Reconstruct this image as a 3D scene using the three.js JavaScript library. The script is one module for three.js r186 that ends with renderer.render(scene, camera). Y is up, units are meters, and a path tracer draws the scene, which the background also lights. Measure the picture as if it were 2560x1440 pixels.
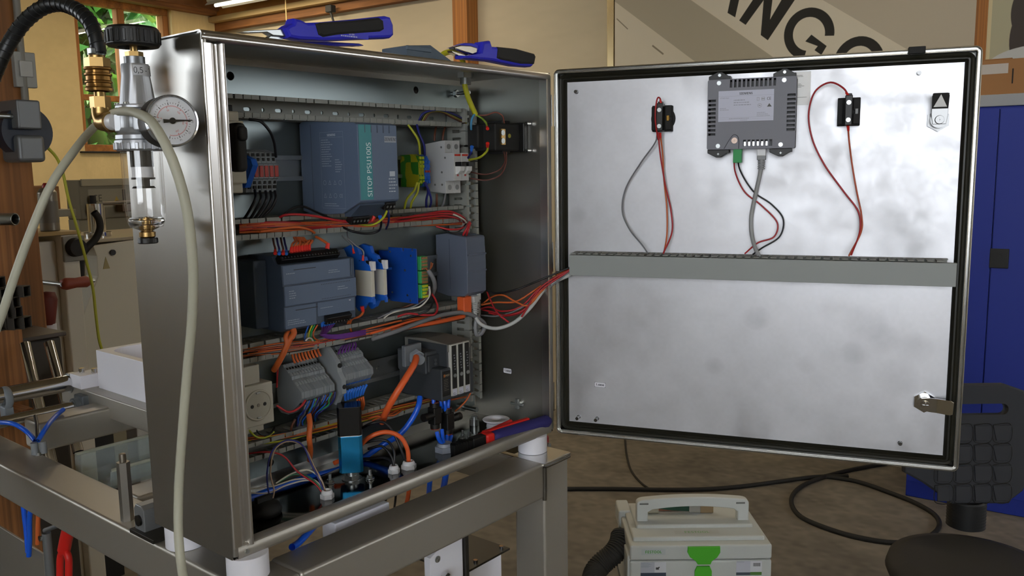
import * as THREE from 'three';
import { RoundedBoxGeometry } from 'three/addons/geometries/RoundedBoxGeometry.js';
import { mergeGeometries, toCreasedNormals } from 'three/addons/utils/BufferGeometryUtils.js';
import { RectAreaLightUniformsLib } from 'three/addons/lights/RectAreaLightUniformsLib.js';

// ---------- camera, sky, exposure, sun ----------
RectAreaLightUniformsLib.init();
const scene = new THREE.Scene();
const renderer = new THREE.WebGLRenderer({ antialias: true });
renderer.toneMapping = THREE.LinearToneMapping;
renderer.toneMappingExposure = 1.07;
renderer.shadowMap.enabled = true;
const CB = 1.1;                                   // height of the cabinet's underside above the floor
const FOCAL = 2141.69;                            // focal length in pixels of the 2560 x 1440 photograph
const camera = new THREE.PerspectiveCamera(THREE.MathUtils.radToDeg(2 * Math.atan(720 / FOCAL)), 2560 / 1440, 0.05, 60);
camera.position.set(-1.14138, 1.54718, 0.85146);
camera.rotation.set(THREE.MathUtils.degToRad(-7.934), THREE.MathUtils.degToRad(-50.541), THREE.MathUtils.degToRad(-0.8752), 'YXZ');
camera.updateMatrixWorld(true);
scene.background = new THREE.Color(7.8, 8.2, 8.6);   // overcast daylight
const sun = new THREE.DirectionalLight(0xfff0d0, 9.0);  // sunlight on the trees behind the workshop
sun.position.set(15, 13, -8); sun.target.position.set(4.5, 0, -12); sun.castShadow = true;
Object.assign(sun.shadow.camera, { left: -14, right: 14, top: 14, bottom: -14, far: 50 });
scene.add(sun, sun.target);

// ---------- measuring: a pixel of the photograph on a plane of the place ----------
const V = (x, y, z) => new THREE.Vector3(x, y, z);
const EYE = camera.position.clone();
const ray = (px, py) => V((px - 1280) / FOCAL, (720 - py) / FOCAL, -1).applyQuaternion(camera.quaternion);
function onPlane(px, py, p, n) { const d = ray(px, py); return EYE.clone().addScaledVector(d, p.clone().sub(EYE).dot(n) / d.dot(n)); }
const AX = { x: V(1, 0, 0), y: V(0, 1, 0), z: V(0, 0, 1) };
const Zp = (px, py, z) => onPlane(px, py, V(0, 0, z), AX.z);
const Xp = (px, py, x) => onPlane(px, py, V(x, 0, 0), AX.x);
const Yp = (px, py, y) => onPlane(px, py, V(0, y, 0), AX.y);
// door frame: s along the door from the hinge, y up from the cabinet's underside, off out of the door's inner rim
const DA = THREE.MathUtils.degToRad(71.17), DU = V(Math.cos(DA), 0, Math.sin(DA)), DN = V(-Math.sin(DA), 0, Math.cos(DA)), DO = V(0.0072, CB, 0);
const Dw = (s, y, off) => DO.clone().addScaledVector(DU, s).addScaledVector(DN, off).add(V(0, y, 0));
const Dp = (px, py, off = -0.01) => { const p = onPlane(px, py, DO.clone().addScaledVector(DN, off), DN).sub(DO); return V(p.dot(DU), p.y, off); };
// room frame: turned 5 degrees, its origin on the floor below the camera
const RHO = THREE.MathUtils.degToRad(5), RQ = new THREE.Quaternion().setFromAxisAngle(AX.y, RHO), RO = V(EYE.x, 0, EYE.z);
const Rw = (x, y, z) => V(x, y, z).applyQuaternion(RQ).add(RO);
const toRoom = (p) => p.clone().sub(RO).applyQuaternion(RQ.clone().invert());
const Rp = (px, py, ax, v) => { const n = AX[ax].clone().applyQuaternion(RQ), o = V(0, 0, 0); o[ax] = v; return toRoom(onPlane(px, py, Rw(o.x, o.y, o.z), n)); };

// ---------- seeded noise ----------
let seed = 7;
const rnd = () => { seed = (seed * 1664525 + 1013904223) >>> 0; return seed / 4294967296; };
const rr = (a, b) => a + (b - a) * rnd();
function valueNoise(n, s) { const g = []; for (let i = 0; i < n * n; i++) g.push(rnd()); const f = (x, y) => { const X = Math.floor(x), Y = Math.floor(y), a = x - X, b = y - Y, u = a * a * (3 - 2 * a), v = b * b * (3 - 2 * b), h = (i, j) => g[((j % n + n) % n) * n + ((i % n + n) % n)]; return (h(X, Y) * (1 - u) + h(X + 1, Y) * u) * (1 - v) + (h(X, Y + 1) * (1 - u) + h(X + 1, Y + 1) * u) * v; }; return f; }
function dataTex(w, h, fn, srgb = false, rep = [1, 1]) {
  const d = new Uint8Array(w * h * 4);
  for (let j = 0; j < h; j++) for (let i = 0; i < w; i++) { const c = fn(i / w, j / h), o = (j * w + i) * 4; for (let k = 0; k < 3; k++) d[o + k] = Math.max(0, Math.min(255, (Array.isArray(c) ? c[k] : c) * 255)); d[o + 3] = 255; }
  const t = new THREE.DataTexture(d, w, h); t.magFilter = t.minFilter = THREE.LinearFilter; t.wrapS = t.wrapT = THREE.RepeatWrapping; t.repeat.set(...rep); if (srgb) t.colorSpace = THREE.SRGBColorSpace; t.needsUpdate = true; return t;
}
// ---------- materials ----------
const S = (color, roughness = 0.5, metalness = 0, extra = {}) => new THREE.MeshPhysicalMaterial({ color, roughness, metalness, ...extra });
const n8 = valueNoise(8), n32 = valueNoise(32), n64 = valueNoise(64), n128 = valueNoise(128);
const fbm = (u, v) => 0.5 * n8(u * 8, v * 8) + 0.3 * n32(u * 32, v * 32) + 0.2 * n128(u * 128, v * 128);
const brushTex = dataTex(256, 256, (u, v) => 0.5 + 0.5 * (n128(u * 128, v * 4) - 0.5) + 0.3 * (n64(u * 64, v * 2) - 0.5));
const smudgeRough = dataTex(512, 512, (u, v) => { const m = fbm(u, v), s = n32(u * 24, v * 24); return 0.44 + 0.22 * (m - 0.5) + 0.12 * Math.max(0, s - 0.55); });
const smudge = (spots) => dataTex(512, 512, (u, v) => { let k = 0.93 + 0.1 * (fbm(u, v) - 0.5); for (const [a, b, r, d] of spots) { const q = Math.hypot(u - a, (v - b) * 1.1) / r; if (q < 1) k -= 0.6 * d * (1 - q * q) * (0.6 + 0.6 * n32(u * 40, v * 40)); } return k; }, true);
const woodTex = dataTex(256, 512, (u, v) => { const r = n32(u * 26 + 0.6 * n8(u * 8, v * 8), v * 1.0), g = n128(u * 128, v * 6); const k = 0.72 + 0.28 * r + 0.16 * (g - 0.5); return [k, k * 0.93, k * 0.84]; }, true);
const plasterTex = dataTex(512, 512, (u, v) => { const k = 0.93 + 0.1 * (fbm(u, v) - 0.5); return [k, k, k * 0.99]; }, true);
const concreteTex = dataTex(1024, 1024, (u, v) => { const k = 0.66 + 0.12 * (n8(u * 8, v * 8) - 0.5) + 0.12 * (n32(u * 32, v * 32) - 0.5) + 0.12 * (n128(u * 128, v * 128) - 0.5); return [k, k * 0.97, k * 0.92]; }, true);
const steelBump = { bumpMap: brushTex, bumpScale: 0.00004 };
const M = {
  panelSteel: S(0xb9b8b4, 0.34, 1, { ...steelBump }),
  lipSteel: S(0xd2cfcc, 0.3, 1, { ...steelBump }),
  innerSteel: S(0xbdbbb4, 0.38, 1),
  floorSteel: S(0x6e6e6c, 0.1, 1),
  plate: S(0x747c7c, 0.32, 0.85),
  doorSheet: S(0xd0d0d4, 1.0, 0.9, { roughnessMap: smudgeRough }),
  rimSteel: S(0xd6d6d4, 0.22, 1),
  chrome: S(0xcfd0d2, 0.12, 1),
  lockSteel: S(0x6a6a6a, 0.24, 1),
  zinc: S(0xb4b8b8, 0.35, 1),
  castAlu: S(0xaeb0b4, 0.42, 0.75),
  frameSteel: S(0xb5b1a8, 0.46, 0.8, { ...steelBump }),
  brass: S(0xa98a58, 0.34, 1),
  gasket: S(0x17170f, 0.38, 0),
  duct: S(0x8f908a, 0.6, 0),
  ductLid: S(0x969b99, 0.55, 0),
  black: S(0x141414, 0.45, 0),
  blackSoft: S(0x1b1b1b, 0.75, 0),
  hose: S(0x14171a, 0.4, 0),
  siemens: S(0x596880, 0.55, 0),
  siemensDark: S(0x414d5e, 0.55, 0),
  csm: S(0x606879, 0.55, 0),
  hmi: S(0x84858f, 0.6, 0),
  beige: S(0xb4ad97, 0.5, 0),
  socket: S(0xb8b4a6, 0.45, 0),
  white: S(0xd9d9dc, 0.4, 0),
  whitePart: S(0xe6e6ee, 0.45, 0, {}),
  nylon: S(0xe9e9f2, 0.4, 0),
  greyCable: S(0x9d9c8f, 0.55, 0),
  beigeHose: S(0xb2b19f, 0.5, 0),
  greyPlug: S(0x8d8f92, 0.5, 0),
  terminal: S(0x858b90, 0.55, 0),
  red: S(0xb0272d, 0.45, 0),
  redTool: S(0xd6221c, 0.45, 0),
  orange: S(0xcf6630, 0.5, 0),
  orangeCable: S(0xe2622f, 0.45, 0),
  blue: S(0x1c5fc4, 0.45, 0),
  blueTube: S(0x1a5fe0, 0.32, 0),
  blueTool: S(0x2a2bc4, 0.5, 0),
  navyWire: S(0x262a78, 0.5, 0),
  pcb: S(0x1747a0, 0.4, 0),
  anodBlue: S(0x2a8fc8, 0.24, 0.85),
  violet: S(0x6a2f8c, 0.5, 0),
  blackWire: S(0x15161a, 0.45, 0),
  brownWire: S(0x5e3524, 0.5, 0),
  greyWire: S(0x76777b, 0.5, 0),
  whiteWire: S(0xd4cfc2, 0.5, 0),
  yellowGreen: S(0xb3b82c, 0.5, 0),
  greenConn: S(0x1f9a4e, 0.5, 0),
  greenPin: S(0x36a060, 0.5, 0),
  ferruleRed: S(0xd82a22, 0.4, 0),
  ferruleBlue: S(0x2a6fd6, 0.4, 0),
  wood: S(0xb07a3c, 0.65, 0, { map: woodTex }),
  darkWood: S(0x9a6d42, 0.7, 0, { map: woodTex }),
  wallCream: S(0xe8cf98, 0.85, 0, { map: plasterTex }),
  wallGrey: S(0xcdc2aa, 0.8, 0, { map: plasterTex }),
  ceiling: S(0x9a8a6a, 0.9, 0, { map: plasterTex }),
  concrete: S(0xaaa59c, 0.75, 0, { map: concreteTex }),
  machine: S(0xcbc6b6, 0.55, 0),
  blueLocker: S(0x172f98, 0.5, 0),
  lockerGrey: S(0x9a9fa6, 0.5, 0),
  cardboard: S(0x9a7048, 0.85, 0),
  acrylic: S(0xf2f6f6, 0.06, 0, { transmission: 1, thickness: 0.0, ior: 1.45 }),
  bowl: S(0xffffff, 0.05, 0, { transmission: 1, thickness: 0, ior: 1.5 }),
  glass: S(0xffffff, 0.02, 0, { transmission: 1, thickness: 0, ior: 1.45 }),
  systainer: S(0xc3c7c4, 0.55, 0),
  systainerGreen: S(0x4fb52c, 0.5, 0),
};
M.doorSheet.map = smudge([[0.84, 0.62, 0.05, 0.14], [0.9, 0.6, 0.05, 0.12], [0.87, 0.55, 0.07, 0.12], [0.93, 0.53, 0.05, 0.12], [0.53, 0.34, 0.04, 0.12], [0.42, 0.2, 0.03, 0.1], [0.8, 0.34, 0.06, 0.1], [0.84, 0.3, 0.05, 0.1], [0.78, 0.26, 0.04, 0.1], [0.92, 0.28, 0.05, 0.08], [0.88, 0.2, 0.06, 0.08], [0.03, 0.62, 0.03, 0.1], [0.1, 0.4, 0.05, 0.04], [0.66, 0.22, 0.03, 0.06], [0.85, 0.12, 0.05, 0.07]]);

// ---------- geometry ----------
function plain(g) { const q = g.index ? g.toNonIndexed() : g; for (const k of Object.keys(q.attributes)) if (!['position', 'normal', 'uv'].includes(k)) q.deleteAttribute(k); return q; }
const mg = (...a) => { const gs = a.flat(); return gs.length === 1 ? gs[0] : mergeGeometries(gs.map(plain)); };
const box = (x0, x1, y0, y1, z0, z1, r = 0) => { const w = x1 - x0, h = y1 - y0, d = z1 - z0; const g = r ? new RoundedBoxGeometry(w, h, d, 2, Math.min(r, w * 0.49, h * 0.49, d * 0.49)) : new THREE.BoxGeometry(w, h, d); return g.translate((x0 + x1) / 2, (y0 + y1) / 2, (z0 + z1) / 2); };
const cyl = (r0, r1, h, axis = 'y', x = 0, y = 0, z = 0, seg = 24) => { const g = new THREE.CylinderGeometry(r1, r0, h, seg); if (axis === 'x') g.rotateZ(-Math.PI / 2); if (axis === 'z') g.rotateX(Math.PI / 2); return g.translate(x, y, z); };
const lathe = (pts, seg = 36) => new THREE.LatheGeometry(pts.map(([r, y]) => new THREE.Vector2(r, y)), seg);
const shapeOf = (pts) => { const s = new THREE.Shape(); pts.forEach(([x, y], i) => (i ? s.lineTo(x, y) : s.moveTo(x, y))); s.closePath(); return s; };
const ext = (pts, depth, bevel = 0.0006, holes = []) => { const s = pts instanceof THREE.Shape ? pts : shapeOf(pts); for (const h of holes) s.holes.push(shapeOf(h)); return new THREE.ExtrudeGeometry(s, { depth: depth - 2 * bevel, bevelEnabled: bevel > 0, bevelThickness: bevel, bevelSize: bevel * 0.8, bevelOffset: -bevel * 0.8, bevelSegments: 2, curveSegments: 12 }).translate(0, 0, bevel); };
// side profile given as [z, y], extruded along +x
const side = (pts, w, bevel = 0.0008) => ext(pts.map(([z, y]) => [-z, y]), w, bevel).rotateY(Math.PI / 2);
const tube = (pts, r, seg, rad = 10) => new THREE.TubeGeometry(new THREE.CatmullRomCurve3(pts, false, 'centripetal'), seg ?? Math.max(12, pts.length * 10), r, rad);
const hex = (r, h, axis = 'y', x = 0, y = 0, z = 0) => cyl(r, r, h, axis, x, y, z, 6);
const flatHex = (g) => { const q = g.toNonIndexed(); q.computeVertexNormals(); return q; };
// closed rounded-rectangle loop swept with a profile of [outward, up] points
function loopSweep(w, h, rad, prof, seg = 6) {
  const path = [];
  for (const [cx, cy, a0] of [[w / 2 - rad, h / 2 - rad, 0], [-w / 2 + rad, h / 2 - rad, 90], [-w / 2 + rad, -h / 2 + rad, 180], [w / 2 - rad, -h / 2 + rad, 270]]) for (let i = 0; i <= seg; i++) { const a = THREE.MathUtils.degToRad(a0 + 90 * i / seg); path.push([cx + rad * Math.cos(a), cy + rad * Math.sin(a), Math.cos(a), Math.sin(a)]); }
  const pos = [], uv = [], idx = [], n = path.length, m = prof.length;
  for (let i = 0; i <= n; i++) { const [x, y, a, b] = path[i % n]; prof.forEach(([o, u], j) => { pos.push(x + a * o, y + b * o, u); uv.push(i / n, j / m); }); }
  for (let i = 0; i < n; i++) for (let j = 0; j < m - 1; j++) { const a = i * m + j, b = a + m; idx.push(a, b, a + 1, b, b + 1, a + 1); }
  const g = new THREE.BufferGeometry(); g.setAttribute('position', new THREE.Float32BufferAttribute(pos, 3)); g.setAttribute('uv', new THREE.Float32BufferAttribute(uv, 2)); g.setIndex(idx); g.computeVertexNormals();
  return toCreasedNormals(g, 0.7);
}
const ORD = ['leftmost', 'second', 'third', 'fourth', 'fifth', 'sixth', 'seventh', 'eighth', 'ninth', 'tenth'];
// ---------- things and parts ----------
const used = {}, counts = new Map();
const numbered = (n) => { const k = used[n] = (used[n] ?? -1) + 1; return k ? `${n}_${String(k).padStart(3, '0')}` : n; };
const tagged = (o, label, category, group) => { o.userData.label = label; o.userData.category = category; if (group) o.userData.group = group; return o; };
function thing(name, label, category, pos = V(0, 0, 0), turn = 0, group) { const o = new THREE.Group(); o.name = numbered(name); o.position.copy(pos); o.rotation.y = turn; scene.add(o); return tagged(o, label, category, group); }
function part(parent, name, geo, mat, label) { const m = new THREE.Mesh(geo, mat); m.name = name; m.castShadow = m.receiveShadow = true; if (label) m.userData.label = label; const c = counts.get(parent) ?? {}; counts.set(parent, c); const k = c[name] = (c[name] ?? -1) + 1; if (k) m.name += '_' + String(k).padStart(3, '0'); parent.add(m); return m; }
function solo(name, label, category, geo, mat, pos = V(0, 0, 0), turn = 0, group) { const m = new THREE.Mesh(geo, mat); m.castShadow = m.receiveShadow = true; m.name = numbered(name); m.position.copy(pos); m.rotation.y = turn; scene.add(m); return tagged(m, label, category, group); }
function struct(name, geo, mat) { const m = new THREE.Mesh(geo, mat); m.name = name; m.castShadow = m.receiveShadow = true; m.position.copy(RO); m.rotation.y = RHO; m.userData.kind = 'structure'; scene.add(m); return m; }
const doorThing = (name, label, category, s, y, off, group) => thing(name, label, category, Dw(s, y, off), -DA, group);
const roomThing = (name, label, category, p, turn = 0, group) => thing(name, label, category, Rw(p.x, p.y, p.z), RHO + turn, group);
// flat print: a canvas on a flat piece of w x h metres
function print(parent, name, w, h, draw, pos, rot = [0, 0, 0], res = 4000, rough = 0.5, geo = null) {
  const c = document.createElement('canvas'); c.width = Math.min(1024, Math.max(16, Math.round(w * res))); c.height = Math.min(1024, Math.max(16, Math.round(h * res * c.width / (w * res))));
  const g = c.getContext('2d'); draw(g, c.width, c.height);
  const t = new THREE.CanvasTexture(c); t.colorSpace = THREE.SRGBColorSpace; t.magFilter = THREE.LinearFilter;
  const m = part(parent, name, geo ?? new THREE.PlaneGeometry(w, h), new THREE.MeshStandardMaterial({ map: t, roughness: rough })); m.position.set(...pos); m.rotation.set(...rot); return m;
}
const fill = (g, w, h, c) => { g.fillStyle = c; g.fillRect(0, 0, w, h); };
const txt = (g, s, x, y, size, c = '#222', opt = 'bold', al = 'left') => { g.fillStyle = c; g.font = `${opt} ${size}px sans-serif`; g.textAlign = al; g.textBaseline = 'middle'; g.fillText(s, x, y); };
const small = (g, x, y, w, n, lh, c) => { g.fillStyle = c; for (let i = 0; i < n; i++) { let q = x; while (q < x + w * (0.6 + 0.4 * ((i * 7 % 5) / 5))) { const k = lh * (0.5 + ((q * 13 + i * 5) % 7) / 5); g.fillRect(q, y + i * lh * 1.7, k, lh * 0.6); q += k + lh * 0.35; } } };

// ---------- the room (room frame: origin on the floor below the camera) ----------
const XL = -3, XR = 4.6, ZB = -5.98, ZF = 3.6, YC = 3.15, T = 0.2;
struct('floor', box(XL - T, XR + T, -0.2, 0, ZB - T, ZF + T), M.concrete).geometry.attributes.uv.array.forEach((v, i, a) => { a[i] = v * 2.5; });
struct('ceiling', box(XL - T, XR + T, YC, YC + 0.2, ZB - T, ZF + T), M.ceiling);
struct('wall_right', box(XR, XR + T, 0, YC, ZB - T, ZF + T), M.wallGrey);
// walls with window openings: pieces round each opening
function wallWith(name, mat, along, c0, c1, a0, a1, holes) {   // along 'x': a wall across z; holes [a0, a1, y0, y1]
  const gs = [], b = (p, q, y0, y1) => q - p > 0.001 && y1 - y0 > 0.001 && gs.push(along === 'x' ? box(p, q, y0, y1, c0, c1) : box(c0, c1, y0, y1, p, q));
  let at = a0;
  for (const [p, q, y0, y1] of holes) { b(at, p, 0, YC); b(p, q, 0, y0); b(p, q, y1, YC); at = q; }
  b(at, a1, 0, YC); return struct(name, mg(gs), mat);
}
const WB = [3.38, 4.15, 1.715, 2.8];
const OPEN_B = [[-2.6, -0.4, 1.72, 2.8], WB], OPEN_L = [[0.1, 3.2, 1.2, 2.75]], OPEN_F = [[3.0, 4.45, 1.5, 2.85]];
wallWith('wall_back', M.wallCream, 'x', ZB - T, ZB, XL, XR, OPEN_B);
wallWith('wall_left', M.wallGrey, 'z', XL - T, XL, ZB - T, ZF, OPEN_L);
wallWith('wall_front', M.wallGrey, 'x', ZF, ZF + T, XL - T, XR, OPEN_F);
let windows = 0;
function roomWindow(along, c, [p, q, y0, y1], bars) {
  const o = new THREE.Group(); o.name = `window_${++windows}`; o.userData.kind = 'structure'; o.position.copy(RO); o.rotation.y = RHO; scene.add(o);
  const b = (a0, a1, b0, b1, d) => (along === 'x' ? box(a0, a1, b0, b1, c - d, c + d, 0.004) : box(c - d, c + d, b0, b1, a0, a1, 0.004)), f = 0.05;
  part(o, 'window_frame', mg(b(p, q, y0, y0 + f, 0.035), b(p, q, y1 - f, y1, 0.035), b(p, p + f, y0 + f, y1 - f, 0.035), b(q - f, q, y0 + f, y1 - f, 0.035)), M.wood);
  let at = p + f;
  for (const m of [...bars, null]) { const end = m === null ? q - f : m - 0.03; part(o, 'pane', along === 'x' ? box(at, end, y0 + f, y1 - f, c - 0.003, c + 0.003) : box(c - 0.003, c + 0.003, y0 + f, y1 - f, at, end), M.glass); if (m !== null) { part(o, 'mullion', b(m - 0.03, m + 0.03, y0 + f, y1 - f, 0.03), M.wood); at = m + 0.03; } }
  return o;
}
const wv = roomWindow('x', ZB - 0.08, WB, [3.76]);
part(wv, 'transom', box(WB[0] + 0.05, WB[1] - 0.05, 2.08, 2.12, ZB - 0.11, ZB - 0.05, 0.004), M.wood);
part(wv, 'window_sill', box(WB[0] - 0.04, WB[1] + 0.04, WB[2] - 0.012, WB[2], ZB - 0.06, ZB + 0.03, 0.004), M.blackSoft);
roomWindow('x', ZB - 0.08, OPEN_B[0], [-1.5]);
roomWindow('z', XL - 0.08, OPEN_L[0], [1.1, 2.2]);
roomWindow('x', ZF + 0.08, OPEN_F[0], [3.7]);
// timber: beam along the right wall with a pale batten under it, beam over the window, post in the right wall
struct('beam_right', mg(box(XR - 0.1, XR, 2.78, 3.12, ZB, ZF), box(XR - 0.16, XR - 0.1, 3.0, 3.12, ZB, ZF)), M.wood);
struct('trim_1', box(XR - 0.115, XR - 0.02, 2.74, 2.78, ZB, ZF), S(0xb39a6c, 0.7));
struct('trim_2', box(XR - 0.06, XR, 2.68, 2.74, ZB, ZF), M.darkWood);
struct('beam_back', box(XL, XR - 0.1, 2.82, 3.12, ZB, ZB + 0.12), M.darkWood);
struct('trim_3', box(XL, XR - 0.1, 2.79, 2.82, ZB, ZB + 0.09), M.darkWood);
const pz0 = Rp(1132, 100, 'x', XR - 0.12).z, pz1 = Rp(1168, 100, 'x', XR - 0.12).z;
struct('post_1', box(XR - 0.12, XR, 0, 2.68, pz0, pz1, 0.004), M.wood);
for (const [k, px] of [[1, 1065], [2, 678], [3, 765]]) if (k) { const z = Rp(px, 20, 'x', XR - 0.1).z; struct(`beam_plate_${k}`, box(XR - 0.104, XR - 0.1, 2.86, 2.98, z - 0.05, z + 0.05), S(0x6f6a55, 0.5, 0.4)); }
const jz = Rp(1530, 80, 'x', XR).z;
struct('trim_4', box(XR - 0.022, XR, 0, 2.68, jz - 0.022, jz + 0.022, 0.003), S(0xcbb68a, 0.25, 0.9));
struct('trim_5', box(XR - 0.02, XR, 0, 2.68, Rp(2454, 60, 'x', XR).z - 0.025, Rp(2454, 60, 'x', XR).z + 0.025, 0.003), M.wood);

{ // string and hook on the beam
  const a = Rp(713, -12, 'x', XR - 0.2), b = Rp(716, 60, 'x', XR - 0.2), o = roomThing('string', 'thin pale string hanging from the beam behind the left pliers', 'string', V(a.x, b.y - 0.1, a.z)); part(o, 'cord', cyl(0.004, 0.004, 2.86 - b.y + 0.1, 'y', 0, (2.86 - b.y + 0.1) / 2, 0, 8), S(0xb39a6a, 0.8)); part(o, 'nail', cyl(0.004, 0.004, 0.12, 'x', 0.05, 2.86 - b.y + 0.1, 0, 8), M.zinc);
  const h = Rp(825, 24, 'x', XR - 0.12), k = roomThing('cable_hook', 'small black hook with a cable end under the beam', 'hook', V(h.x, h.y, h.z)); part(k, 'hook', mg(box(-0.02, 0.03, -0.02, 0.03, -0.03, 0.03, 0.006), tube([V(0, -0.01, 0), V(-0.01, -0.06, 0.03), V(-0.01, -0.14, 0.06)], 0.008, 14, 8)), M.blackSoft);
}
// printed board on the right wall: pale and grey diagonal bands and black capitals
{
  const X = XR - 0.02, z0 = jz + 0.03, z1 = Rp(2440, 60, 'x', XR).z, y0 = 1.25, y1 = 2.66, w = z1 - z0, h = y1 - y0;
  const o = roomThing('printed_board', 'large wall board with diagonal grey bands and big black capital letters', 'sign board', V(X, y0, (z0 + z1) / 2));
  part(o, 'board', box(-0.002, 0.018, 0, h, -w / 2, w / 2, 0.002), S(0xa39a86, 0.7));
  const draw = (g, W, H) => {
    const q = (px, py) => { const p = Rp(px, py, 'x', X - 0.003); return [(p.z - z0) / w * W, (y1 - p.y) / h * H]; };
    const poly = (pts, c) => { g.fillStyle = c; g.beginPath(); pts.forEach(([x, y], i) => { const [a, b] = q(x, y); i ? g.lineTo(a, b) : g.moveTo(a, b); }); g.closePath(); g.fill(); };
    const line = (pts, wd, c) => { g.strokeStyle = c; g.lineWidth = wd; g.lineCap = 'butt'; g.lineJoin = 'round'; g.beginPath(); pts.forEach(([x, y], i) => { const [a, b] = q(x, y); i ? g.lineTo(a, b) : g.moveTo(a, b); }); g.stroke(); };
    fill(g, W, H, '#c9c1ae');
    const a = (x, y) => [1380 + x / 3.429, y / 3.429], b = (x, y) => [1960 + x / 3.428, y / 3.428];
    poly([[1292, -180], [1540, 6], [2760, 921], [3100, 921], [1860, -180]], '#a69e8b');
    poly([[1468, -180], [1727, 0], [2700, 676], [3000, 552], [2047, -6], [1750, -180]], '#cfc7b4');
    poly([[1750, -180], [2047, -6], [3000, 552], [3000, -180]], '#b3aa98');
    const K = '#1f1d19';
    poly([a(1600, -338), a(1668, -290), a(1570, 148), a(1505, 110)], K); poly([a(1600, -338), a(1668, -290), a(1300, -35), a(1235, -78)], K); poly([a(1395, -135), a(1440, -170), a(1580, -75), a(1560, -15)], K);
    poly([a(1660, 213), a(1605, 175), a(1838, -174), a(1905, -128), a(1868, 170), a(2003, -60), a(2083, -4), a(1850, 345), a(1790, 300), a(1815, 0)], K);
    const arc = (cx, cy, rx, ry, rot, t0, t1) => { const r = []; for (let i = 0; i <= 40; i++) { const t = t0 + (t1 - t0) * i / 40, u = rx * Math.cos(t), v = ry * Math.sin(t); r.push(b(cx + u * Math.cos(rot) - v * Math.sin(rot), cy + u * Math.sin(rot) + v * Math.cos(rot))); } return r; };
    const wd = Math.abs(q(2000, 100)[0] - q(2022, 100)[0]) * 1.02;
    line(arc(215, 290, 172, 190, 0.55, -0.42, -5.1), wd, K);
    poly([b(235, 297), b(365, 395), b(320, 470), b(262, 430), b(290, 395), b(183, 355)], K);
    line(arc(640, 540, 172, 195, 0.55, 0, 6.3), wd, K);
    g.strokeStyle = 'rgba(70,60,45,0.55)'; for (const [p0, p1, t] of [[a(340, -20), a(450, 60), 3], [a(555, 160), a(650, 250), 3], [a(860, 390), a(955, 465), 5]]) { g.lineWidth = t; g.beginPath(); g.moveTo(...q(...p0)); g.lineTo(...q(...p1)); g.stroke(); }
  };
  const m = print(o, 'printed_face', w, h, draw, [-0.003, h / 2, 0], [0, -Math.PI / 2, 0], 560, 0.75); m.name = 'printed_face';
}
{ // portrait poster beside the board
  const X = XR - 0.012, a = Rp(2478, -150, 'x', X), b = Rp(2478, 152, 'x', X), w = 0.42, h = a.y - b.y;
  const o = roomThing('portrait_poster', 'poster portrait of a woman with long dark hair, above the cardboard box', 'poster', V(X, b.y, a.z + w / 2));
  part(o, 'backing', box(0, 0.008, 0, h, -w / 2, w / 2), S(0xb9ae90, 0.7));
  print(o, 'printed_face', w, h, (g, W, H) => {
    fill(g, W, H, '#a8a58a'); fill(g, W * 0.05, H, '#cbbf98');
    const e = (x, y, rx, ry, c) => { g.fillStyle = c; g.beginPath(); g.ellipse(x * W, y * H, rx * W, ry * H, 0, 0, 7); g.fill(); };
    e(0.55, 0.62, 0.32, 0.32, '#332b27'); e(0.34, 0.84, 0.11, 0.22, '#332b27'); e(0.76, 0.84, 0.11, 0.22, '#332b27'); e(0.55, 1.05, 0.52, 0.16, '#b9bdbd'); g.fillStyle = '#9c7c68'; g.fillRect(0.46 * W, 0.78 * H, 0.18 * W, 0.14 * H);
    e(0.56, 0.66, 0.2, 0.2, '#ac8b76'); e(0.47, 0.63, 0.035, 0.012, '#2c211d'); e(0.65, 0.63, 0.035, 0.012, '#2c211d'); e(0.56, 0.7, 0.025, 0.02, '#946f5c'); e(0.56, 0.765, 0.055, 0.013, '#8a4f49'); e(0.56, 0.48, 0.2, 0.06, '#332b27');
  }, [-0.001, h / 2, 0], [0, -Math.PI / 2, 0], 700, 0.6);
}
// ceiling lamps: fluorescent fittings
const tubeGlow = new THREE.MeshStandardMaterial({ color: 0xffffff, emissive: 0xfff0cf, emissiveIntensity: 2.6 });
function ceilingLamp(x, y, z, label, power, turn = 0) {
  const o = roomThing('fluorescent_lamp', label, 'ceiling lamp', V(x, y, z), turn);
  part(o, 'housing', box(-0.62, 0.62, 0.03, 0.09, -0.05, 0.05, 0.006), M.white);
  part(o, 'reflector', side([[-0.08, 0], [-0.05, 0.03], [0.05, 0.03], [0.08, 0], [0.078, 0], [0.049, 0.027], [-0.049, 0.027], [-0.078, 0]], 1.2, 0).translate(-0.6, 0, 0), M.white);
  part(o, 'tube', cyl(0.013, 0.013, 1.16, 'x', 0, 0.008, 0, 16), tubeGlow);
  part(o, 'cable', box(-0.4, -0.39, 0.09, YC - y, -0.005, 0.005), M.white);
  const l = new THREE.RectAreaLight(0xffeccb, power, 1.16, 0.03); l.position.set(0, -0.012, 0); l.rotation.x = -Math.PI / 2; o.add(l);
  return o;
}
ceilingLamp(4.27, 2.79, -5.02, 'lit fluorescent tube lamp under the beam at the far corner', 60, 1.57);
ceilingLamp(3.7, 2.98, -3.5, 'lit fluorescent tube lamp in front of the wooden post', 110, 1.57);
ceilingLamp(3.3, 2.98, -0.9, 'lit fluorescent tube lamp over the printed board', 80, 1.57);
ceilingLamp(2.8, 2.98, -4.7, 'lit fluorescent tube lamp in front of the window wall', 110, 0);
ceilingLamp(-1.2, 2.95, 0.6, 'lit fluorescent tube lamp behind the photographer', 30, 1.57);

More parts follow.
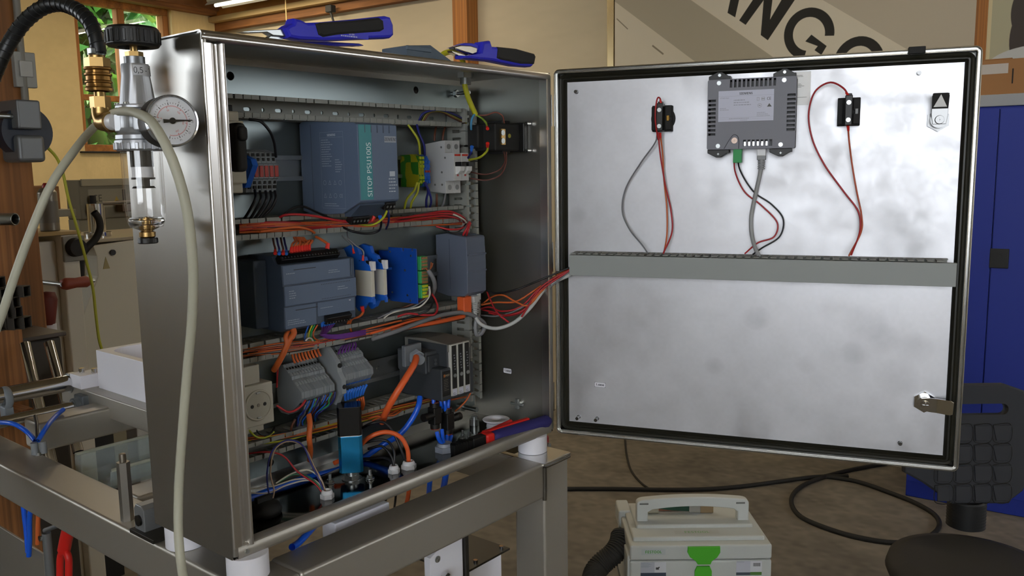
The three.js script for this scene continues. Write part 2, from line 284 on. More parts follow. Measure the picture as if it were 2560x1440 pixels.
// trees outside the window
{
  const leafG = new THREE.PlaneGeometry(0.15, 0.09), leafM = S(0xffffff, 0.7, 0, { transmission: 0.35, side: THREE.DoubleSide });
  for (const [i, [x, z, h, r, lab]] of [[3.9, -8.6, 5.4, 1.7, 'nearer leafy green tree outside the window'], [5.6, -10.8, 6.4, 2.2, 'farther leafy green tree outside the window']].entries()) {
    const o = roomThing('leafy_tree', lab, 'tree', V(x, -0.3, z));
    part(o, 'trunk', tube([V(0, 0, 0), V(0.08, h * 0.35, 0.05), V(-0.05, h * 0.8, 0)], 0.11, 20, 10), M.darkWood);
    const n = 30000, im = new THREE.InstancedMesh(leafG, leafM, n), m = new THREE.Matrix4(), c = new THREE.Color(), e = new THREE.Euler(), qt = new THREE.Quaternion();
    for (let k = 0; k < n; k++) { const a = rr(0, 6.283), t = Math.pow(rnd(), 0.5), y = h * 0.25 + rr(0, 1) * h * 0.75, w = r * t * (0.6 + 0.5 * Math.sin((y / h) * 3)); e.set(rr(-2, 2), rr(0, 6), rr(-2, 2)); const s = rr(0.6, 1.5); m.compose(V(Math.cos(a) * w, y, Math.sin(a) * w), qt.setFromEuler(e), V(s, s, s)); im.setMatrixAt(k, m); im.setColorAt(k, c.setRGB(rr(0.05, 0.16), rr(0.15, 0.36), rr(0.018, 0.06))); }
    im.name = 'foliage'; im.userData.kind = 'stuff'; im.castShadow = im.receiveShadow = true; o.add(im);
  }
  const g = struct('ground_outside', box(-16, 20, -0.5, -0.3, -30, ZB - 0.3), S(0x4f6a30, 0.95));
}

// ---------- the cabinet: x -0.622..0, y 0..0.6, z -0.18..0, standing at height CB ----------
const CW = 0.622, CH = 0.6, CD = 0.18, PZ = -0.165;      // PZ: face of the mounting plate
const cab = thing('control_cabinet', 'open stainless steel control cabinet full of wiring, its door swung to the right', 'electrical cabinet', V(0, CB, 0));
{
  const t = 0.0015;
  part(cab, 'left_panel', mg(box(-CW, -CW + t, 0, CH - 0.004, -CD, -0.004), cyl(0.004, 0.004, CH - 0.008, 'y', -CW + 0.004, CH / 2, -0.004, 16)), M.panelSteel);
  part(cab, 'right_panel', box(-t, 0, 0, CH, -CD, -0.002), M.innerSteel);
  const hole = (x, z, r) => Array.from({ length: 20 }, (_, i) => [x + r * Math.cos(-i * 0.314), z + r * Math.sin(-i * 0.314)]);
  part(cab, 'top_panel', mg(box(-CW + t, -t, CH - t, CH, -CD, -0.006), cyl(0.006, 0.006, CW - 0.004, 'x', -CW / 2, CH - 0.006, -0.006, 20)), M.lipSteel);
  part(cab, 'bottom_panel', ext([[-CW + t, -0.002], [-t, -0.002], [-t, -CD], [-CW + t, -CD]].map(([x, z]) => [x, z]), t, 0).rotateX(Math.PI / 2).scale(1, 1, 1).translate(0, 0.0018, 0), M.floorSteel);
  part(cab, 'back_panel', box(-CW + t, -t, 0, CH - t, -CD, -CD + t), M.innerSteel);
  // folded rims round the opening, profiles [x, z] or [z, y]
  const prof = (pts, h) => ext(pts, h, 0).rotateX(-Math.PI / 2);   // [x, -z] extruded up
  const left = [[-0.622, 0.004], [-0.6214, 0.0018], [-0.6195, 0], [-0.611, 0], [-0.6085, 0.0012], [-0.6065, 0.0045], [-0.6035, 0.0055], [-0.602, 0.004], [-0.6012, -0.0035], [-0.6, -0.0048], [-0.5978, -0.0048], [-0.5968, -0.0035], [-0.5966, 0.018], [-0.598, 0.018], [-0.5982, -0.003], [-0.5994, -0.003], [-0.6004, 0.006], [-0.603, 0.0075], [-0.6075, 0.0068], [-0.6102, 0.0025], [-0.6115, 0.0015], [-0.619, 0.0015], [-0.6205, 0.004]];
  part(cab, 'left_rim', toCreasedNormals(prof(left, 0.572).translate(0, 0.014, 0), 0.9), M.lipSteel);
  const right = [[-0.0005, 0.006], [-0.0005, 0], [-0.009, 0], [-0.0105, 0.001], [-0.0105, 0.016], [-0.009, 0.016], [-0.0088, 0.003], [-0.002, 0.0015], [-0.002, 0.006]];
  part(cab, 'right_rim', prof(right, 0.59).translate(0, 0.005, 0), M.lipSteel);
  const top = [[-0.012, 0.6], [-0.006, 0.6], [-0.003, 0.5992], [-0.0008, 0.597], [0, 0.5945], [0.0004, 0.59], [-0.0004, 0.5892], [-0.018, 0.5888], [-0.018, 0.5902], [-0.0015, 0.5905], [-0.002, 0.595], [-0.006, 0.5985], [-0.012, 0.5985]];
  part(cab, 'top_rim', toCreasedNormals(side(top, CW - 0.002, 0).translate(-CW + 0.001, 0, 0), 0.9), M.lipSteel);
  const bot = [[-0.012, 0], [-0.004, 0], [-0.001, 0.0012], [0, 0.004], [0.0003, 0.0165], [-0.0008, 0.0178], [-0.016, 0.018], [-0.016, 0.0165], [-0.0018, 0.0162], [-0.002, 0.004], [-0.004, 0.0015], [-0.012, 0.0015]];
  part(cab, 'bottom_rim', toCreasedNormals(side(bot, CW - 0.012, 0).translate(-CW + 0.006, -0.002, 0), 0.9), M.frameSteel);
  // mounting plate with its corner holes
  const x0 = -0.6, x1 = -0.018, holes = [[Zp(1040, 225, PZ)], [Zp(576, 190, PZ)], [Zp(676, 1157, PZ)]].map(([p]) => hole(p.x, p.y - CB, 0.0055));
  part(cab, 'mounting_plate', ext([[x0, 0.022], [x1, 0.022], [x1, 0.588], [x0, 0.588]], 0.003, 0.0004, holes.slice(0, 3)).translate(0, 0, PZ - 0.003), M.plate);
  // threaded studs, gland nut of the roof, clip on the right wall, numbered sticker
  const st = (p, dir, len, r, nm) => { const g = dir === 'z' ? mg(cyl(r, r, len, 'z', 0, 0, len / 2, 14), flatHex(hex(r * 2.1, 0.006, 'z', 0, 0, len * 0.25)), cyl(r * 1.15, r * 1.15, len * 0.2, 'z', 0, 0, len * 0.1, 14)) : mg(cyl(r, r, len, 'y', 0, len / 2, 0, 14), cyl(r * 2.6, r * 2.6, 0.0015, 'y', 0, 0.001, 0, 20), flatHex(hex(r * 1.8, 0.004, 'y', 0, 0.004, 0))); const m = part(cab, nm, g, M.zinc); m.position.set(p.x, p.y - CB, p.z); return m; };
  st(Zp(1130, 235, PZ), 'z', 0.04, 0.003, 'stud'); st(Zp(1145, 1014, -0.16), 'z', 0.045, 0.004, 'stud');
  for (const [px, py, r] of [[825, 1208, 0.0025], [925, 1197, 0.0025], [1157, 1095, 0.0022], [1173, 1100, 0.0022]]) st(Yp(px, py, CB + 0.002), 'y', 0.014, r, 'floor_bolt');
  const kn = Yp(1186, 1062, CB + 0.002); part(cab, 'floor_bolt', mg(cyl(0.0085, 0.0085, 0.011, 'y', 0, 0.0055, 0, 28), cyl(0.0055, 0.0055, 0.005, 'y', 0, 0.013, 0, 20)), M.zinc).position.set(kn.x, kn.y - CB, kn.z);
  const cl = Xp(1298, 1008, -0.002); part(cab, 'bolt_clip', mg(cyl(0.006, 0.006, 0.006, 'x', -0.003, 0, 0, 20), box(-0.009, -0.005, -0.002, 0.002, -0.014, 0.014, 0.001), box(-0.009, -0.004, -0.009, 0.009, -0.0035, 0.0035, 0.001)), M.zinc).position.set(-0.0015, cl.y - CB, cl.z);
  const sk = Xp(1269, 927, -0.0015); print(cab, 'sticker', 0.019, 0.0095, (g, w, h) => { fill(g, w, h, '#3c3f55'); g.fillStyle = '#e7e7ee'; g.beginPath(); g.roundRect(2, 2, w - 4, h - 4, 9); g.fill(); txt(g, '1.4404', w / 2, h / 2 + 1, h * 0.5, '#23243a', 'bold', 'center'); }, [-0.0019, sk.y - CB, sk.z], [0, -Math.PI / 2, 0], 6000);
  for (const y of [0.06, 0.3, 0.54]) part(cab, 'hinge', mg(cyl(0.0035, 0.0035, 0.05, 'y', 0.0025, y, -0.004, 16), box(-0.001, 0.0012, y - 0.022, y + 0.022, -0.02, -0.004)), M.chrome);
  const sc = Zp(617, 1378, 0); part(cab, 'rim_screw', mg(cyl(0.0028, 0.0028, 0.002, 'z', 0, 0, 0.001, 14)), M.zinc).position.set(sc.x, sc.y - CB, 0);
}
// ---------- the door ----------
const DW = 0.6197, DH = 0.611, DOFF = -0.01;
{
  const door = new THREE.Group(); door.name = 'door'; door.position.copy(DO).sub(V(0, CB, 0)); door.rotation.y = -DA; cab.add(door);
  const cx = DW / 2, cy = 0.3, shift = (g) => g.translate(cx, cy, 0);
  part(door, 'door_skin', box(0.001, DW - 0.001, cy - DH / 2 + 0.001, cy + DH / 2 - 0.001, -0.024, -0.0225), M.panelSteel);
  part(door, 'door_rim', shift(loopSweep(DW - 0.004, DH - 0.004, 0.007, [[0.0015, -0.024], [0.002, -0.001], [0.0015, 0], [0.0005, 0.0002], [0, -0.0005], [-0.0005, -0.005], [-0.0012, -0.0062], [-0.0024, -0.0062], [-0.003, -0.0055], [-0.0034, -0.003], [-0.0044, -0.0028], [-0.005, -0.004], [-0.0052, -0.012]])), M.rimSteel);
  part(door, 'gasket', shift(loopSweep(DW - 0.0142, DH - 0.0142, 0.012, [[0, -0.012], [-0.0002, -0.007], [-0.0018, -0.0055], [-0.0045, -0.0052], [-0.0055, -0.0042], [-0.0072, -0.0022], [-0.0095, -0.002], [-0.0115, -0.004], [-0.0132, -0.0075], [-0.0138, -0.012]])), M.gasket);
  const a = Dp(1410, 204), b = Dp(2363, 1139);
  part(door, 'inner_sheet', box(0.0195, DW - 0.0195, cy - DH / 2 + 0.0195, cy + DH / 2 - 0.0195, -0.0125, DOFF), M.doorSheet);
  for (const [px, py, l] of [[1442, 230, 0.008], [2297, 183, 0.009], [1447, 1042, 0.012], [1493, 1046, 0.012], [2250, 1107, 0.006]]) { const p = Dp(px, py), m = part(door, 'stud', mg(cyl(0.0028, 0.0028, l, 'z', 0, 0, l / 2, 16), cyl(0.0033, 0.0033, 0.001, 'z', 0, 0, 0.0006, 16)), M.lockSteel); m.position.set(p.x, p.y, DOFF); }
  const kp = Dp(2292, 119, -0.005); part(door, 'edge_clip', mg(box(-0.011, 0.011, -0.006, 0.004, -0.02, 0.003, 0.001)), M.blackSoft).position.set(kp.x, cy + DH / 2 - 0.001, 0);
  // cam locks
  for (const [px, py, turn, lab] of [[2347, 300, 0, 'upper cam lock with a white triangle, near the free edge of the door'], [2312, 1008, -1.62, 'lower cam lock with its tongue to the right, near the free edge of the door']]) {
    const LM = turn ? M.chrome : M.lockSteel, p = Dp(px, py, 0), lock = doorThing('cam_lock', lab, 'lock', p.x, p.y, DOFF);
    part(lock, 'lock_nut', mg(flatHex(hex(0.0158, 0.005, 'z', 0, 0, 0.0025)), cyl(0.0112, 0.0112, 0.016, 'z', 0, 0, 0.008, 28)), LM);
    const arm = ext([[-0.0085, -0.006], [0.0085, -0.006], [0.0105, 0.006], [0.0105, 0.016], [-0.0105, 0.016], [-0.0105, 0.006]], 0.0025, 0.0005), blade = ext([[-0.0105, 0], [0.0105, 0], [0.011, 0.018], [0.009, 0.022], [-0.009, 0.022], [-0.011, 0.018]], 0.0025, 0.0005).rotateX(0.25).translate(0, 0.0155, 0.0);
    const cam = part(lock, 'lock_cam', mg(arm, blade), LM); cam.position.z = 0.016; cam.rotation.z = turn;
    if (!turn) { part(cam, 'mark_ground', box(-0.0104, 0.0104, 0.001, 0.0218, 0.0024, 0.0028).rotateX(0.25).translate(0, 0.0155, 0), M.blackSoft); part(cam, 'triangle_mark', ext([[-0.0085, 0.003], [0.0085, 0.003], [0, 0.0205]], 0.0004, 0).translate(0, 0, 0.0029).rotateX(0.25).translate(0, 0.0155, 0), S(0xf0f0f0, 0.6)); }
    part(lock, 'lock_screw', mg(cyl(0.0062, 0.0055, 0.004, 'z', 0, 0, 0.0205, 24), box(-0.004, 0.004, -0.0006, 0.0006, 0.0222, 0.0229), box(-0.0006, 0.0006, -0.004, 0.004, 0.0222, 0.0229)), LM);
  }
  const s1 = Dp(1500, 962), pp = Dp(2028, 178), pb = Dp(2028, 262);
  print(door, 'sticker', 0.019, 0.0085, (g, w, h) => { fill(g, w, h, '#6a6d80'); g.fillStyle = '#e9e9f0'; g.beginPath(); g.roundRect(2, 2, w - 4, h - 4, 9); g.fill(); txt(g, '1.4404', w / 2, h / 2 + 1, h * 0.55, '#23243a', 'bold', 'center'); }, [s1.x, s1.y, DOFF + 0.0004], [0, 0, -0.03], 6000);
  print(door, 'paper_label', 0.034, pp.y - pb.y, (g, w, h) => { fill(g, w, h, '#ffffff'); small(g, w * 0.3, h * 0.1, w * 0.5, 2, 8, '#555'); small(g, w * 0.3, h * 0.36, w * 0.45, 4, 7, '#555'); fill2(g, 0, h * 0.76, w * 0.85, 3, '#333'); }, [pp.x - 0.017, (pp.y + pb.y) / 2, DOFF + 0.0004], [0, 0, 0], 8000);
}
function fill2(g, x, y, w, h, c) { g.fillStyle = c; g.fillRect(x, y, w, h); }
// ---------- wiring ducts: base, side walls and every finger ----------
// laid along +x: height hh (between the finger rows), depth dd out of the plate, fingers of 12.5 mm pitch on both sides
const fingerShape = (w, z0, z1, up) => mg(ext([[-w * 0.44, z1 - 0.0016], [w * 0.44, z1 - 0.0016], [w * 0.44, z1], [-w * 0.44, z1]], 0.0058, 0.0002).translate(0, 0, up ? -0.0058 : 0), ext([[-w * 0.3, z0], [w * 0.3, z0], [w * 0.3, z1 - 0.012], [w * 0.47, z1 - 0.009], [w * 0.47, z1 - 0.001], [-w * 0.47, z1 - 0.001], [-w * 0.47, z1 - 0.009], [-w * 0.3, z1 - 0.012]], 0.0014, 0.0002));
function duct(label, pos, len, hh, dd, turn = 0) {
  const o = thing('wiring_duct', label, 'wiring duct', pos); o.rotation.z = turn;
  const slots = []; for (let x = 0.02; x < len - 0.02; x += 0.025) { const k = Math.round(x / 0.025) % 2; slots.push(Array.from({ length: 12 }, (_, i) => { const a = -i * 0.5236; return [x + (k ? 0.0022 : 0.0055 * 0.5) * Math.cos(a) + (k ? 0 : Math.sign(Math.cos(a)) * 0.003), hh / 2 + 0.0026 * Math.sin(a)]; })); }
  part(o, 'base', mg(ext([[0, 0], [len, 0], [len, hh], [0, hh]], 0.0016, 0.0002, slots), box(0, len, 0, 0.0014, 0, 0.012), box(0, len, hh - 0.0014, hh, 0, 0.012)), M.duct);
  const lo = fingerShape(0.0125, 0.011, dd, true).rotateX(Math.PI / 2), hi = fingerShape(0.0125, 0.011, dd, false).rotateX(Math.PI / 2), n = Math.floor(len / 0.0125);   // drawn in x, z
  for (let i = 0; i < n; i++) for (const y of [0.0014, hh]) { const f = part(o, 'finger', y > 0.01 ? hi : lo, M.duct); f.position.set(0.00625 + i * 0.0125 + rr(-0.0003, 0.0003), y, 0); f.rotation.y = rr(-0.03, 0.03); }
  return o;
}
const DL = -0.606, DR = -0.078, DDP = 0.042;
duct('topmost grey slotted wiring duct across the cabinet, mostly empty', V(DL, CB + 0.5165, PZ), DR - DL, 0.03, DDP);
duct('grey slotted wiring duct below the large power supply, second from the top', V(DL, CB + 0.36, PZ), DR - DL, 0.0275, DDP);
duct('grey slotted wiring duct below the controller, third from the top', V(DL, CB + 0.197, PZ), DR - DL, 0.0265, DDP);
duct('lowest grey slotted wiring duct across the cabinet, near the floor', V(DL, CB + 0.062, PZ), DR - DL - 0.04, 0.0265, DDP);
duct('upright grey slotted wiring duct beside the right inner wall', V(-0.043, CB + 0.048, PZ), 0.5, 0.03, 0.042, Math.PI / 2);
// ---------- DIN rails ----------
for (const [y, lab] of [[0.4525, 'galvanised mounting rail behind the power supply'], [0.288, 'galvanised mounting rail behind the controller'], [0.1345, 'galvanised mounting rail behind the grey terminal blocks']]) {
  const L = 0.515;
  const o = thing('mounting_rail', lab, 'rail', V(DL + 0.01, CB + y, PZ));
  part(o, 'rail', side([[0, -0.0125], [0.001, -0.0125], [0.0065, -0.0125], [0.0065, -0.0175], [0.0075, -0.0175], [0.0075, -0.0115], [0.001, -0.0115], [0.001, 0.0115], [0.0075, 0.0115], [0.0075, 0.0175], [0.0065, 0.0175], [0.0065, 0.0125], [0, 0.0125]], L, 0.0001), M.zinc);
  for (let x = 0.05; x < L; x += 0.1) part(o, 'rail_screw', cyl(0.004, 0.0036, 0.002, 'z', x, 0, 0.002, 16), M.zinc);
}

// ---------- devices on the plate: local x right, y up, z out of the plate ----------
const dev = (name, label, category, x, y, z = PZ, group) => thing(name, label, category, V(x, CB + y, z), 0, group);
const screwG = (r = 0.003) => mg(cyl(r, r, 0.0012, 'z', 0, 0, 0.0006, 18), box(-r * 0.75, r * 0.75, -r * 0.14, r * 0.14, 0.0012, 0.0016), box(-r * 0.14, r * 0.14, -r * 0.75, r * 0.75, 0.0012, 0.0016));
const put = (m, x, y, z, rx = 0, ry = 0, rz = 0) => { m.position.set(x, y, z); m.rotation.set(rx, ry, rz); return m; };

{ // power supply
  const o = dev('power_supply', 'large blue-grey power supply with a teal stripe, in the top row', 'power supply', -0.3795, 0.386);
  part(o, 'housing', side([[0.004, 0.006], [0.004, 0.128], [0.012, 0.1315], [0.118, 0.1255], [0.128, 0.1225], [0.1285, 0.0215], [0.127, 0.0195], [0.092, 0.004], [0.066, 0.002], [0.02, 0.002]], 0.071, 0.0012), M.siemens);
  part(o, 'rear_foot', box(0.004, 0.067, 0.04, 0.095, 0, 0.006, 0.001), M.black);
  part(o, 'side_seam', box(-0.0004, 0.0004, 0.006, 0.126, 0.029, 0.0296), M.siemensDark);
  part(o, 'lower_recess', side([[0.088, 0.0], [0.088, 0.009], [0.12, 0.0195], [0.122, 0.016], [0.1, 0.0]], 0.062, 0.0005).translate(0.006, -0.001, 0), M.siemensDark);
  const ct = (n, x, y, z) => { const m = part(o, 'screw_terminal', mg(box(0, 0.0062 * n, -0.006, 0.006, -0.005, 0.007, 0.0008), ...Array.from({ length: n }, (_, i) => box(0.0062 * i + 0.0011, 0.0062 * i + 0.0051, -0.0035, 0.0035, 0.0068, 0.0082))), M.black); put(m, x, y, z, 0.5); for (let i = 0; i < n; i++) { const s = part(m, 'screw', cyl(0.0016, 0.0016, 0.0006, 'z', 0, 0, 0, 12), M.zinc); s.position.set(0.0062 * i + 0.0031, 0.0006, 0.0085); } };
  ct(5, 0.008, -0.004, 0.094); ct(3, 0.05, 0.0145, 0.116);
  print(o, 'stripe_label', 0.0225, 0.1, (g, w, h) => { fill(g, w, h, '#2f7f86'); g.save(); g.translate(w * 0.74, h * 0.965); g.rotate(-Math.PI / 2); txt(g, 'SITOP PSU100S', 0, 0, w * 0.47, '#d8e4e6', ''); g.restore(); }, [0.0125, 0.0725, 0.1287], [0, 0, 0], 6000);
  print(o, 'front_print', 0.02, 0.034, (g, w, h) => { fill(g, w, h, '#596880'); fill2(g, w * 0.3, 0, w * 0.5, h * 0.2, '#adb6c2'); small(g, w * 0.2, h * 0.28, w * 0.75, 5, h * 0.075, '#adb6c2'); }, [0.0585, 0.043, 0.1287], [0, 0, 0], 6000);
  print(o, 'maker_plate', 0.0215, 0.0085, (g, w, h) => { fill(g, w, h, '#8e959f'); txt(g, 'SIEMENS', w / 2, h / 2, h * 0.72, '#454b55', 'bold', 'center'); }, [0.0575, 0.1035, 0.1287], [0, 0, 0], 6000);
  print(o, 'rating_label', 0.05, 0.105, (g, w, h) => { fill(g, w, h, '#596880'); const c = '#95a0b0'; g.strokeStyle = c; g.lineWidth = 2; g.strokeRect(4, 4, w - 8, h - 8); txt(g, 'SIEMENS', w / 2, h * 0.045, h * 0.04, '#c0c7d0', 'bold', 'center'); fill2(g, 4, h * 0.075, w - 8, 2, c); small(g, w * 0.05, h * 0.1, w * 0.5, 12, h * 0.018, c); small(g, w * 0.62, h * 0.36, w * 0.3, 6, h * 0.018, c); g.lineWidth = 4; for (let i = 0; i < 8; i++) { const x = w * (0.14 + 0.22 * (i % 4)), y = h * (0.66 + 0.17 * Math.floor(i / 4)); g.beginPath(); if (i % 3 === 0) g.arc(x, y, w * 0.06, 0, 7); else if (i === 7) { txt(g, 'CE', x - w * 0.05, y, h * 0.06, c, ''); } else { g.moveTo(x - w * 0.05, y + w * 0.05); g.lineTo(x, y - w * 0.06); g.lineTo(x + w * 0.05, y + w * 0.05); g.closePath(); } g.stroke(); } small(g, w * 0.1, h * 0.93, w * 0.8, 2, h * 0.016, c); }, [-0.0004, 0.0625, 0.074], [0, -Math.PI / 2, 0], 8000);
  for (let i = 0; i < 5; i++) part(o, 'vent_slot', box(0.012 + i * 0.011, 0.0132 + i * 0.011, 0.112, 0.122, 0.1283, 0.1288), M.siemensDark);
}
{ // motor switch at the far left, seen from its side
  const o = dev('motor_switch', 'tall beige motor protection switch with black rotary grip, at the left edge', 'switch', -0.582, 0.422);
  part(o, 'housing', mg(box(0, 0.058, 0, 0.1, 0.004, 0.078, 0.002), box(0, 0.058, 0.012, 0.088, 0.076, 0.0875, 0.002)), M.beige);
  part(o, 'terminal_cover', box(0.002, 0.056, 0.095, 0.108, 0.01, 0.068, 0.001), M.blackSoft);
  part(o, 'seam', box(-0.0003, 0.0583, 0.034, 0.0346, 0.01, 0.0877), S(0x8b8570, 0.6));
  for (const [y, z] of [[0.078, 0.07], [0.05, 0.07]]) put(part(o, 'screw', screwG(0.0028), M.zinc), 0.0585, y, z, 0, Math.PI / 2);
  part(o, 'rotary_grip', mg(cyl(0.017, 0.016, 0.012, 'z', 0.034, 0.055, 0.094, 28), box(0.026, 0.042, 0.026, 0.084, 0.096, 0.118, 0.006), box(0.028, 0.04, 0.062, 0.08, 0.1, 0.124, 0.005)), M.blackSoft);
  part(o, 'auxiliary_contact', mg(box(0.004, 0.05, -0.044, 0.001, 0.006, 0.066, 0.002), box(0.008, 0.046, -0.05, -0.04, 0.016, 0.05, 0.002)), M.black);
  print(o, 'contact_print', 0.02, 0.012, (g, w, h) => { fill(g, w, h, '#141414'); small(g, 6, 6, w * 0.9, 4, h * 0.12, '#8a8a8a'); }, [0.0503, -0.012, 0.048], [0, Math.PI / 2, 0], 5000);
}
{ // grey and red terminals with black wires
  const o = dev('terminal_strip', 'grey terminal blocks with red levers beside the beige motor switch', 'terminal strip', -0.493, 0.4215);
  const prof = [[0.004, 0], [0.004, 0.054], [0.02, 0.056], [0.036, 0.052], [0.04, 0.038], [0.044, 0.036], [0.044, 0.018], [0.04, 0.016], [0.036, 0.0], [0.02, -0.003]];
  const tg = side(prof, 0.0076, 0.0006), hole = M.blackSoft;
  for (let i = 0; i < 6; i++) {
    const t = part(o, 'terminal', tg, M.terminal); t.position.x = i * 0.0078;
    part(t, 'red_lever', box(0.001, 0.0066, 0.0195, 0.0345, 0.044, 0.0458, 0.0006), S(0xa52e22, 0.5));
    for (const y of [0.0405, 0.0465]) part(t, 'wire_entry', box(0.002, 0.0056, y, y + 0.0042, 0.0385, 0.0396), hole);
    for (const y of [0.0045, 0.0105]) part(t, 'wire_entry', box(0.002, 0.0056, y, y + 0.0042, 0.0375, 0.0402), hole);
  }
  const b = dev('terminal_strip', 'blue terminal block half hidden behind the black rotary grip', 'terminal strip', -0.5035, 0.426);
  part(b, 'terminal', side([[0.004, 0], [0.004, 0.05], [0.04, 0.046], [0.066, 0.038], [0.07, 0.03], [0.05, 0.002]], 0.0085, 0.0006), M.blue); part(b, 'end_plate', box(-0.002, 0, 0.004, 0.046, 0.004, 0.036, 0.0005), M.red);
}
{ // earth terminals and blue terminals
  const o = dev('terminal_strip', 'green and yellow earth terminal blocks right of the power supply', 'terminal strip', -0.187, 0.42);
  const prof = [[0.004, 0.001], [0.004, 0.051], [0.03, 0.052], [0.04, 0.049], [0.045, 0.04], [0.0455, 0.012], [0.04, 0.003], [0.03, 0]];
  const gm = dataTex(128, 128, (u, v) => { const k = n8(u * 5, v * 5); return k > 0.5 ? [0.62, 0.62, 0.1] : [0.16, 0.46, 0.12]; }, true), tm = S(0xffffff, 0.5, 0, { map: gm }), ym = S(0xa8b81f, 0.5);
  const bl = part(o, 'earth_terminal', side(prof, 0.0058, 0.0005), tm, 'green and yellow terminal'); bl.geometry.attributes.uv.array.forEach((v, i, a) => { a[i] = v * 18; });
  const b2 = part(o, 'earth_terminal', bl.geometry, tm); b2.position.x = 0.006;
  for (const m of [bl, b2]) for (const y of [0.006, 0.0125, 0.0305, 0.037, 0.0435]) part(m, 'clamp', box(0.0008, 0.005, y, y + 0.0048, 0.0452, 0.0475, 0.0006), ym);
  const b = dev('terminal_strip', 'blue terminal blocks between earth terminals and white circuit breaker', 'terminal strip', -0.174, 0.42);
  for (let i = 0; i < 2; i++) { const t = part(b, 'terminal', side(prof, 0.0058, 0.0005), M.blue); t.position.x = i * 0.006; part(t, 'red_bridge', box(0.0005, 0.0053, 0.023, 0.0265, 0.0453, 0.0475, 0.0005), S(0xa0403a, 0.5)); for (const y of [0.006, 0.0125, 0.0305, 0.037]) part(t, 'clamp', box(0.0008, 0.005, y, y + 0.0048, 0.0452, 0.0472, 0.0006), M.blue); }
}
{ // two-pole breaker
  const o = dev('circuit_breaker', 'white two-pole circuit breaker with two black toggles', 'circuit breaker', -0.1315, 0.409);
  const prof = [[0.004, 0.004], [0.004, 0.08], [0.044, 0.0845], [0.05, 0.0845], [0.05, 0.065], [0.069, 0.0645], [0.069, 0.0205], [0.05, 0.0195], [0.05, 0], [0.044, 0]];
  for (let i = 0; i < 2; i++) {
    const p = part(o, 'pole', side(prof, 0.0173, 0.0006), S(0xbcbdbd, 0.45)); p.position.x = i * 0.0176;
    for (const y of [0.0095, 0.075]) put(part(p, 'terminal_screw', mg(cyl(0.0042, 0.0042, 0.0008, 'z', 0, 0, 0.0002, 20)), S(0x8e8f90, 0.5, 0.4)), 0.0087, y, 0.0502);
    part(p, 'red_stripe', box(0.002, 0.0155, 0.0595, 0.0625, 0.069, 0.0694), S(0xcc3a2c, 0.5));
    part(p, 'toggle', mg(box(0.003, 0.0145, 0.043, 0.05, 0.068, 0.083, 0.001)), M.black);
    part(p, 'toggle_slope', side([[0.068, 0.03], [0.068, 0.044], [0.08, 0.044], [0.079, 0.036], [0.074, 0.0315]], 0.0105, 0.0006).translate(0.0035, 0, 0), S(0xd8d8d6, 0.45));
    part(p, 'status_window', box(0.0065, 0.0105, 0.0275, 0.031, 0.069, 0.0693), S(0x9c2c2a, 0.4));
  }
  for (const [y, z] of [[0.074, 0.042], [0.057, 0.05], [0.034, 0.01], [0.034, 0.042], [0.014, 0.026], [0.014, 0.042]]) put(part(o, 'rivet', mg(cyl(0.0017, 0.0017, 0.001, 'x', 0, 0, 0, 14)), S(0x6a6a68, 0.5)), -0.0002, y, z);
}
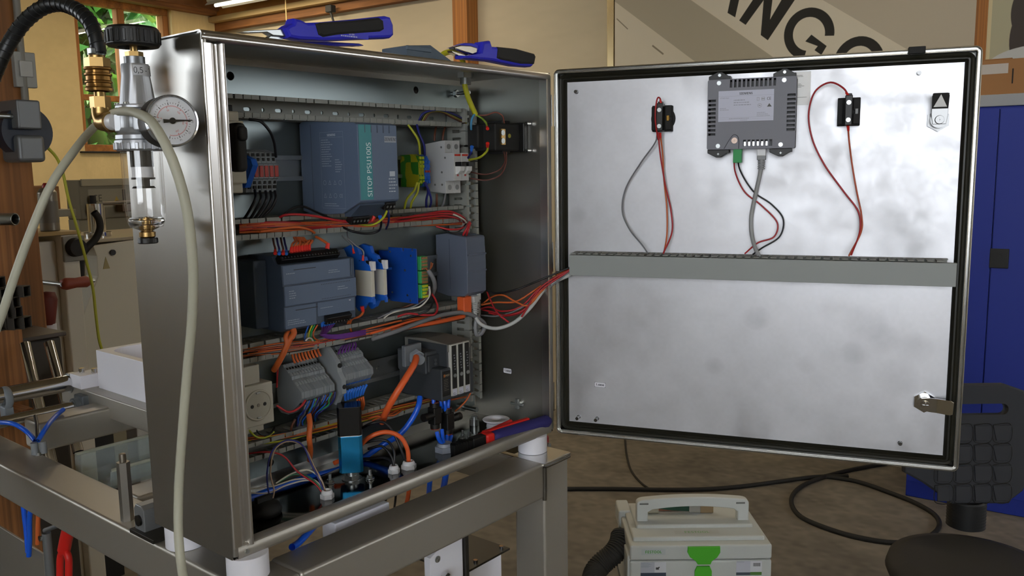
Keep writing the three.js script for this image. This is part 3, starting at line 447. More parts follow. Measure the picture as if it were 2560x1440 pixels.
// ---------- controller ----------
{
  const o = dev('controller', 'wide dark grey programmable controller full of orange wires, in the middle row', 'controller', -0.474, 0.237);
  const w = 0.122, prof = [[0.004, 0], [0.004, 0.1], [0.05, 0.101], [0.058, 0.1], [0.064, 0.09], [0.077, 0.089], [0.0785, 0.0615], [0.0805, 0.061], [0.0805, 0.034], [0.0785, 0.0335], [0.077, 0.004], [0.07, 0]];
  part(o, 'housing', side(prof, w, 0.0008), M.siemensDark);
  part(o, 'rear_unit', box(-0.02, 0.0, 0.004, 0.095, 0.006, 0.045, 0.002), M.siemensDark);
  part(o, 'upper_cover', box(0.001, w - 0.008, 0.063, 0.0885, 0.076, 0.0792, 0.001), M.siemens);
  part(o, 'centre_cover', box(0.0005, w - 0.0005, 0.035, 0.0615, 0.079, 0.0818, 0.001), M.siemens);
  part(o, 'lower_cover', box(0.001, 0.052, 0.004, 0.0335, 0.076, 0.079, 0.001), M.siemens);
  part(o, 'lower_cover', box(0.055, w - 0.002, 0.014, 0.0335, 0.076, 0.079, 0.001), M.siemens);
  part(o, 'cover_hinge', box(w - 0.0065, w - 0.001, 0.063, 0.0885, 0.076, 0.0795, 0.0015), M.siemensDark);
  for (const [x0, y] of [[0.018, 0.0815], [0.018, 0.0275]]) part(o, 'groove', box(x0, x0 + 0.036, y, y + 0.0009, 0.0788, 0.0794), M.black);
  const prn = (nm, x, y, z, pw, ph, f) => print(o, nm, pw, ph, (g, W, H) => { fill(g, W, H, '#596880'); f(g, W, H); }, [x, y, z], [0, 0, 0], 5000);
  prn('upper_print', 0.055, 0.0735, 0.0794, 0.1, 0.011, (g, W, H) => { small(g, 4, 4, W * 0.2, 1, 9, '#98a3b2'); small(g, W * 0.7, H * 0.3, W * 0.25, 2, 8, '#98a3b2'); });
  prn('centre_print', 0.06, 0.048, 0.082, 0.11, 0.024, (g, W, H) => { small(g, 10, 25, W * 0.1, 4, 9, '#98a3b2'); for (let i = 0; i < 18; i++) fill2(g, W * 0.5 + i * W * 0.026, 8, 5, 5, '#20252b'), fill2(g, W * 0.5 + i * W * 0.026, H - 12, 5, 5, '#20252b'); small(g, W * 0.75, 40, W * 0.2, 2, 9, '#98a3b2'); });
  prn('lower_print', 0.088, 0.0265, 0.0793, 0.06, 0.011, (g, W, H) => { small(g, 4, H * 0.6, W * 0.6, 1, 7, '#98a3b2'); fill2(g, W * 0.85, 5, 16, 10, '#aab'); });
  prn('port_print', 0.026, 0.012, 0.0793, 0.046, 0.011, (g, W, H) => small(g, 6, 8, W * 0.7, 3, 8, '#98a3b2'));
  const strip = (n, x, y, z, rx) => { const p = 0.0049, m = part(o, 'pin_strip', mg(box(0, n * p, -0.0055, 0.0055, -0.006, 0.006, 0.0008), ...Array.from({ length: n }, (_, i) => box(i * p + 0.0008, i * p + p - 0.0008, -0.0045, -0.0005, 0.0055, 0.0068))), M.black); put(m, x, y, z, rx); for (let i = 0; i < n; i++) { const s = part(m, 'screw', cyl(0.0011, 0.0011, 0.0005, 'z', 0, 0, 0, 10), M.zinc); s.position.set((i + 0.5) * p, -0.0022, 0.0071); } };
  strip(20, 0.004, 0.0955, 0.0655, -0.75); strip(9, 0.066, 0.0085, 0.0765, 0.55);
  part(o, 'network_port', box(0.012, 0.026, -0.001, 0.001, 0.05, 0.066), M.black);
}
// ---------- two blue relay modules ----------
{
  const prof = [[0.004, 0.018], [0.004, 0.078], [0.014, 0.088], [0.03, 0.094], [0.046, 0.091], [0.05, 0.081], [0.06, 0.078], [0.064, 0.069], [0.072, 0.066], [0.074, 0.058], [0.074, 0.012], [0.06, 0.01], [0.054, 0.001], [0.044, -0.004], [0.034, 0.004], [0.02, 0.01]];
  const mk = (x, label, dx) => {
    const o = dev('relay_module', label, 'relay', x, 0.245, PZ, 'slim blue relays');
    part(o, 'body', side(prof, 0.0062, 0.0005), M.blue);
    part(o, 'relay_block', box(-0.0012, 0.0055, 0.02, 0.058, 0.04 + dx, 0.0755, 0.0008), S(0xc6c1b2, 0.5));
    const lv = part(o, 'eject_lever', mg(box(0.0004, 0.0058, 0.057, 0.0725, 0.062, 0.07, 0.0006)), M.black); part(lv, 'white_cap', box(0.0002, 0.006, 0.0585, 0.072, 0.07, 0.079, 0.001), M.white);
    part(o, 'marker', box(0.001, 0.0052, 0.009, 0.017, 0.0735, 0.0765, 0.0005), M.blue);
    for (const [z, y] of [[0.03, 0.05], [0.02, 0.06], [0.05, 0.072], [0.03, 0.03]]) part(o, 'rivet_hole', cyl(0.0012, 0.0012, 0.0006, 'x', -0.0002, y, z, 10), S(0x123a80, 0.6));
    return o;
  };
  mk(-0.318, 'left slim blue relay module with a pale label beside the controller', 0);
  mk(-0.294, 'right slim blue relay module with a pale label, nearer the blue board', 0.002);
  const o = dev('cross_connector', 'small blue plug-in bridge reaching right of the relays', 'connector', -0.285, 0.2975, -0.118); part(o, 'bar', box(0, 0.03, 0, 0.004, 0, 0.004, 0.001), M.blue); part(o, 'grip', box(-0.002, 0.004, -0.001, 0.006, -0.001, 0.006, 0.001), M.blue);
}
{ // blue interface board in a carrier with green plugs
  const o = dev('interface_board', 'upright blue interface module with green plug connectors', 'circuit module', -0.2425, 0.246);
  part(o, 'side_plate', ext([[0, 0], [-0.061, 0], [-0.061, 0.084], [-0.054, 0.084], [-0.054, 0.08], [-0.051, 0.08], [-0.051, 0.084], [-0.034, 0.084], [-0.034, 0.079], [-0.031, 0.079], [-0.031, 0.084], [0, 0.084]].map(([a, b]) => [a, b]), 0.002, 0.0004).rotateY(Math.PI / 2).translate(0, 0, 0.03), M.pcb);
  part(o, 'carrier', mg(box(0.002, 0.02, 0.002, 0.078, 0.005, 0.07, 0.001), box(0.003, 0.018, 0.004, 0.012, 0.068, 0.086, 0.001)), M.pcb);
  for (const [y, z] of [[0.077, 0.034], [0.073, 0.08], [0.05, 0.066], [0.014, 0.036], [0.012, 0.07], [0.004, 0.076]]) put(part(o, 'screw', cyl(0.0016, 0.0016, 0.001, 'x', 0, 0, 0, 14), M.zinc), -0.0003, y, z);
  for (const [y0, y1] of [[0.051, 0.072], [0.0305, 0.05], [0.0085, 0.0295]]) {
    const b = part(o, 'plug', mg(box(0.004, 0.018, y0, y1, 0.066, 0.096, 0.001)), M.greenPin, 'green plug connector');
    for (let i = 0; i < 4; i++) { const y = y0 + (i + 0.5) * (y1 - y0) / 4; part(b, 'clamp_screw', mg(box(0.0055, 0.0165, y - 0.0019, y + 0.0019, 0.0955, 0.0985, 0.0005)), y0 < 0.02 ? S(0xb4bd1e, 0.5) : S(0x8f6a44, 0.5)); }
  }
}
{ // communication module
  const o = dev('network_module', 'blue-grey network module with ribbed front, at the right end of the middle row', 'network module', -0.1115, 0.239);
  part(o, 'housing', side([[0.004, 0.003], [0.004, 0.1], [0.03, 0.1035], [0.071, 0.0985], [0.073, 0.096], [0.075, 0.056], [0.074, 0.006], [0.066, 0], [0.03, -0.002]], 0.0465, 0.0012), M.csm);
  for (const y of [0.069, 0.0415]) part(o, 'ridge', side([[0.073, y - 0.0025], [0.0735, y + 0.0015], [0.0765, y + 0.001], [0.0768, y - 0.0015]], 0.045, 0.0002).translate(0.0008, 0, 0), M.csm);
  part(o, 'top_recess', box(0.008, 0.04, 0.0985, 0.1015, 0.03, 0.06, 0.001), M.siemensDark);
  part(o, 'side_seam', box(-0.0004, 0.0002, 0.01, 0.094, 0.035, 0.0355), M.siemensDark);
  part(o, 'rear_foot', box(0.002, 0.03, 0.03, 0.075, 0, 0.006), M.black);
  part(o, 'plug_socket', mg(box(0.02, 0.03, -0.009, 0.0, 0.052, 0.068, 0.001)), M.greyPlug);
}
// ---------- bottom row ----------
{ // socket
  const o = dev('power_socket', 'pale grey earthed mains socket at the lower left of the plate', 'socket', -0.535, 0.115);
  part(o, 'housing', mg(box(0, 0.0475, 0.002, 0.058, 0.004, 0.064, 0.002), box(0.004, 0.034, 0.05, 0.082, 0.004, 0.056, 0.0015), box(0.006, 0.036, -0.008, 0.006, 0.004, 0.056, 0.0015)), M.socket);
  part(o, 'round_recess', new THREE.TorusGeometry(0.0195, 0.0014, 10, 40).translate(0.0236, 0.03, 0.0645), M.socket);
  part(o, 'recess_floor', cyl(0.019, 0.019, 0.001, 'z', 0.0236, 0.03, 0.0643, 36), S(0xaaa698, 0.5));
  part(o, 'earth_spring', mg(box(0.0206, 0.0266, 0.0455, 0.0475, 0.0645, 0.0665, 0.0005), box(0.0206, 0.0266, 0.0125, 0.0145, 0.0645, 0.0665, 0.0005)), M.zinc);
  for (const x of [0.014, 0.0332]) part(o, 'pin_hole', cyl(0.0024, 0.0024, 0.001, 'z', x, 0.03, 0.0646, 18), M.black);
  part(o, 'centre_screw', cyl(0.0022, 0.0022, 0.001, 'z', 0.0236, 0.03, 0.0648, 16), S(0x88857a, 0.5));
}
{ // two stacks of sloped grey terminal blocks
  const prof = [[0.004, 0.002], [0.004, 0.064], [0.012, 0.0715], [0.022, 0.0715], [0.0245, 0.0675], [0.0325, 0.063], [0.034, 0.0605], [0.042, 0.056], [0.0425, 0.0515], [0.064, 0.036], [0.064, 0.0265], [0.052, 0.0135], [0.03, -0.003], [0.012, -0.003]];
  const tg = side(prof, 0.00485, 0.0004);
  const stack = (label, x, y, n, sc, col) => {
    const o = dev('terminal_strip', label, 'terminal strip', x, y); o.scale.setScalar(sc);
    for (let i = 0; i < n; i++) {
      const t = part(o, 'terminal', tg, i % 5 === 4 ? S(0x7c8287, 0.55) : M.terminal); t.position.set(i * 0.0051, 0, rr(-0.0004, 0.0004));
      part(t, 'wire_entry', mg(box(0.0012, 0.0036, -0.0016, 0.0016, 0, 0.0006)), M.black).position.set(0, 0.0655, 0.0288); t.children[0].rotation.x = -0.9;
      for (const [yy, zz] of [[0.0585, 0.0385], [0.0462, 0.0505]]) { const c = part(t, 'clamp', box(0.0009, 0.0039, -0.0032, 0.0032, -0.0006, 0.0012, 0.0003), S(0x9aa0a4, 0.5)); put(c, 0, yy, zz, -0.98); }
      part(t, 'lower_entry', box(0.001, 0.0038, 0, 0.004, 0, 0.0008), col).position.set(0, 0.0165, 0.0555); t.children[3].rotation.x = 0.85;
    }
    return o;
  };
  const a = stack('left stack of sloped grey terminal blocks with orange wires entering on top', -0.44, 0.112, 12, 0.95, M.blackSoft);
  const b = stack('right stack of sloped grey terminal blocks with violet wires entering on top', -0.362, 0.122, 11, 0.95, M.blue);
  part(b, 'end_bracket', side([[0.004, -0.008], [0.004, 0.074], [0.03, 0.078], [0.04, 0.07], [0.055, 0.055], [0.058, 0.04], [0.066, 0.03], [0.066, 0.008], [0.058, 0.002], [0.05, -0.012]], 0.0085, 0.0006).translate(-0.0095, 0, 0), S(0x92989c, 0.5));
  part(b, 'bracket_screw', mg(cyl(0.0035, 0.0035, 0.002, 'z', -0.005, 0.05, 0.058, 18), cyl(0.0035, 0.0035, 0.002, 'z', -0.005, 0.018, 0.066, 18)), M.blackSoft);
}
{ // valve terminal
  const zf = -0.062, fl = Zp(1103, 900, zf), fr = Zp(1183, 860, zf), w = fr.x - fl.x;
  const o = dev('valve_terminal', 'dark grey pneumatic valve terminal with three pale-framed valves', 'valve block', fl.x, 0.083), d = zf - PZ;
  part(o, 'base_block', mg(box(0, w, 0.004, 0.056, 0.006, d, 0.003), box(-0.006, w * 0.98, 0.05, 0.076, 0.03, d - 0.022, 0.002), box(w * 0.24, w * 0.98, 0.05, 0.092, 0.01, d - 0.004, 0.002)), S(0x373b40, 0.5));
  part(o, 'top_cover', side([[0.002, 0.076], [0.002, 0.094], [0.05, 0.0965], [d - 0.002, 0.092], [d - 0.002, 0.08], [0.04, 0.08]], w * 0.72, 0.0012).translate(w * 0.25, 0, 0), S(0x6e6c66, 0.55));
  part(o, 'connector_hood', mg(box(-0.008, 0.02, 0.046, 0.081, 0.012, d - 0.026, 0.003), box(-0.0085, 0.004, 0.05, 0.077, 0.03, 0.055, 0.002)), S(0x45494e, 0.5));
  for (let i = 0; i < 3; i++) {
    const x = w * (0.27 + 0.2 * i), v = part(o, 'valve', box(x, x + w * 0.19, 0.009, 0.092, d - 0.012, d + 0.0015, 0.0012), S(0xb9b8b2, 0.45), 'pale-framed valve');
    part(v, 'valve_face', box(x + w * 0.03, x + w * 0.16, 0.021, 0.09, d + 0.001, d + 0.0025, 0.0006), M.black);
    print(v, 'valve_label', w * 0.13, 0.0105, (g, W, H) => { fill(g, W, H, '#c7c8d8'); small(g, 4, H * 0.55, W * 0.8, 2, H * 0.14, '#555'); }, [x + w * 0.095, 0.0145, d + 0.0018], [0, 0, 0], 5000);
    print(v, 'valve_print', w * 0.1, 0.03, (g, W, H) => { fill(g, W, H, '#16171a'); g.fillStyle = '#9a9da2'; for (let k = 0; k < 6; k++) g.fillRect(W * (0.2 + 0.1 * (k % 3)), H * (0.05 + k * 0.15), W * 0.4, H * 0.06); }, [x + w * 0.095, 0.062, d + 0.0027], [0, 0, 0], 5000);
    put(part(v, 'override_screw', screwG(0.0032), M.zinc), x + w * 0.095, 0.042, d + 0.0025);
  }
  part(o, 'node_face', box(0.0015, w * 0.25, 0.012, 0.052, d - 0.004, d + 0.0008, 0.0006), M.black);
  print(o, 'node_print', w * 0.2, 0.032, (g, W, H) => { fill(g, W, H, '#1a1b1d'); fill2(g, W * 0.08, H * 0.08, W * 0.25, H * 0.14, '#a8642e'); txt(g, 'FESTO', W * 0.36, H * 0.16, H * 0.13, '#b9a98c'); small(g, W * 0.1, H * 0.35, W * 0.7, 7, H * 0.05, '#70695c'); }, [w * 0.13, 0.034, d + 0.001], [0, 0, 0], 6000);
  for (const y of [0.062, 0.068]) part(o, 'plug_contact', cyl(0.0026, 0.0026, 0.002, 'z', w * 0.12, y - 0.001, d - 0.0215, 16), S(0x666a70, 0.4, 0.5));
  const g = Zp(1041, 893, -0.092), pl = part(o, 'plug_plate', box(-0.02, 0.016, -0.013, 0.02, -0.012, -0.004, 0.0015), S(0x6b7076, 0.5)); pl.position.set(g.x - fl.x, g.y - CB - 0.083, d + zf * 0 + (-0.092 - zf)); 
  const gl = part(o, 'cable_gland', mg(flatHex(hex(0.0125, 0.008, 'z', 0, 0, 0)), cyl(0.0095, 0.0075, 0.01, 'z', 0, 0, 0.008, 24)), S(0x8d949c, 0.45)); gl.position.set(g.x - fl.x, g.y - CB - 0.083, -0.092 - PZ); gl.rotation.set(0.25, -0.2, 0);
}
{ // main switch on the right inner wall
  const c = Xp(1284, 345, -0.002), o = thing('main_switch', 'black main switch with brass terminals on the right inner wall', 'switch', V(0, c.y, c.z));
  part(o, 'mount', mg(box(-0.012, -0.0016, -0.024, 0.024, -0.03, 0.03, 0.002), cyl(0.022, 0.022, 0.014, 'x', -0.008, 0, 0, 30)), M.black);
  part(o, 'contact_block', mg(box(-0.075, -0.012, -0.022, 0.022, -0.024, 0.022, 0.003), box(-0.088, -0.06, -0.018, 0.02, -0.028, -0.004, 0.003), box(-0.05, -0.03, -0.027, 0.027, -0.016, 0.016, 0.002)), M.blackSoft);
  const br = part(o, 'brass_terminal', box(-0.064, -0.054, -0.013, 0.013, 0.02, 0.026, 0.0008), M.brass, 'brass terminal plate');
  for (const y of [-0.0065, 0.0065]) put(part(br, 'screw', screwG(0.0045), M.zinc), -0.062, y, 0.0262);
  part(o, 'yellow_dot', cyl(0.0035, 0.0035, 0.0008, 'z', -0.04, 0.002, 0.0222, 20), S(0xa8a13c, 0.5));
  for (const y of [-0.022, 0.022]) put(part(o, 'fixing_screw', mg(cyl(0.003, 0.003, 0.01, 'x', 0, 0, 0, 16)), M.chrome), -0.008, y, 0.036);
}
{ // gland in the roof, three white glands and the black knob of the floor
  const p = Yp(1160, 196, CB + 0.59), o = thing('roof_gland', 'metal cable gland in the cabinet roof above the yellow cable', 'cable gland', V(p.x, CB + 0.5985, -0.085));
  part(o, 'nut', flatHex(hex(0.0125, 0.008, 'y', 0, -0.004, 0)), M.zinc); part(o, 'sleeve', cyl(0.009, 0.008, 0.012, 'y', 0, -0.012, 0, 24), M.zinc);
  const gland = (px, py, r, label) => { const q = Yp(px, py, CB + 0.004), g = thing('cable_gland', label, 'cable gland', V(q.x, CB + 0.0019, q.z)); part(g, 'nut', flatHex(hex(r, 0.006, 'y', 0, 0.003, 0)), M.white); part(g, 'dome', lathe([[r * 0.82, 0.006], [r * 0.8, 0.0085], [r * 0.66, 0.0115], [r * 0.5, 0.0118], [r * 0.5, 0.004]], 30), M.white); return g; };
  gland(818, 1241, 0.0098, 'white cable gland with thin coloured wires, left of the three'); gland(985, 1178, 0.009, 'white cable gland with black cables, middle of the three'); gland(1022, 1167, 0.0118, 'white cable gland with orange cable, right of the three');
  const q = Yp(672, 1288, CB + 0.002), k = thing('cable_clump', 'dark rubber plug on the cabinet floor by the left rim', 'plug', V(q.x, CB + 0.002, q.z - 0.01)); part(k, 'body', lathe([[0, 0], [0.022, 0], [0.0235, 0.006], [0.02, 0.013], [0.013, 0.017], [0, 0.018]], 28), M.blackSoft); part(k, 'grip', box(-0.012, 0.012, 0.014, 0.024, -0.004, 0.004, 0.002), M.blackSoft);
}
{ // black and blue pressure transducer standing on the floor
  const q = Yp(880, 1196, CB + 0.002), tp = Zp(876, 1012, q.z), H = tp.y - CB, o = thing('pressure_transducer', 'square transducer, glossy black above and metallic blue below, on the cabinet floor', 'sensor', V(q.x, CB + 0.002, q.z), -0.72);
  const sh = (s, r) => { const p = new THREE.Shape(), a = s / 2; p.moveTo(-a + r, -a); p.lineTo(a - r, -a); p.lineTo(a, -a + r); p.lineTo(a, a - r); p.lineTo(a - r, a); p.lineTo(-a + r, a); p.lineTo(-a, a - r); p.lineTo(-a, -a + r); p.closePath(); return p; };
  const pr = (s, h, r) => ext(sh(s, r), h, 0.0006).rotateX(-Math.PI / 2);
  part(o, 'lower_body', pr(0.034, 0.054, 0.004).translate(0, 0.014, 0), M.anodBlue, 'metallic blue lower body');
  part(o, 'seal_line', pr(0.0348, 0.0012, 0.004).translate(0, 0.068, 0), M.zinc);
  part(o, 'upper_body', pr(0.034, H - 0.07, 0.003).translate(0, 0.0692, 0), S(0x0e0f11, 0.25), 'glossy black upper body');
  part(o, 'thread', mg(cyl(0.0085, 0.0085, 0.013, 'y', 0, 0.0075, 0, 24), flatHex(hex(0.012, 0.005, 'y', 0, 0.004, 0)), cyl(0.015, 0.015, 0.0012, 'y', 0, 0.0006, 0, 28)), M.zinc);
}
{ // two black one-way flow valves with blue tubes
  const mk = (px, py, label, s, kx) => { const p = Zp(px, py, -0.09), o = thing('flow_valve', label, 'pneumatic valve', V(p.x, p.y, -0.09)); part(o, 'body', mg(box(-0.0085, 0.0085, -0.014, 0.014, -0.008, 0.008, 0.002), cyl(0.0078, 0.0078, 0.042, 'y', 0, 0, 0, 22), cyl(0.006, 0.006, 0.02, 'x', s * 0.012, 0.002, 0.002, 18)), M.black); part(o, 'knob', mg(cyl(0.0065, 0.0065, 0.007, 'x', s * (0.024), 0.002, 0.002, 14), cyl(0.003, 0.003, 0.006, 'x', s * 0.019, 0.002, 0.002, 12)), S(0x2a2622, 0.4, 0.5)); part(o, 'release_ring', cyl(0.0072, 0.0072, 0.002, 'y', 0, 0.0215, 0, 22), S(0x6a2a26, 0.5)); part(o, 'release_ring', cyl(0.0072, 0.0072, 0.002, 'y', 0, -0.0215, 0, 22), S(0x8a2a22, 0.5)); return o; };
  mk(1087, 1038, 'left black push-in flow valve on the blue tubes', -1); mk(1119, 1052, 'right black push-in flow valve on the blue tubes', 1);
  const q = Yp(1112, 1128, CB + 0.002), b = thing('tube_gland', 'grey plastic block where blue tubes pass the cabinet floor', 'tube gland', V(q.x, CB + 0.002, q.z)); part(b, 'block', flatHex(hex(0.016, 0.009, 'y', 0, 0.0045, 0)), S(0x8c93a0, 0.45)); part(b, 'lip', cyl(0.0125, 0.0115, 0.005, 'y', 0, 0.0115, 0, 24), S(0x8c93a0, 0.45));
}
{ // spool and wire strippers on the floor at the right
  const q = Yp(1241, 1078, CB + 0.002), o = thing('wire_spool', 'white plastic spool lying on the cabinet floor', 'spool', V(q.x, CB + 0.002, q.z));
  part(o, 'spool_body', lathe([[0.006, 0], [0.02, 0], [0.0205, 0.0012], [0.02, 0.002], [0.0135, 0.003], [0.013, 0.016], [0.0225, 0.0195], [0.0235, 0.0212], [0.0225, 0.0222], [0.0085, 0.0222], [0.007, 0.012], [0.006, 0]], 44), M.nylon);
  part(o, 'wound_wire', lathe([[0.0132, 0.003], [0.0165, 0.0045], [0.017, 0.0095], [0.0162, 0.0145], [0.0132, 0.0155]], 36), M.nylon);
  part(o, 'loose_end', tube([V(0.012, 0.012, 0.012), V(0.004, 0.016, 0.018), V(-0.012, 0.006, 0.022), V(-0.022, 0.003, 0.018), V(-0.026, 0.001, 0.014)], 0.0009), M.nylon);
  const a = Yp(1215, 1100, CB + 0.014), b = Zp(1375, 1050, -0.004), d = b.clone().sub(a), L = d.length(), t = thing('wire_stripper', 'red and blue wire strippers lying along the front rim of the cabinet', 'pliers', a); t.quaternion.setFromUnitVectors(V(1, 0, 0), d.clone().normalize());
  part(t, 'handle_grip', mg(lathe([[0, 0.008], [0.0105, 0.01], [0.0115, 0.03], [0.0105, L * 0.8], [0.0108, L * 0.94], [0.006, L], [0, L + 0.001]], 26).rotateZ(-Math.PI / 2)), S(0x2a2668, 0.6), 'blue grip');
  part(t, 'handle_shell', mg(box(-0.006, 0.012, -0.0125, 0.0125, -0.0115, 0.0115, 0.005), box(0.005, L * 0.9, -0.013, -0.0088, -0.006, 0.006, 0.003), box(0.0, L * 0.7, 0.009, 0.013, -0.012, -0.003, 0.002)), M.redTool);
  part(t, 'second_handle', tube([V(-0.02, 0.002, -0.012), V(0.02, 0.004, -0.018), V(0.07, 0.008, -0.022)], 0.0048, 24, 12), M.redTool);
  part(t, 'jaw', mg(box(-0.066, -0.004, -0.009, 0.009, -0.006, 0.006, 0.001), box(-0.03, 0.002, -0.011, 0.011, -0.008, 0.008, 0.002), ...Array.from({ length: 6 }, (_, i) => box(-0.064 + i * 0.005, -0.061 + i * 0.005, -0.0102, 0.0102, -0.0068, 0.0068))), M.black);
  part(t, 'jaw_screw', cyl(0.003, 0.003, 0.0135, 'z', -0.012, 0.002, 0, 18), M.zinc);
}

// ---------- wires: points [pixel x, pixel y, depth z], measured in the photograph ----------
function wireObj(name, label, category, pts, r, mat, group, ends = []) {
  const c = pts[Math.floor(pts.length / 2)].clone(), loc = pts.map((p) => p.clone().sub(c));
  const seg = Math.min(90, Math.max(14, pts.length * 9));
  if (!ends.length) return solo(name, label, category, tube(loc, r, seg, r > 0.003 ? 14 : 8), mat, c, 0, group);
  const o = thing(name, label, category, c, 0, group); part(o, 'insulation', tube(loc, r, seg, r > 0.003 ? 14 : 8), mat);
  for (const [k, m] of ends) { const p = loc[k ? loc.length - 1 : 0], q = loc[k ? loc.length - 2 : 1], d = q.clone().sub(p).normalize(); const f = part(o, 'ferrule', cyl(r * 1.7, r * 1.25, 0.008, 'y', 0, 0.004, 0, 12), m); f.position.copy(p); f.quaternion.setFromUnitVectors(AX.y, d); }
  return o;
}
const zp = (a) => a.map(([x, y, z]) => Zp(x, y, z));
const W = (label, pts, r, mat, group, ends) => wireObj('wire', label, 'wire', zp(pts), r, mat, group, ends);
const FR = M.ferruleRed, FB = M.ferruleBlue;
// black wires of the grey and red terminals
const gA = 'black wires below the red terminals';
[[637, 475, 612, 545], [650, 478, 622, 552], [664, 478, 632, 552], [676, 478, 640, 556], [687, 478, 650, 548]].forEach(([a, b, c, d], i) => W(`${ORD[i]} thin black wire from the left below the grey and red terminals`, [[a, b, -0.125], [a + 2, b + 20, -0.115], [a - 8, b + 42, -0.118], [c, d, -0.13], [c - 10, d + 12, -0.14]], 0.0019, M.blackWire, gA));
W('black wire arching from the beige motor switch to the terminals', [[622, 298, -0.11], [650, 303, -0.1], [672, 325, -0.1], [685, 355, -0.11], [690, 392, -0.126]], 0.0019, M.blackWire);
W('black wire hump rising out of the second duct under the power supply', [[700, 545, -0.125], [730, 522, -0.12], [755, 516, -0.115], [790, 530, -0.115], [830, 548, -0.12]], 0.0016, M.blackWire);
// second duct: wires lying in it and hanging out
W('bright red wire drooping to the power supply terminals', [[690, 548, -0.13], [715, 537, -0.115], [770, 538, -0.1], [850, 552, -0.085], [905, 558, -0.075], [930, 552, -0.07], [936, 541, -0.068]], 0.0017, M.red, undefined, [[1, FR]]);
W('black wire drooping in front of the second duct', [[950, 541, -0.068], [953, 560, -0.075], [945, 578, -0.09], [920, 584, -0.1], [880, 578, -0.11], [850, 565, -0.13]], 0.0017, M.blackWire, undefined, [[0, FB]]);
W('yellow-green wire curving under the power supply', [[971, 501, -0.046], [968, 525, -0.05], [955, 548, -0.06], [930, 562, -0.075], [900, 560, -0.09], [868, 543, -0.11]], 0.0016, M.yellowGreen, undefined, [[0, FR]]);
W('violet-blue wire dropping from the power supply terminals', [[966, 501, -0.046], [968, 520, -0.048], [972, 540, -0.06], [970, 560, -0.1], [965, 572, -0.135]], 0.0016, M.navyWire, undefined, [[0, FB]]);
W('red stub wire at the power supply terminals', [[958, 501, -0.046], [959, 515, -0.05], [957, 535, -0.1], [950, 562, -0.14]], 0.0016, M.red, undefined, [[0, FR]]);
const gB = 'wires lying in the second duct', ocol = [M.orange, M.red, M.orange, M.red, M.orange, M.greyWire, M.red, M.blackWire];
for (let i = 0; i < 13; i++) { const k = i / 12, y = 562 + 16 * k, m = ocol[i % 8], cn = m === M.red ? 'red' : m === M.orange ? 'orange' : m === M.greyWire ? 'grey' : 'black'; W(`${cn} wire lying lengthwise in the second wiring duct`, [[598, y + rr(-4, 4), -0.135], [680, y - 4 + rr(-6, 4), -0.122], [790, y - 7 + rr(-6, 6), -0.13], [900, y - 10 + rr(-5, 6), -0.124], [1010, y - 14 + rr(-6, 5), -0.127], [1120, y - 18 + rr(-4, 6), -0.128], [1168, y - 18, -0.14]], 0.0016, m, gB + ', ' + cn); }
[[1060, 536, 1120, 528, 1165, 560], [1040, 540, 1130, 535, 1160, 556], [1050, 546, 1110, 540, 1150, 552]].forEach(([a, b, c, d, e, f], i) => W(`${['topmost', 'middle', 'lowest'][i]} red wire bowed out of the right end of the second duct`, [[a - 90, b + 14, -0.13], [a, b, -0.115], [c, d, -0.108], [e - 6, (d + f) / 2, -0.11], [e, f, -0.125]], 0.0017, M.red, 'bowed red wires at the right end'));
W('white wire bowed over the right end of the second duct', [[1095, 534, -0.12], [1130, 535, -0.108], [1158, 548, -0.105], [1168, 562, -0.12]], 0.0014, M.whiteWire);
W('red wire dropping to the top of the network module', [[1174, 555, -0.1], [1168, 570, -0.095], [1160, 583, -0.1], [1157, 594, -0.113]], 0.0019, M.red, undefined, [[1, FR]]);
W('red wire with blue sleeve at the top of the network module', [[1176, 558, -0.098], [1170, 575, -0.094], [1164, 596, -0.11]], 0.0019, M.red, undefined, [[1, FB]]);
W('red wire looped below the right end of the second duct', [[1168, 560, -0.11], [1150, 572, -0.1], [1120, 573, -0.1], [1090, 566, -0.115]], 0.0017, M.red);
W('black wire looped below the right end of the second duct', [[1165, 560, -0.105], [1145, 580, -0.1], [1120, 580, -0.1], [1098, 566, -0.12]], 0.0013, M.blackWire);
// orange wires into the controller
const gC = 'orange wires looping onto the controller top', top0 = Zp(742, 636, -0.088);
for (let i = 0; i < 8; i++) { const x = 728 + i * 6.4, y = 632 - i * 0.8; W(`${ORD[i]} short orange wire from the left looping onto the controller top`, [[x, y, -0.086], [x + 1, y - 13, -0.088], [x + 3 + 5 * (i % 3), y - 22 - 3 * (i % 2), -0.098], [738 + i * 4, 602, -0.11], [735 + i * 3.4, 594, -0.12]], 0.0015, M.orange, gC, [[0, FR]]); }
W('orange wire with red sleeves at the right of the controller top', [[818, 622, -0.09], [820, 612, -0.09], [805, 600, -0.1], [790, 592, -0.115]], 0.0019, M.orange, undefined, [[0, FR]]);
[[688, 634, FR], [698, 635, FB], [708, 635, FR], [716, 635, FB]].forEach(([x, y, f], i) => W(['leftmost dark wire end with red sleeve on the controller', 'dark wire end with blue sleeve on the controller, second from left', 'dark wire end with red sleeve on the controller, third from left', 'dark wire end with blue sleeve on the controller, fourth from left'][i], [[x, y, -0.09], [x, y - 12, -0.098], [x - 3, y - 24, -0.115], [x - 6, y - 40, -0.14]], 0.0014, i % 2 ? M.navyWire : M.brownWire, undefined, [[0, f]]));
W('orange wire bending over the edge of the second duct', [[650, 580, -0.12], [700, 572, -0.115], [745, 568, -0.11], [775, 575, -0.112], [786, 582, -0.12]], 0.0019, M.orange);
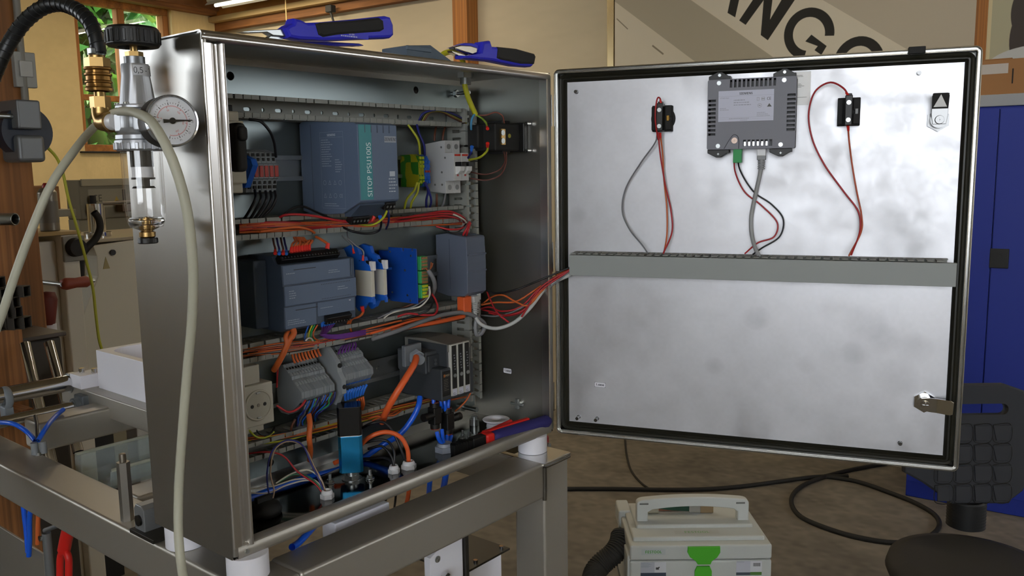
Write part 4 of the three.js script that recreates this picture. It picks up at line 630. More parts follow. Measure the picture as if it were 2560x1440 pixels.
// relays
W('thin grey wire dropping to the left relay', [[856, 588, -0.13], [868, 602, -0.12], [880, 612, -0.11], [885, 634, -0.105]], 0.0011, M.greyWire, undefined, [[1, FR]]);
W('thin grey wire dropping to the right relay', [[868, 580, -0.13], [872, 598, -0.115], [890, 614, -0.105], [908, 628, -0.1], [907, 652, -0.1]], 0.0011, M.greyWire, undefined, [[1, FR]]);
W('orange wire curving below the blue relays', [[905, 766, -0.1], [908, 780, -0.1], [900, 790, -0.105], [880, 798, -0.12], [874, 815, -0.13], [880, 832, -0.135]], 0.0018, M.orange, undefined, [[0, FR]]);
W('orange wire from the rear relay into the third duct', [[886, 776, -0.12], [880, 790, -0.12], [872, 802, -0.125], [866, 820, -0.14]], 0.0015, M.orange);
// controller bottom
for (let i = 0; i < 6; i++) W(`${ORD[i]} short violet wire from the left below the blue sleeves of the controller`, [[806 + i * 6.2, 805 - i * 1.6, -0.088], [805 + i * 6, 816 - i * 1.5, -0.092], [806 + i * 3, 826, -0.11], [800 + i * 2, 838, -0.13]], 0.0014, M.violet, 'violet wires below the controller', [[0, FB]]);
W('stout orange strap hanging in a loop below the controller', [[718, 822, -0.1], [728, 818, -0.095], [735, 832, -0.09], [724, 850, -0.09], [710, 880, -0.095], [697, 905, -0.1], [685, 925, -0.115]], 0.004, M.orange);
W('second strand of the orange strap loop', [[722, 826, -0.098], [714, 842, -0.092], [716, 858, -0.09], [704, 890, -0.094], [690, 918, -0.11]], 0.003, M.orange);
W('red wire hanging left of the grey terminal blocks', [[697, 905, -0.11], [694, 930, -0.12], [692, 968, -0.13]], 0.0012, M.red);
W('red wire sagging beneath the left grey terminal stack', [[764, 1001, -0.1], [750, 1018, -0.098], [722, 1030, -0.1], [692, 1014, -0.105]], 0.0016, M.red);
for (const [i, [x, c, n]] of [[770, M.blue, 'blue'], [779, M.yellowGreen, 'yellow'], [785, M.greenConn, 'green'], [792, M.orange, 'orange']].entries()) W(`thin ${n} wire fanning out below the controller`, [[x + 2, 812, -0.09], [x - 4 - i, 828, -0.092], [x - 8, 842, -0.1], [x - 6 + i * 4, 852, -0.115]], 0.0011, c);
W('thin white bare wire ends below the controller', [[764, 852, -0.1], [770, 846, -0.098], [777, 846, -0.1], [782, 852, -0.104]], 0.0011, M.whiteWire);
// third duct
const gD = 'wires lying in the third duct', dcol = [[M.orange, 'orange'], [M.blackWire, 'black'], [M.orange, 'orange'], [M.greyWire, 'grey'], [M.blackWire, 'black'], [M.orange, 'orange'], [M.brownWire, 'brown'], [M.orange, 'orange'], [M.red, 'red']];
for (let i = 0; i < 16; i++) { const k = i / 15, [m, cn] = dcol[i % 9]; W(`${cn} wire lying lengthwise in the third wiring duct`, [[605, 872 + 20 * k + rr(-3, 3), -0.135], [700, 862 + 18 * k + rr(-6, 4), -0.122], [800, 846 + 18 * k + rr(-6, 6), -0.125], [900, 826 + 18 * k + rr(-6, 5), -0.124], [1010, 806 + 18 * k + rr(-6, 5), -0.126], [1100, 790 + 18 * k, -0.128], [1172, 778 + 16 * k, -0.138]], 0.0016, m, gD + ', ' + cn); }
for (let i = 0; i < 5; i++) W(`${['topmost', 'second', 'third', 'fourth', 'lowest'][i]} violet wire from the top running flat in the third duct`, [[800 + i * 3, 836 + i * 2, -0.125], [840, 838 + i * 2, -0.114], [880, 832 + i * 2.4, -0.114], [930, 822 + i * 2.5, -0.13]], 0.0014, M.violet, 'violet wires in the third duct');
W('fat grey cable lying in the third duct', [[930, 848, -0.125], [985, 830, -0.112], [1050, 806, -0.106], [1110, 786, -0.104], [1160, 782, -0.1], [1195, 795, -0.095], [1212, 812, -0.092], [1205, 832, -0.095], [1196, 838, -0.1]], 0.0035, M.greyWire);
W('bright orange cable lying in the right half of the third duct', [[980, 828, -0.118], [1030, 816, -0.11], [1090, 806, -0.108], [1160, 790, -0.11]], 0.0034, M.orangeCable);
W('second bright orange cable lying lower in the third duct', [[925, 834, -0.12], [980, 818, -0.114], [1040, 800, -0.116], [1100, 795, -0.12]], 0.002, M.orangeCable);
W('grey cable tail hanging at the foot of the upright duct', [[1190, 800, -0.1], [1188, 822, -0.1], [1192, 838, -0.1], [1200, 832, -0.1]], 0.003, M.greyPlug);
// from the green plugs
W('grey sheathed cable bending down from the green plugs', [[1070, 676, -0.06], [1080, 690, -0.055], [1087, 712, -0.06], [1082, 733, -0.08]], 0.0034, M.greyWire);
W('thin copper strand at the green plugs', [[1082, 658, -0.06], [1079, 668, -0.06], [1070, 676, -0.062], [1064, 670, -0.066]], 0.0009, S(0xb0603a, 0.4, 0.3));
W('second thin copper strand at the green plugs', [[1078, 656, -0.06], [1077, 668, -0.058], [1074, 678, -0.062]], 0.0009, S(0xb0603a, 0.4, 0.3));
W('black wire from the lowest green plug to the third duct', [[1074, 708, -0.064], [1078, 730, -0.066], [1060, 760, -0.085], [1020, 770, -0.1], [980, 776, -0.115], [962, 796, -0.125]], 0.0016, M.blackWire);
W('white wire from the lowest green plug to the third duct', [[1073, 716, -0.064], [1074, 738, -0.066], [1050, 766, -0.085], [1010, 774, -0.1], [975, 784, -0.115], [955, 800, -0.128]], 0.0014, M.whiteWire);
W('second white wire hidden among the black ones below the green plugs', [[1072, 722, -0.064], [1068, 742, -0.07], [1030, 768, -0.09], [985, 778, -0.11], [944, 796, -0.126]], 0.0013, M.greyWire);
W('brown wire from the lowest green plug to the third duct', [[1070, 728, -0.066], [1062, 744, -0.07], [1036, 758, -0.095], [1000, 772, -0.11]], 0.0013, M.brownWire);
W('red wire bending down from the green plugs into the third duct', [[1078, 733, -0.075], [1088, 748, -0.075], [1094, 770, -0.08], [1086, 786, -0.09], [1055, 787, -0.1], [1020, 784, -0.11], [992, 792, -0.125]], 0.0017, M.red);
W('black wire under the red one below the green plugs', [[1080, 734, -0.078], [1082, 752, -0.078], [1072, 774, -0.09], [1040, 788, -0.105], [1005, 800, -0.125]], 0.0015, M.blackWire);
// terminal stacks
for (let i = 0; i < 9; i++) W(`${ORD[i]} short orange wire from the left hooking into the left terminal stack`, [[738 + i * 8, 908 - i * 2.2, -0.122], [733 + i * 8, 897 - i * 2, -0.124], [730 + i * 8, 884 - i * 1.6, -0.13], [734 + i * 8, 874 - i * 1.6, -0.14]], 0.0016, M.orange, 'orange wires on the left terminal stack');
for (let i = 0; i < 6; i++) W(`${ORD[i]} short violet wire from the left hooking into the right terminal stack`, [[846 + i * 8, 885 - i * 2, -0.122], [850 + i * 8, 874 - i * 2, -0.124], [858 + i * 6, 864 - i * 1.6, -0.13]], 0.0013, M.violet, 'violet wires on the right terminal stack');
const mixc = [[M.blackWire, 'black'], [M.navyWire, 'navy'], [M.greyWire, 'grey'], [M.blue, 'blue'], [M.brownWire, 'brown'], [M.blackWire, 'black'], [M.blue, 'blue'], [M.greenPin, 'green'], [M.brownWire, 'brown'], [M.navyWire, 'navy']];
for (let i = 0; i < 20; i++) { const [m, n] = mixc[i % 10], x = 762 + i * 4, y = 1006 - i * 1.4; W(`thin ${n} wire bunched beneath the left terminal stack`, [[x, y, -0.104], [x - 4 + rr(-6, 3), y + 16, -0.104], [x - 14 + rr(-8, 8), y + 30, -0.11], [744 + i * 2.6 + rr(-6, 6), 1046 - i * 0.6 + rr(-6, 10), -0.126], [740 + i * 3, 1072 - i, -0.14]], 0.0012, m, `${n} wires beneath the left stack`); }
for (let i = 0; i < 8; i++) W(`${ORD[i]} short blue sleeve wire from the left beneath the right terminal stack`, [[868 + i * 7, 976 - i * 2, -0.106], [863 + i * 7, 984 - i * 2, -0.106], [864 + i * 6, 1000 - i * 2, -0.112]], 0.0022, M.ferruleBlue, 'blue sleeves beneath the right stack');
for (let i = 0; i < 4; i++) W(`${ORD[i]} orange wire from the left dropping beneath the right terminal stack`, [[893 + i * 5, 998 - i * 2, -0.11], [895 + i * 5, 1010, -0.11], [892 + i * 5, 1024, -0.12]], 0.0015, M.orange, 'orange wires beneath the right stack');
W('orange cable standing between the two lowest duct walls', [[772, 1036, -0.115], [775, 1060, -0.105], [773, 1090, -0.1], [776, 1125, -0.11], [774, 1150, -0.13]], 0.0038, M.orange);
W('dark orange wire behind the terminal stacks wires', [[738, 1048, -0.12], [730, 1065, -0.12], [726, 1082, -0.13]], 0.0018, M.brownWire);
// lowest duct
const ecol = [[M.orange, 'orange'], [M.blackWire, 'black'], [M.orange, 'orange'], [M.yellowGreen, 'yellow-green'], [M.brownWire, 'brown']];
for (let i = 0; i < 9; i++) { const k = i / 8, [m, n] = ecol[i % 5]; W(`${n} wire lying lengthwise in the lowest wiring duct`, [[618, 1096 + 16 * k, -0.138], [700, 1084 + 16 * k + rr(-4, 4), -0.126], [800, 1064 + 16 * k + rr(-4, 4), -0.128], [900, 1038 + 16 * k, -0.126], [1000, 1014 + 14 * k, -0.128], [1090, 994 + 12 * k, -0.134]], 0.0016, m, 'wires in the lowest duct, ' + n); }
W('yellow-green wire bowed below the mains socket', [[622, 1075, -0.11], [640, 1092, -0.105], [662, 1094, -0.106], [684, 1080, -0.12]], 0.0014, M.yellowGreen);
W('dark wire bowed below the mains socket', [[640, 1075, -0.11], [652, 1086, -0.108], [672, 1086, -0.11], [686, 1070, -0.125]], 0.0014, M.blackWire);
[[930, 1052, 985, 1038, 1010, 1020], [920, 1048, 960, 1042, 1000, 1024], [1090, 985, 1120, 998, 1165, 992]].forEach(([a, b, c, d, e, f], i) => W(i < 2 ? 'orange wire bowed in the right part of the lowest duct' : 'orange wire under the valve terminal', [[a, b, -0.12], [(a + c) / 2, (b + d) / 2 - 4, -0.11], [c, d, -0.112], [e, f, -0.13]], 0.0015, M.orange, i < 2 ? 'bowed orange wires in the lowest duct' : undefined));
W('orange wire dropping right of the valve terminal', [[1178, 978, -0.09], [1168, 998, -0.095], [1152, 1016, -0.1], [1138, 1028, -0.11]], 0.0014, M.orange);
// earth wires of the upper right
W('yellow-green wire from the top duct down to the earth terminals', [[1020, 312, -0.12], [1032, 328, -0.115], [1046, 352, -0.11], [1050, 386, -0.113]], 0.0018, M.yellowGreen);
W('navy wire from the top duct down to the blue terminals', [[1042, 312, -0.12], [1048, 334, -0.112], [1060, 362, -0.106], [1062, 388, -0.113]], 0.0018, M.navyWire);
W('yellow-green wire below the earth terminals, left one', [[1043, 456, -0.114], [1036, 475, -0.116], [1018, 497, -0.12], [1010, 526, -0.13]], 0.0018, M.yellowGreen);
W('yellow-green wire below the earth terminals, right one', [[1047, 456, -0.113], [1044, 480, -0.114], [1030, 505, -0.12], [1026, 526, -0.13]], 0.0018, M.yellowGreen);
W('navy wire below the blue terminals, left one', [[1060, 456, -0.113], [1070, 475, -0.112], [1066, 500, -0.12], [1066, 524, -0.13]], 0.0018, M.navyWire);
W('navy wire below the blue terminals, right one', [[1063, 456, -0.112], [1074, 482, -0.11], [1078, 505, -0.116], [1072, 524, -0.13]], 0.0018, M.navyWire);
W('brown wire below the circuit breaker, left one', [[1092, 484, -0.125], [1092, 505, -0.125], [1092, 526, -0.135]], 0.0018, M.brownWire);
W('grey-brown wire below the circuit breaker, right one', [[1114, 484, -0.12], [1110, 505, -0.12], [1100, 526, -0.135]], 0.0018, M.greyWire);
W('brown wire above the circuit breaker, left one', [[1086, 352, -0.13], [1087, 335, -0.13], [1090, 316, -0.14]], 0.0018, M.brownWire);
W('brown wire above the circuit breaker, right one', [[1107, 350, -0.125], [1108, 336, -0.125], [1113, 318, -0.14]], 0.0018, M.brownWire);
for (let i = 0; i < 4; i++) W(['navy', 'black', 'olive yellow', 'brown'][i] + ' wire arching inside the right end of the top duct', [[1046 + i * 4, 305, -0.135], [1056 + i * 6, 285 - i, -0.128], [1090 + i * 4, 276 + i, -0.126], [1130, 284 + i * 3, -0.126], [1166, 302 + i * 3, -0.135]], 0.0016, [M.navyWire, M.blackWire, S(0x8a8428, 0.5), M.brownWire][i]);
// yellow mains cable from the roof and the wires of the main switch
W('thick yellow cable coming down from the roof gland', [[1160, 200, -0.085], [1163, 218, -0.085], [1172, 248, -0.085], [1186, 280, -0.085], [1189, 287, -0.085]], 0.0042, S(0xb7b52a, 0.5));
W('light blue wire from the yellow cable to the main switch', [[1189, 284, -0.085], [1182, 292, -0.082], [1178, 306, -0.08], [1178, 324, -0.075]], 0.0018, S(0x4d92c0, 0.5));
W('yellow-green wire from the yellow cable to the main switch brass terminal', [[1190, 288, -0.084], [1202, 294, -0.075], [1214, 306, -0.06], [1219, 322, -0.042]], 0.0016, S(0x8fa83a, 0.5), undefined, [[1, FR]]);
W('reddish brown wire from the yellow cable over the main switch', [[1192, 288, -0.084], [1215, 288, -0.07], [1240, 281, -0.055], [1256, 290, -0.045], [1261, 308, -0.04]], 0.0012, S(0x7c4436, 0.5));
W('yellow-green wire from the main switch brass terminal into the duct', [[1219, 358, -0.042], [1218, 376, -0.05], [1202, 392, -0.065], [1172, 400, -0.1]], 0.0018, M.yellowGreen, undefined, [[0, FR]]);
W('blue wire from the main switch down into the upright duct', [[1180, 366, -0.075], [1178, 380, -0.08], [1168, 398, -0.1]], 0.0018, M.navyWire, undefined, [[0, FB]]);
W('brown wire looping from the main switch to the upright duct, upper', [[1260, 380, -0.035], [1262, 405, -0.045], [1248, 425, -0.06], [1215, 436, -0.08], [1175, 430, -0.11]], 0.0012, S(0x6a4038, 0.5));
W('brown wire looping from the main switch to the upright duct, lower', [[1266, 380, -0.035], [1264, 412, -0.045], [1250, 438, -0.06], [1218, 450, -0.08], [1175, 446, -0.11]], 0.0012, S(0x6a4038, 0.5));
// orange cable, black cables, blue tubes
W('thick orange cable running from the valve terminal gland downwards', [[1041, 893, -0.085], [1036, 910, -0.075], [1015, 945, -0.07], [990, 985, -0.075], [970, 1020, -0.09], [955, 1055, -0.12]], 0.0052, M.orangeCable);
W('orange cable arching from behind the transducer into the right white gland', [[835, 1158, -0.13], [880, 1135, -0.125], [925, 1092, -0.1], [965, 1080, -0.085], [1000, 1092, -0.072], [1018, 1122, -0.066], [1022, 1158, -0.066]], 0.0034, M.orangeCable);
W('black cable arching into the right white gland', [[905, 1070, -0.115], [930, 1058, -0.1], [960, 1056, -0.09], [985, 1085, -0.08], [1004, 1128, -0.07], [1014, 1158, -0.067]], 0.0022, M.blackWire);
W('black cable arching into the middle white gland, upper', [[900, 1112, -0.12], [940, 1100, -0.1], [970, 1104, -0.085], [985, 1128, -0.072], [985, 1168, -0.068]], 0.002, M.blackWire);
W('black cable arching into the middle white gland, lower', [[890, 1148, -0.13], [930, 1146, -0.11], [965, 1146, -0.085], [982, 1160, -0.07], [984, 1172, -0.067]], 0.002, M.blackWire);
W('short black cable into the middle white gland', [[920, 1122, -0.11], [955, 1116, -0.09], [978, 1140, -0.074], [987, 1170, -0.066]], 0.002, M.blackWire);
W('blue pneumatic tube descending from the valve terminal', [[1050, 992, -0.1], [1046, 1015, -0.095], [1030, 1048, -0.1], [1000, 1085, -0.11], [960, 1110, -0.13], [905, 1146, -0.145], [850, 1172, -0.15], [760, 1196, -0.15], [680, 1224, -0.152], [610, 1250, -0.15]], 0.0045, M.blueTube);
[[1083, 993, 1085, 1022, 0], [1099, 995, 1103, 1020, 1], [1111, 996, 1114, 1030, 2], [1122, 994, 1119, 1032, 3]].forEach(([a, b, c, d, i]) => W(['leftmost', 'second', 'third', 'rightmost'][i] + ' of four short blue tubes under the valve terminal', [[a, b, -0.09], [(a + c) / 2, (b + d) / 2, -0.088], [c, d, -0.09]], 0.0032, M.blueTube));
[[1092, 1080, 1107, 1122], [1105, 1074, 1110, 1122], [1118, 1084, 1112, 1122], [1128, 1090, 1117, 1122]].forEach(([a, b, c, d], i) => W(['leftmost', 'second', 'third', 'rightmost'][i] + ' of four blue tubes gathered at the floor block', [[a, b, -0.09], [(a * 2 + c) / 3, (b + d) / 2 - 3, -0.084], [c, d - 6, -0.071], [c, d + 8, -0.068]], 0.0034, M.blueTube));
// thin coloured wires into the left gland
const gl = [814, 1236, -0.069];
W('thin blue wire arching high into the left white gland', [[684, 1272, -0.1], [672, 1232, -0.1], [668, 1180, -0.1], [684, 1122, -0.1], [720, 1100, -0.1], [755, 1112, -0.095], [778, 1160, -0.085], [800, 1205, -0.074], [812, 1236, -0.069]], 0.0011, M.navyWire);
W('thin tan wire arching high into the left white gland', [[668, 1274, -0.095], [685, 1232, -0.1], [676, 1180, -0.1], [690, 1120, -0.1], [726, 1103, -0.1], [760, 1118, -0.095], [785, 1165, -0.085], [806, 1205, -0.073], [815, 1236, -0.069]], 0.0011, S(0xa58e78, 0.5));
W('thin red wire crossing into the left white gland', [[622, 1134, -0.13], [660, 1130, -0.115], [705, 1138, -0.105], [745, 1180, -0.092], [790, 1212, -0.078], [809, 1236, -0.07]], 0.0012, M.red);
W('thin white wire bowed into the left white gland', [[690, 1208, -0.11], [730, 1184, -0.1], [770, 1175, -0.09], [800, 1196, -0.076], [817, 1236, -0.069]], 0.0011, M.whiteWire);
W('thin green wire bowed into the left white gland', [[696, 1206, -0.112], [735, 1186, -0.102], [772, 1192, -0.09], [800, 1218, -0.075], [811, 1238, -0.07]], 0.0011, S(0x3b7a58, 0.5));
W('thin pale wire running from the left rim into the left white gland', [[626, 1222, -0.13], [680, 1216, -0.115], [740, 1198, -0.1], [785, 1200, -0.085], [808, 1222, -0.073], [819, 1237, -0.069]], 0.0011, M.whiteWire);
W('second thin pale wire running from the left rim, lower', [[628, 1233, -0.13], [672, 1232, -0.118], [720, 1212, -0.105], [780, 1202, -0.086], [820, 1236, -0.068]], 0.0011, M.whiteWire);
// cables to the door: from the network module and the upright duct into the door duct
const dd = Dp(1423, 676, 0.006), DE = (k) => Dw(dd.x + 0.004, dd.y + k, 0.006);
const toDoor = (label, pts, r, mat, k, group) => wireObj('wire', label, 'wire', [...zp(pts), DE(k)], r, mat, group);
toDoor('black wire swinging from the network module to the door duct', [[1216, 728, -0.1], [1240, 733, -0.08], [1290, 724, -0.04], [1350, 700, -0.012]], 0.0016, M.blackWire, 0.006);
toDoor('orange wire bowed towards the door duct, upper', [[1204, 762, -0.125], [1230, 742, -0.1], [1258, 738, -0.07], [1292, 756, -0.04], [1318, 764, -0.02], [1350, 735, -0.012], [1395, 693, 0.0]], 0.0016, M.orange, 0.004);
toDoor('orange wire bowed towards the door duct, lower', [[1204, 762, -0.12], [1240, 756, -0.09], [1290, 754, -0.05], [1330, 730, -0.025], [1380, 696, -0.008]], 0.0016, M.orange, 0.005);
toDoor('red wire bowed towards the door duct, upper', [[1200, 772, -0.13], [1225, 768, -0.1], [1255, 778, -0.07], [1300, 768, -0.04], [1345, 724, -0.015], [1390, 690, -0.002]], 0.0015, M.red, 0.004);
toDoor('red wire bowed towards the door duct, middle', [[1204, 774, -0.13], [1232, 780, -0.1], [1266, 788, -0.06], [1310, 774, -0.03], [1355, 716, -0.01]], 0.0015, M.red, 0.003);
toDoor('red wire bowed towards the door duct, lowest', [[1222, 782, -0.11], [1262, 790, -0.07], [1312, 776, -0.03], [1350, 728, -0.012]], 0.0015, M.red, 0.002);
toDoor('grey wire bowed towards the door duct', [[1200, 788, -0.125], [1244, 790, -0.08], [1290, 776, -0.045], [1340, 744, -0.02]], 0.0014, M.greyWire, 0);
toDoor('third orange wire straight to the door duct', [[1320, 764, -0.02], [1352, 730, -0.01], [1390, 694, -0.002]], 0.0016, M.orange, 0.001);
W('red wire hanging loose in front of the right inner wall', [[1217, 728, -0.1], [1226, 750, -0.08], [1246, 785, -0.05], [1272, 806, -0.03]], 0.0015, M.red);
W('short red wire hanging among the door wires', [[1328, 752, -0.016], [1318, 770, -0.018], [1304, 792, -0.02]], 0.0014, M.red);
{ // light grey network cable with its plug
  const o = thing('network_cable', 'light grey network cable sagging from the network module to the door duct', 'cable', Zp(1187, 760, -0.1));
  const pts = [...zp([[1187, 772, -0.1], [1190, 795, -0.095], [1205, 812, -0.085], [1240, 821, -0.06], [1285, 806, -0.035], [1325, 770, -0.018], [1370, 715, -0.006]]), DE(-0.006)].map((p) => p.clone().sub(o.position));
  part(o, 'sheath', tube(pts, 0.0031, 60, 14), S(0xb9bcba, 0.5));
  part(o, 'plug', mg(box(-0.008, 0.006, 0.004, 0.014, -0.006, 0.006, 0.001), box(0.005, 0.013, 0.006, 0.017, -0.003, 0.003, 0.001)), S(0xb9bcba, 0.5));
  for (let i = 0; i < 6; i++) part(o, 'boot_ring', box(-0.0075 + i * 0.0006, 0.0075 - i * 0.0006, 0.0022 - i * 0.0034, 0.004 - i * 0.0034, -0.005, 0.005, 0.0008), S(0xa9acaa, 0.5));
  part(o, 'boot', cyl(0.0035, 0.0055, 0.02, 'y', 0, -0.006, 0, 16), S(0xb0b3b1, 0.5));
  const q = thing('network_plug', 'orange network plug under the network module', 'plug', Zp(1161, 762, -0.105)); part(q, 'plug_body', box(-0.0095, 0.0095, -0.014, 0.014, -0.008, 0.008, 0.0015), M.orangeCable); part(q, 'latch', box(-0.004, 0.004, 0.01, 0.02, 0.004, 0.007, 0.001), S(0xa8481e, 0.5)); part(q, 'cable_tail', tube([V(0, -0.013, 0), V(0, -0.02, -0.006), V(-0.012, -0.024, -0.018)], 0.003, 16), M.orangeCable);
}

// ---------- on the door: local x along the door, z out of the sheet ----------
{ // operator panel rear
  const a = Dp(1770, 202, 0.022), b = Dp(1988, 365, 0.022), w = b.x - a.x, h = a.y - b.y + 0.004, dz = 0.034;
  const o = doorThing('operator_panel', 'grey operator panel seen from behind with white rating label, on the door', 'control panel', a.x, b.y - 0.003, DOFF);
  const slots = []; const sl = (x0, x1, y0, y1) => slots.push([[x0, y0], [x0, y1], [x1, y1], [x1, y0]]);
  for (let i = 0; i < 11; i++) { const x = w * (0.255 + i * 0.049); sl(x, x + w * 0.024, h - 0.0125, h - 0.0015); }
  for (let i = 0; i < 9; i++) { const y = h * (0.205 + i * 0.06); sl(0.0015, w * 0.095, y, y + 0.0031); sl(w * 0.9, w - 0.0015, y + h * 0.04, y + h * 0.04 + 0.0031); }
  for (let i = 0; i < 7; i++) { const x = w * (0.42 + i * 0.049); sl(x, x + w * 0.028, 0.0045, 0.0135); }
  part(o, 'rear_cover', ext([[0, 0.002], [0.002, 0], [w - 0.002, 0], [w, 0.002], [w, h - 0.002], [w - 0.002, h], [0.002, h], [0, h - 0.002]], 0.004, 0.0008, slots).translate(0, 0, dz - 0.004), M.hmi);
  part(o, 'side_walls', loopSweep(w - 0.001, h - 0.001, 0.002, [[0, 0], [0, dz - 0.003], [-0.0015, dz - 0.003], [-0.0015, 0]]).translate(w / 2, h / 2, 0), M.blackSoft);
  part(o, 'inner_board', box(0.003, w - 0.003, 0.003, h - 0.003, dz - 0.016, dz - 0.0145), S(0x25272b, 0.4));
  for (let i = 0; i < 6; i++) part(o, 'metal_shield', box(w * (0.42 + i * 0.05), w * (0.46 + i * 0.05), 0.005, 0.011, dz - 0.0145, dz - 0.007), M.chrome);
  for (const [x, y, s] of [[w * 0.13, h, 1], [w * 0.86, h, 1], [w * 0.13, 0, -1], [w * 0.84, 0, -1]]) { const c = part(o, 'clamp', mg(ext([[-0.016, 0], [0.016, 0], [0.016, 0.005], [0.013, 0.0055], [0.003, 0.0115], [-0.003, 0.0115], [-0.016, 0.005]], 0.02, 0.0008)), M.black); c.position.set(x, y, 0.008); if (s < 0) c.rotation.x = Math.PI, c.position.z = 0.03; put(part(o, 'screw', screwG(0.0032), M.zinc), x, y - s * 0.0055, dz); put(part(o, 'screw', screwG(0.0022), M.zinc), x, y + s * 0.0065, 0.0285); }
  part(o, 'earth_screw', mg(screwG(0.0045)), S(0x8a7a70, 0.3, 1)).position.set(w * 0.32, 0.013, dz + 0.0008);
  part(o, 'earth_rib', tube([V(w * 0.2, 0.001, dz), V(w * 0.27, 0.016, dz), V(w * 0.31, 0.0215, dz), V(w * 0.35, 0.02, dz), V(w * 0.37, 0.012, dz), V(w * 0.37, 0.001, dz)], 0.0006, 30, 6), S(0x4c4d56, 0.6));
  print(o, 'rating_label', w * 0.625, h * 0.435, (g, W, H) => {
    fill(g, W, H, '#c9cbdd'); const k = '#33343c', s = '#8e90a0'; txt(g, 'SIEMENS', W * 0.5, H * 0.105, H * 0.1, k, 'bold', 'center'); fill2(g, 0, H * 0.175, W, 2, s); fill2(g, 0, H * 0.87, W, 2, s); fill2(g, 0, H * 0.93, W, 1.5, s);
    txt(g, 'KTP400 Basic', W * 0.03, H * 0.235, H * 0.05, s, ''); small(g, W * 0.28, H * 0.3, W * 0.34, 3, H * 0.046, '#9c9eae'); small(g, W * 0.03, H * 0.56, W * 0.18, 2, H * 0.03, '#9c9eae'); small(g, W * 0.7, H * 0.73, W * 0.24, 3, H * 0.03, '#9c9eae'); small(g, W * 0.2, H * 0.9, W * 0.6, 1, H * 0.03, '#9c9eae'); small(g, W * 0.4, H * 0.96, W * 0.2, 1, H * 0.025, '#9c9eae');
    txt(g, 'CE', W * 0.875, H * 0.3, H * 0.12, k, ''); g.strokeStyle = '#555'; g.lineWidth = 2.5; for (const [x, y, r] of [[0.75, 0.51, 0.045]]) { g.beginPath(); g.arc(x * W, y * H, r * H * 1.4, 0, 7); g.stroke(); } txt(g, 'UL', W * 0.75, H * 0.51, H * 0.055, '#555', 'bold', 'center'); g.fillStyle = '#555'; g.beginPath(); g.moveTo(W * 0.88, H * 0.56); g.lineTo(W * 0.92, H * 0.45); g.lineTo(W * 0.965, H * 0.56); g.fill(); g.strokeRect(W * 0.7, H * 0.25, W * 0.035, H * 0.1); g.strokeRect(W * 0.785, H * 0.25, W * 0.05, H * 0.1); txt(g, 'EAC', W * 0.81, H * 0.3, H * 0.05, '#666', 'bold', 'center');
  }, [w * 0.44, h * 0.615, dz + 0.0004], [0, 0, 0], 11000);
  const gp = doorThing('power_plug', 'green two-pole power plug under the operator panel', 'connector', a.x + w * 0.305, b.y - 0.003, DOFF); part(gp, 'plug_body', mg(box(0, 0.0125, -0.02, 0.001, 0.016, 0.032, 0.0008), box(0.001, 0.0115, -0.002, 0.002, 0.018, 0.03)), M.greenConn);
}
function contactBlock(px, py, label, mirror) {
  const c = Dp(px, py, 0.006), o = doorThing('contact_block', label, 'switch', c.x, c.y, DOFF), s = mirror ? -1 : 1;
  part(o, 'base', mg(box(-0.0155, 0.0155, -0.02, 0.02, 0, 0.014, 0.0012), box(-0.0155, -0.008, -0.018, 0.018, 0.012, 0.018, 0.001), box(0.006, 0.015, -0.018, -0.002, 0.012, 0.019, 0.001), box(0.006, 0.015, 0.002, 0.018, 0.012, 0.019, 0.001)), M.blackSoft);
  part(o, 'contact_element', mg(box(-0.0055, 0.0045, -0.02, 0.0225, 0.012, 0.033, 0.0012), box(-0.0035, 0.0035, 0.02, 0.025, 0.018, 0.03, 0.001)), M.black);
  for (const y of [-0.0125, 0.012]) put(part(o, 'screw', screwG(0.0032), M.zinc), -0.0005, y, 0.033, 0, 0, 0.6);
  part(o, 'side_clip', box(0.0085, 0.0125, -0.004, 0.004, 0.013, 0.021, 0.0008), mirror ? M.greyPlug : S(0xb58a26, 0.5));
  if (!mirror) part(o, 'nut_ring', cyl(0.019, 0.019, 0.003, 'z', 0, 0, 0.0015, 36), M.blackSoft);
  return c;
}
const c1 = contactBlock(1654, 296, 'black contact block with screws on the door, left of the operator panel'), c2 = contactBlock(2122, 279, 'black contact block with screws on the door, right of the operator panel', true);
// duct with its lid on the door
{
  const a = Dp(1423, 634, 0.03), b = Dp(2390, 704, 0.03), s0 = a.x, s1 = b.x, y0 = 0.2745, hh = 0.031, dd2 = 0.041, len = s1 - s0;
  const o = doorThing('wiring_duct', 'long closed grey wiring duct across the inside of the door', 'wiring duct', s0, y0, DOFF);
  part(o, 'lid', mg(box(0, len, -0.0012, hh + 0.0012, dd2 - 0.002, dd2, 0.0006), box(0, len, hh - 0.0002, hh + 0.0012, dd2 - 0.009, dd2 - 0.001), box(0, len, -0.0012, 0.0002, dd2 - 0.009, dd2 - 0.001)), M.ductLid);
  part(o, 'base', mg(box(0, len - 0.008, 0, hh + 0.004, 0, 0.0015), box(0, len - 0.008, hh + 0.0026, hh + 0.004, 0, 0.012), box(0, len - 0.008, 0, 0.0014, 0, 0.012)), M.duct);
  const fg = ext([[-0.0042, 0.011], [0.0042, 0.011], [0.0042, dd2 - 0.002], [-0.0042, dd2 - 0.002]], 0.0014, 0.0002).rotateX(Math.PI / 2), n = Math.floor((len - 0.008) / 0.0125);
  for (let i = 0; i < n; i++) for (const y of [hh + 0.004, 0.0014]) part(o, 'finger', fg, M.duct).position.set(0.006 + i * 0.0125, y, 0);
}
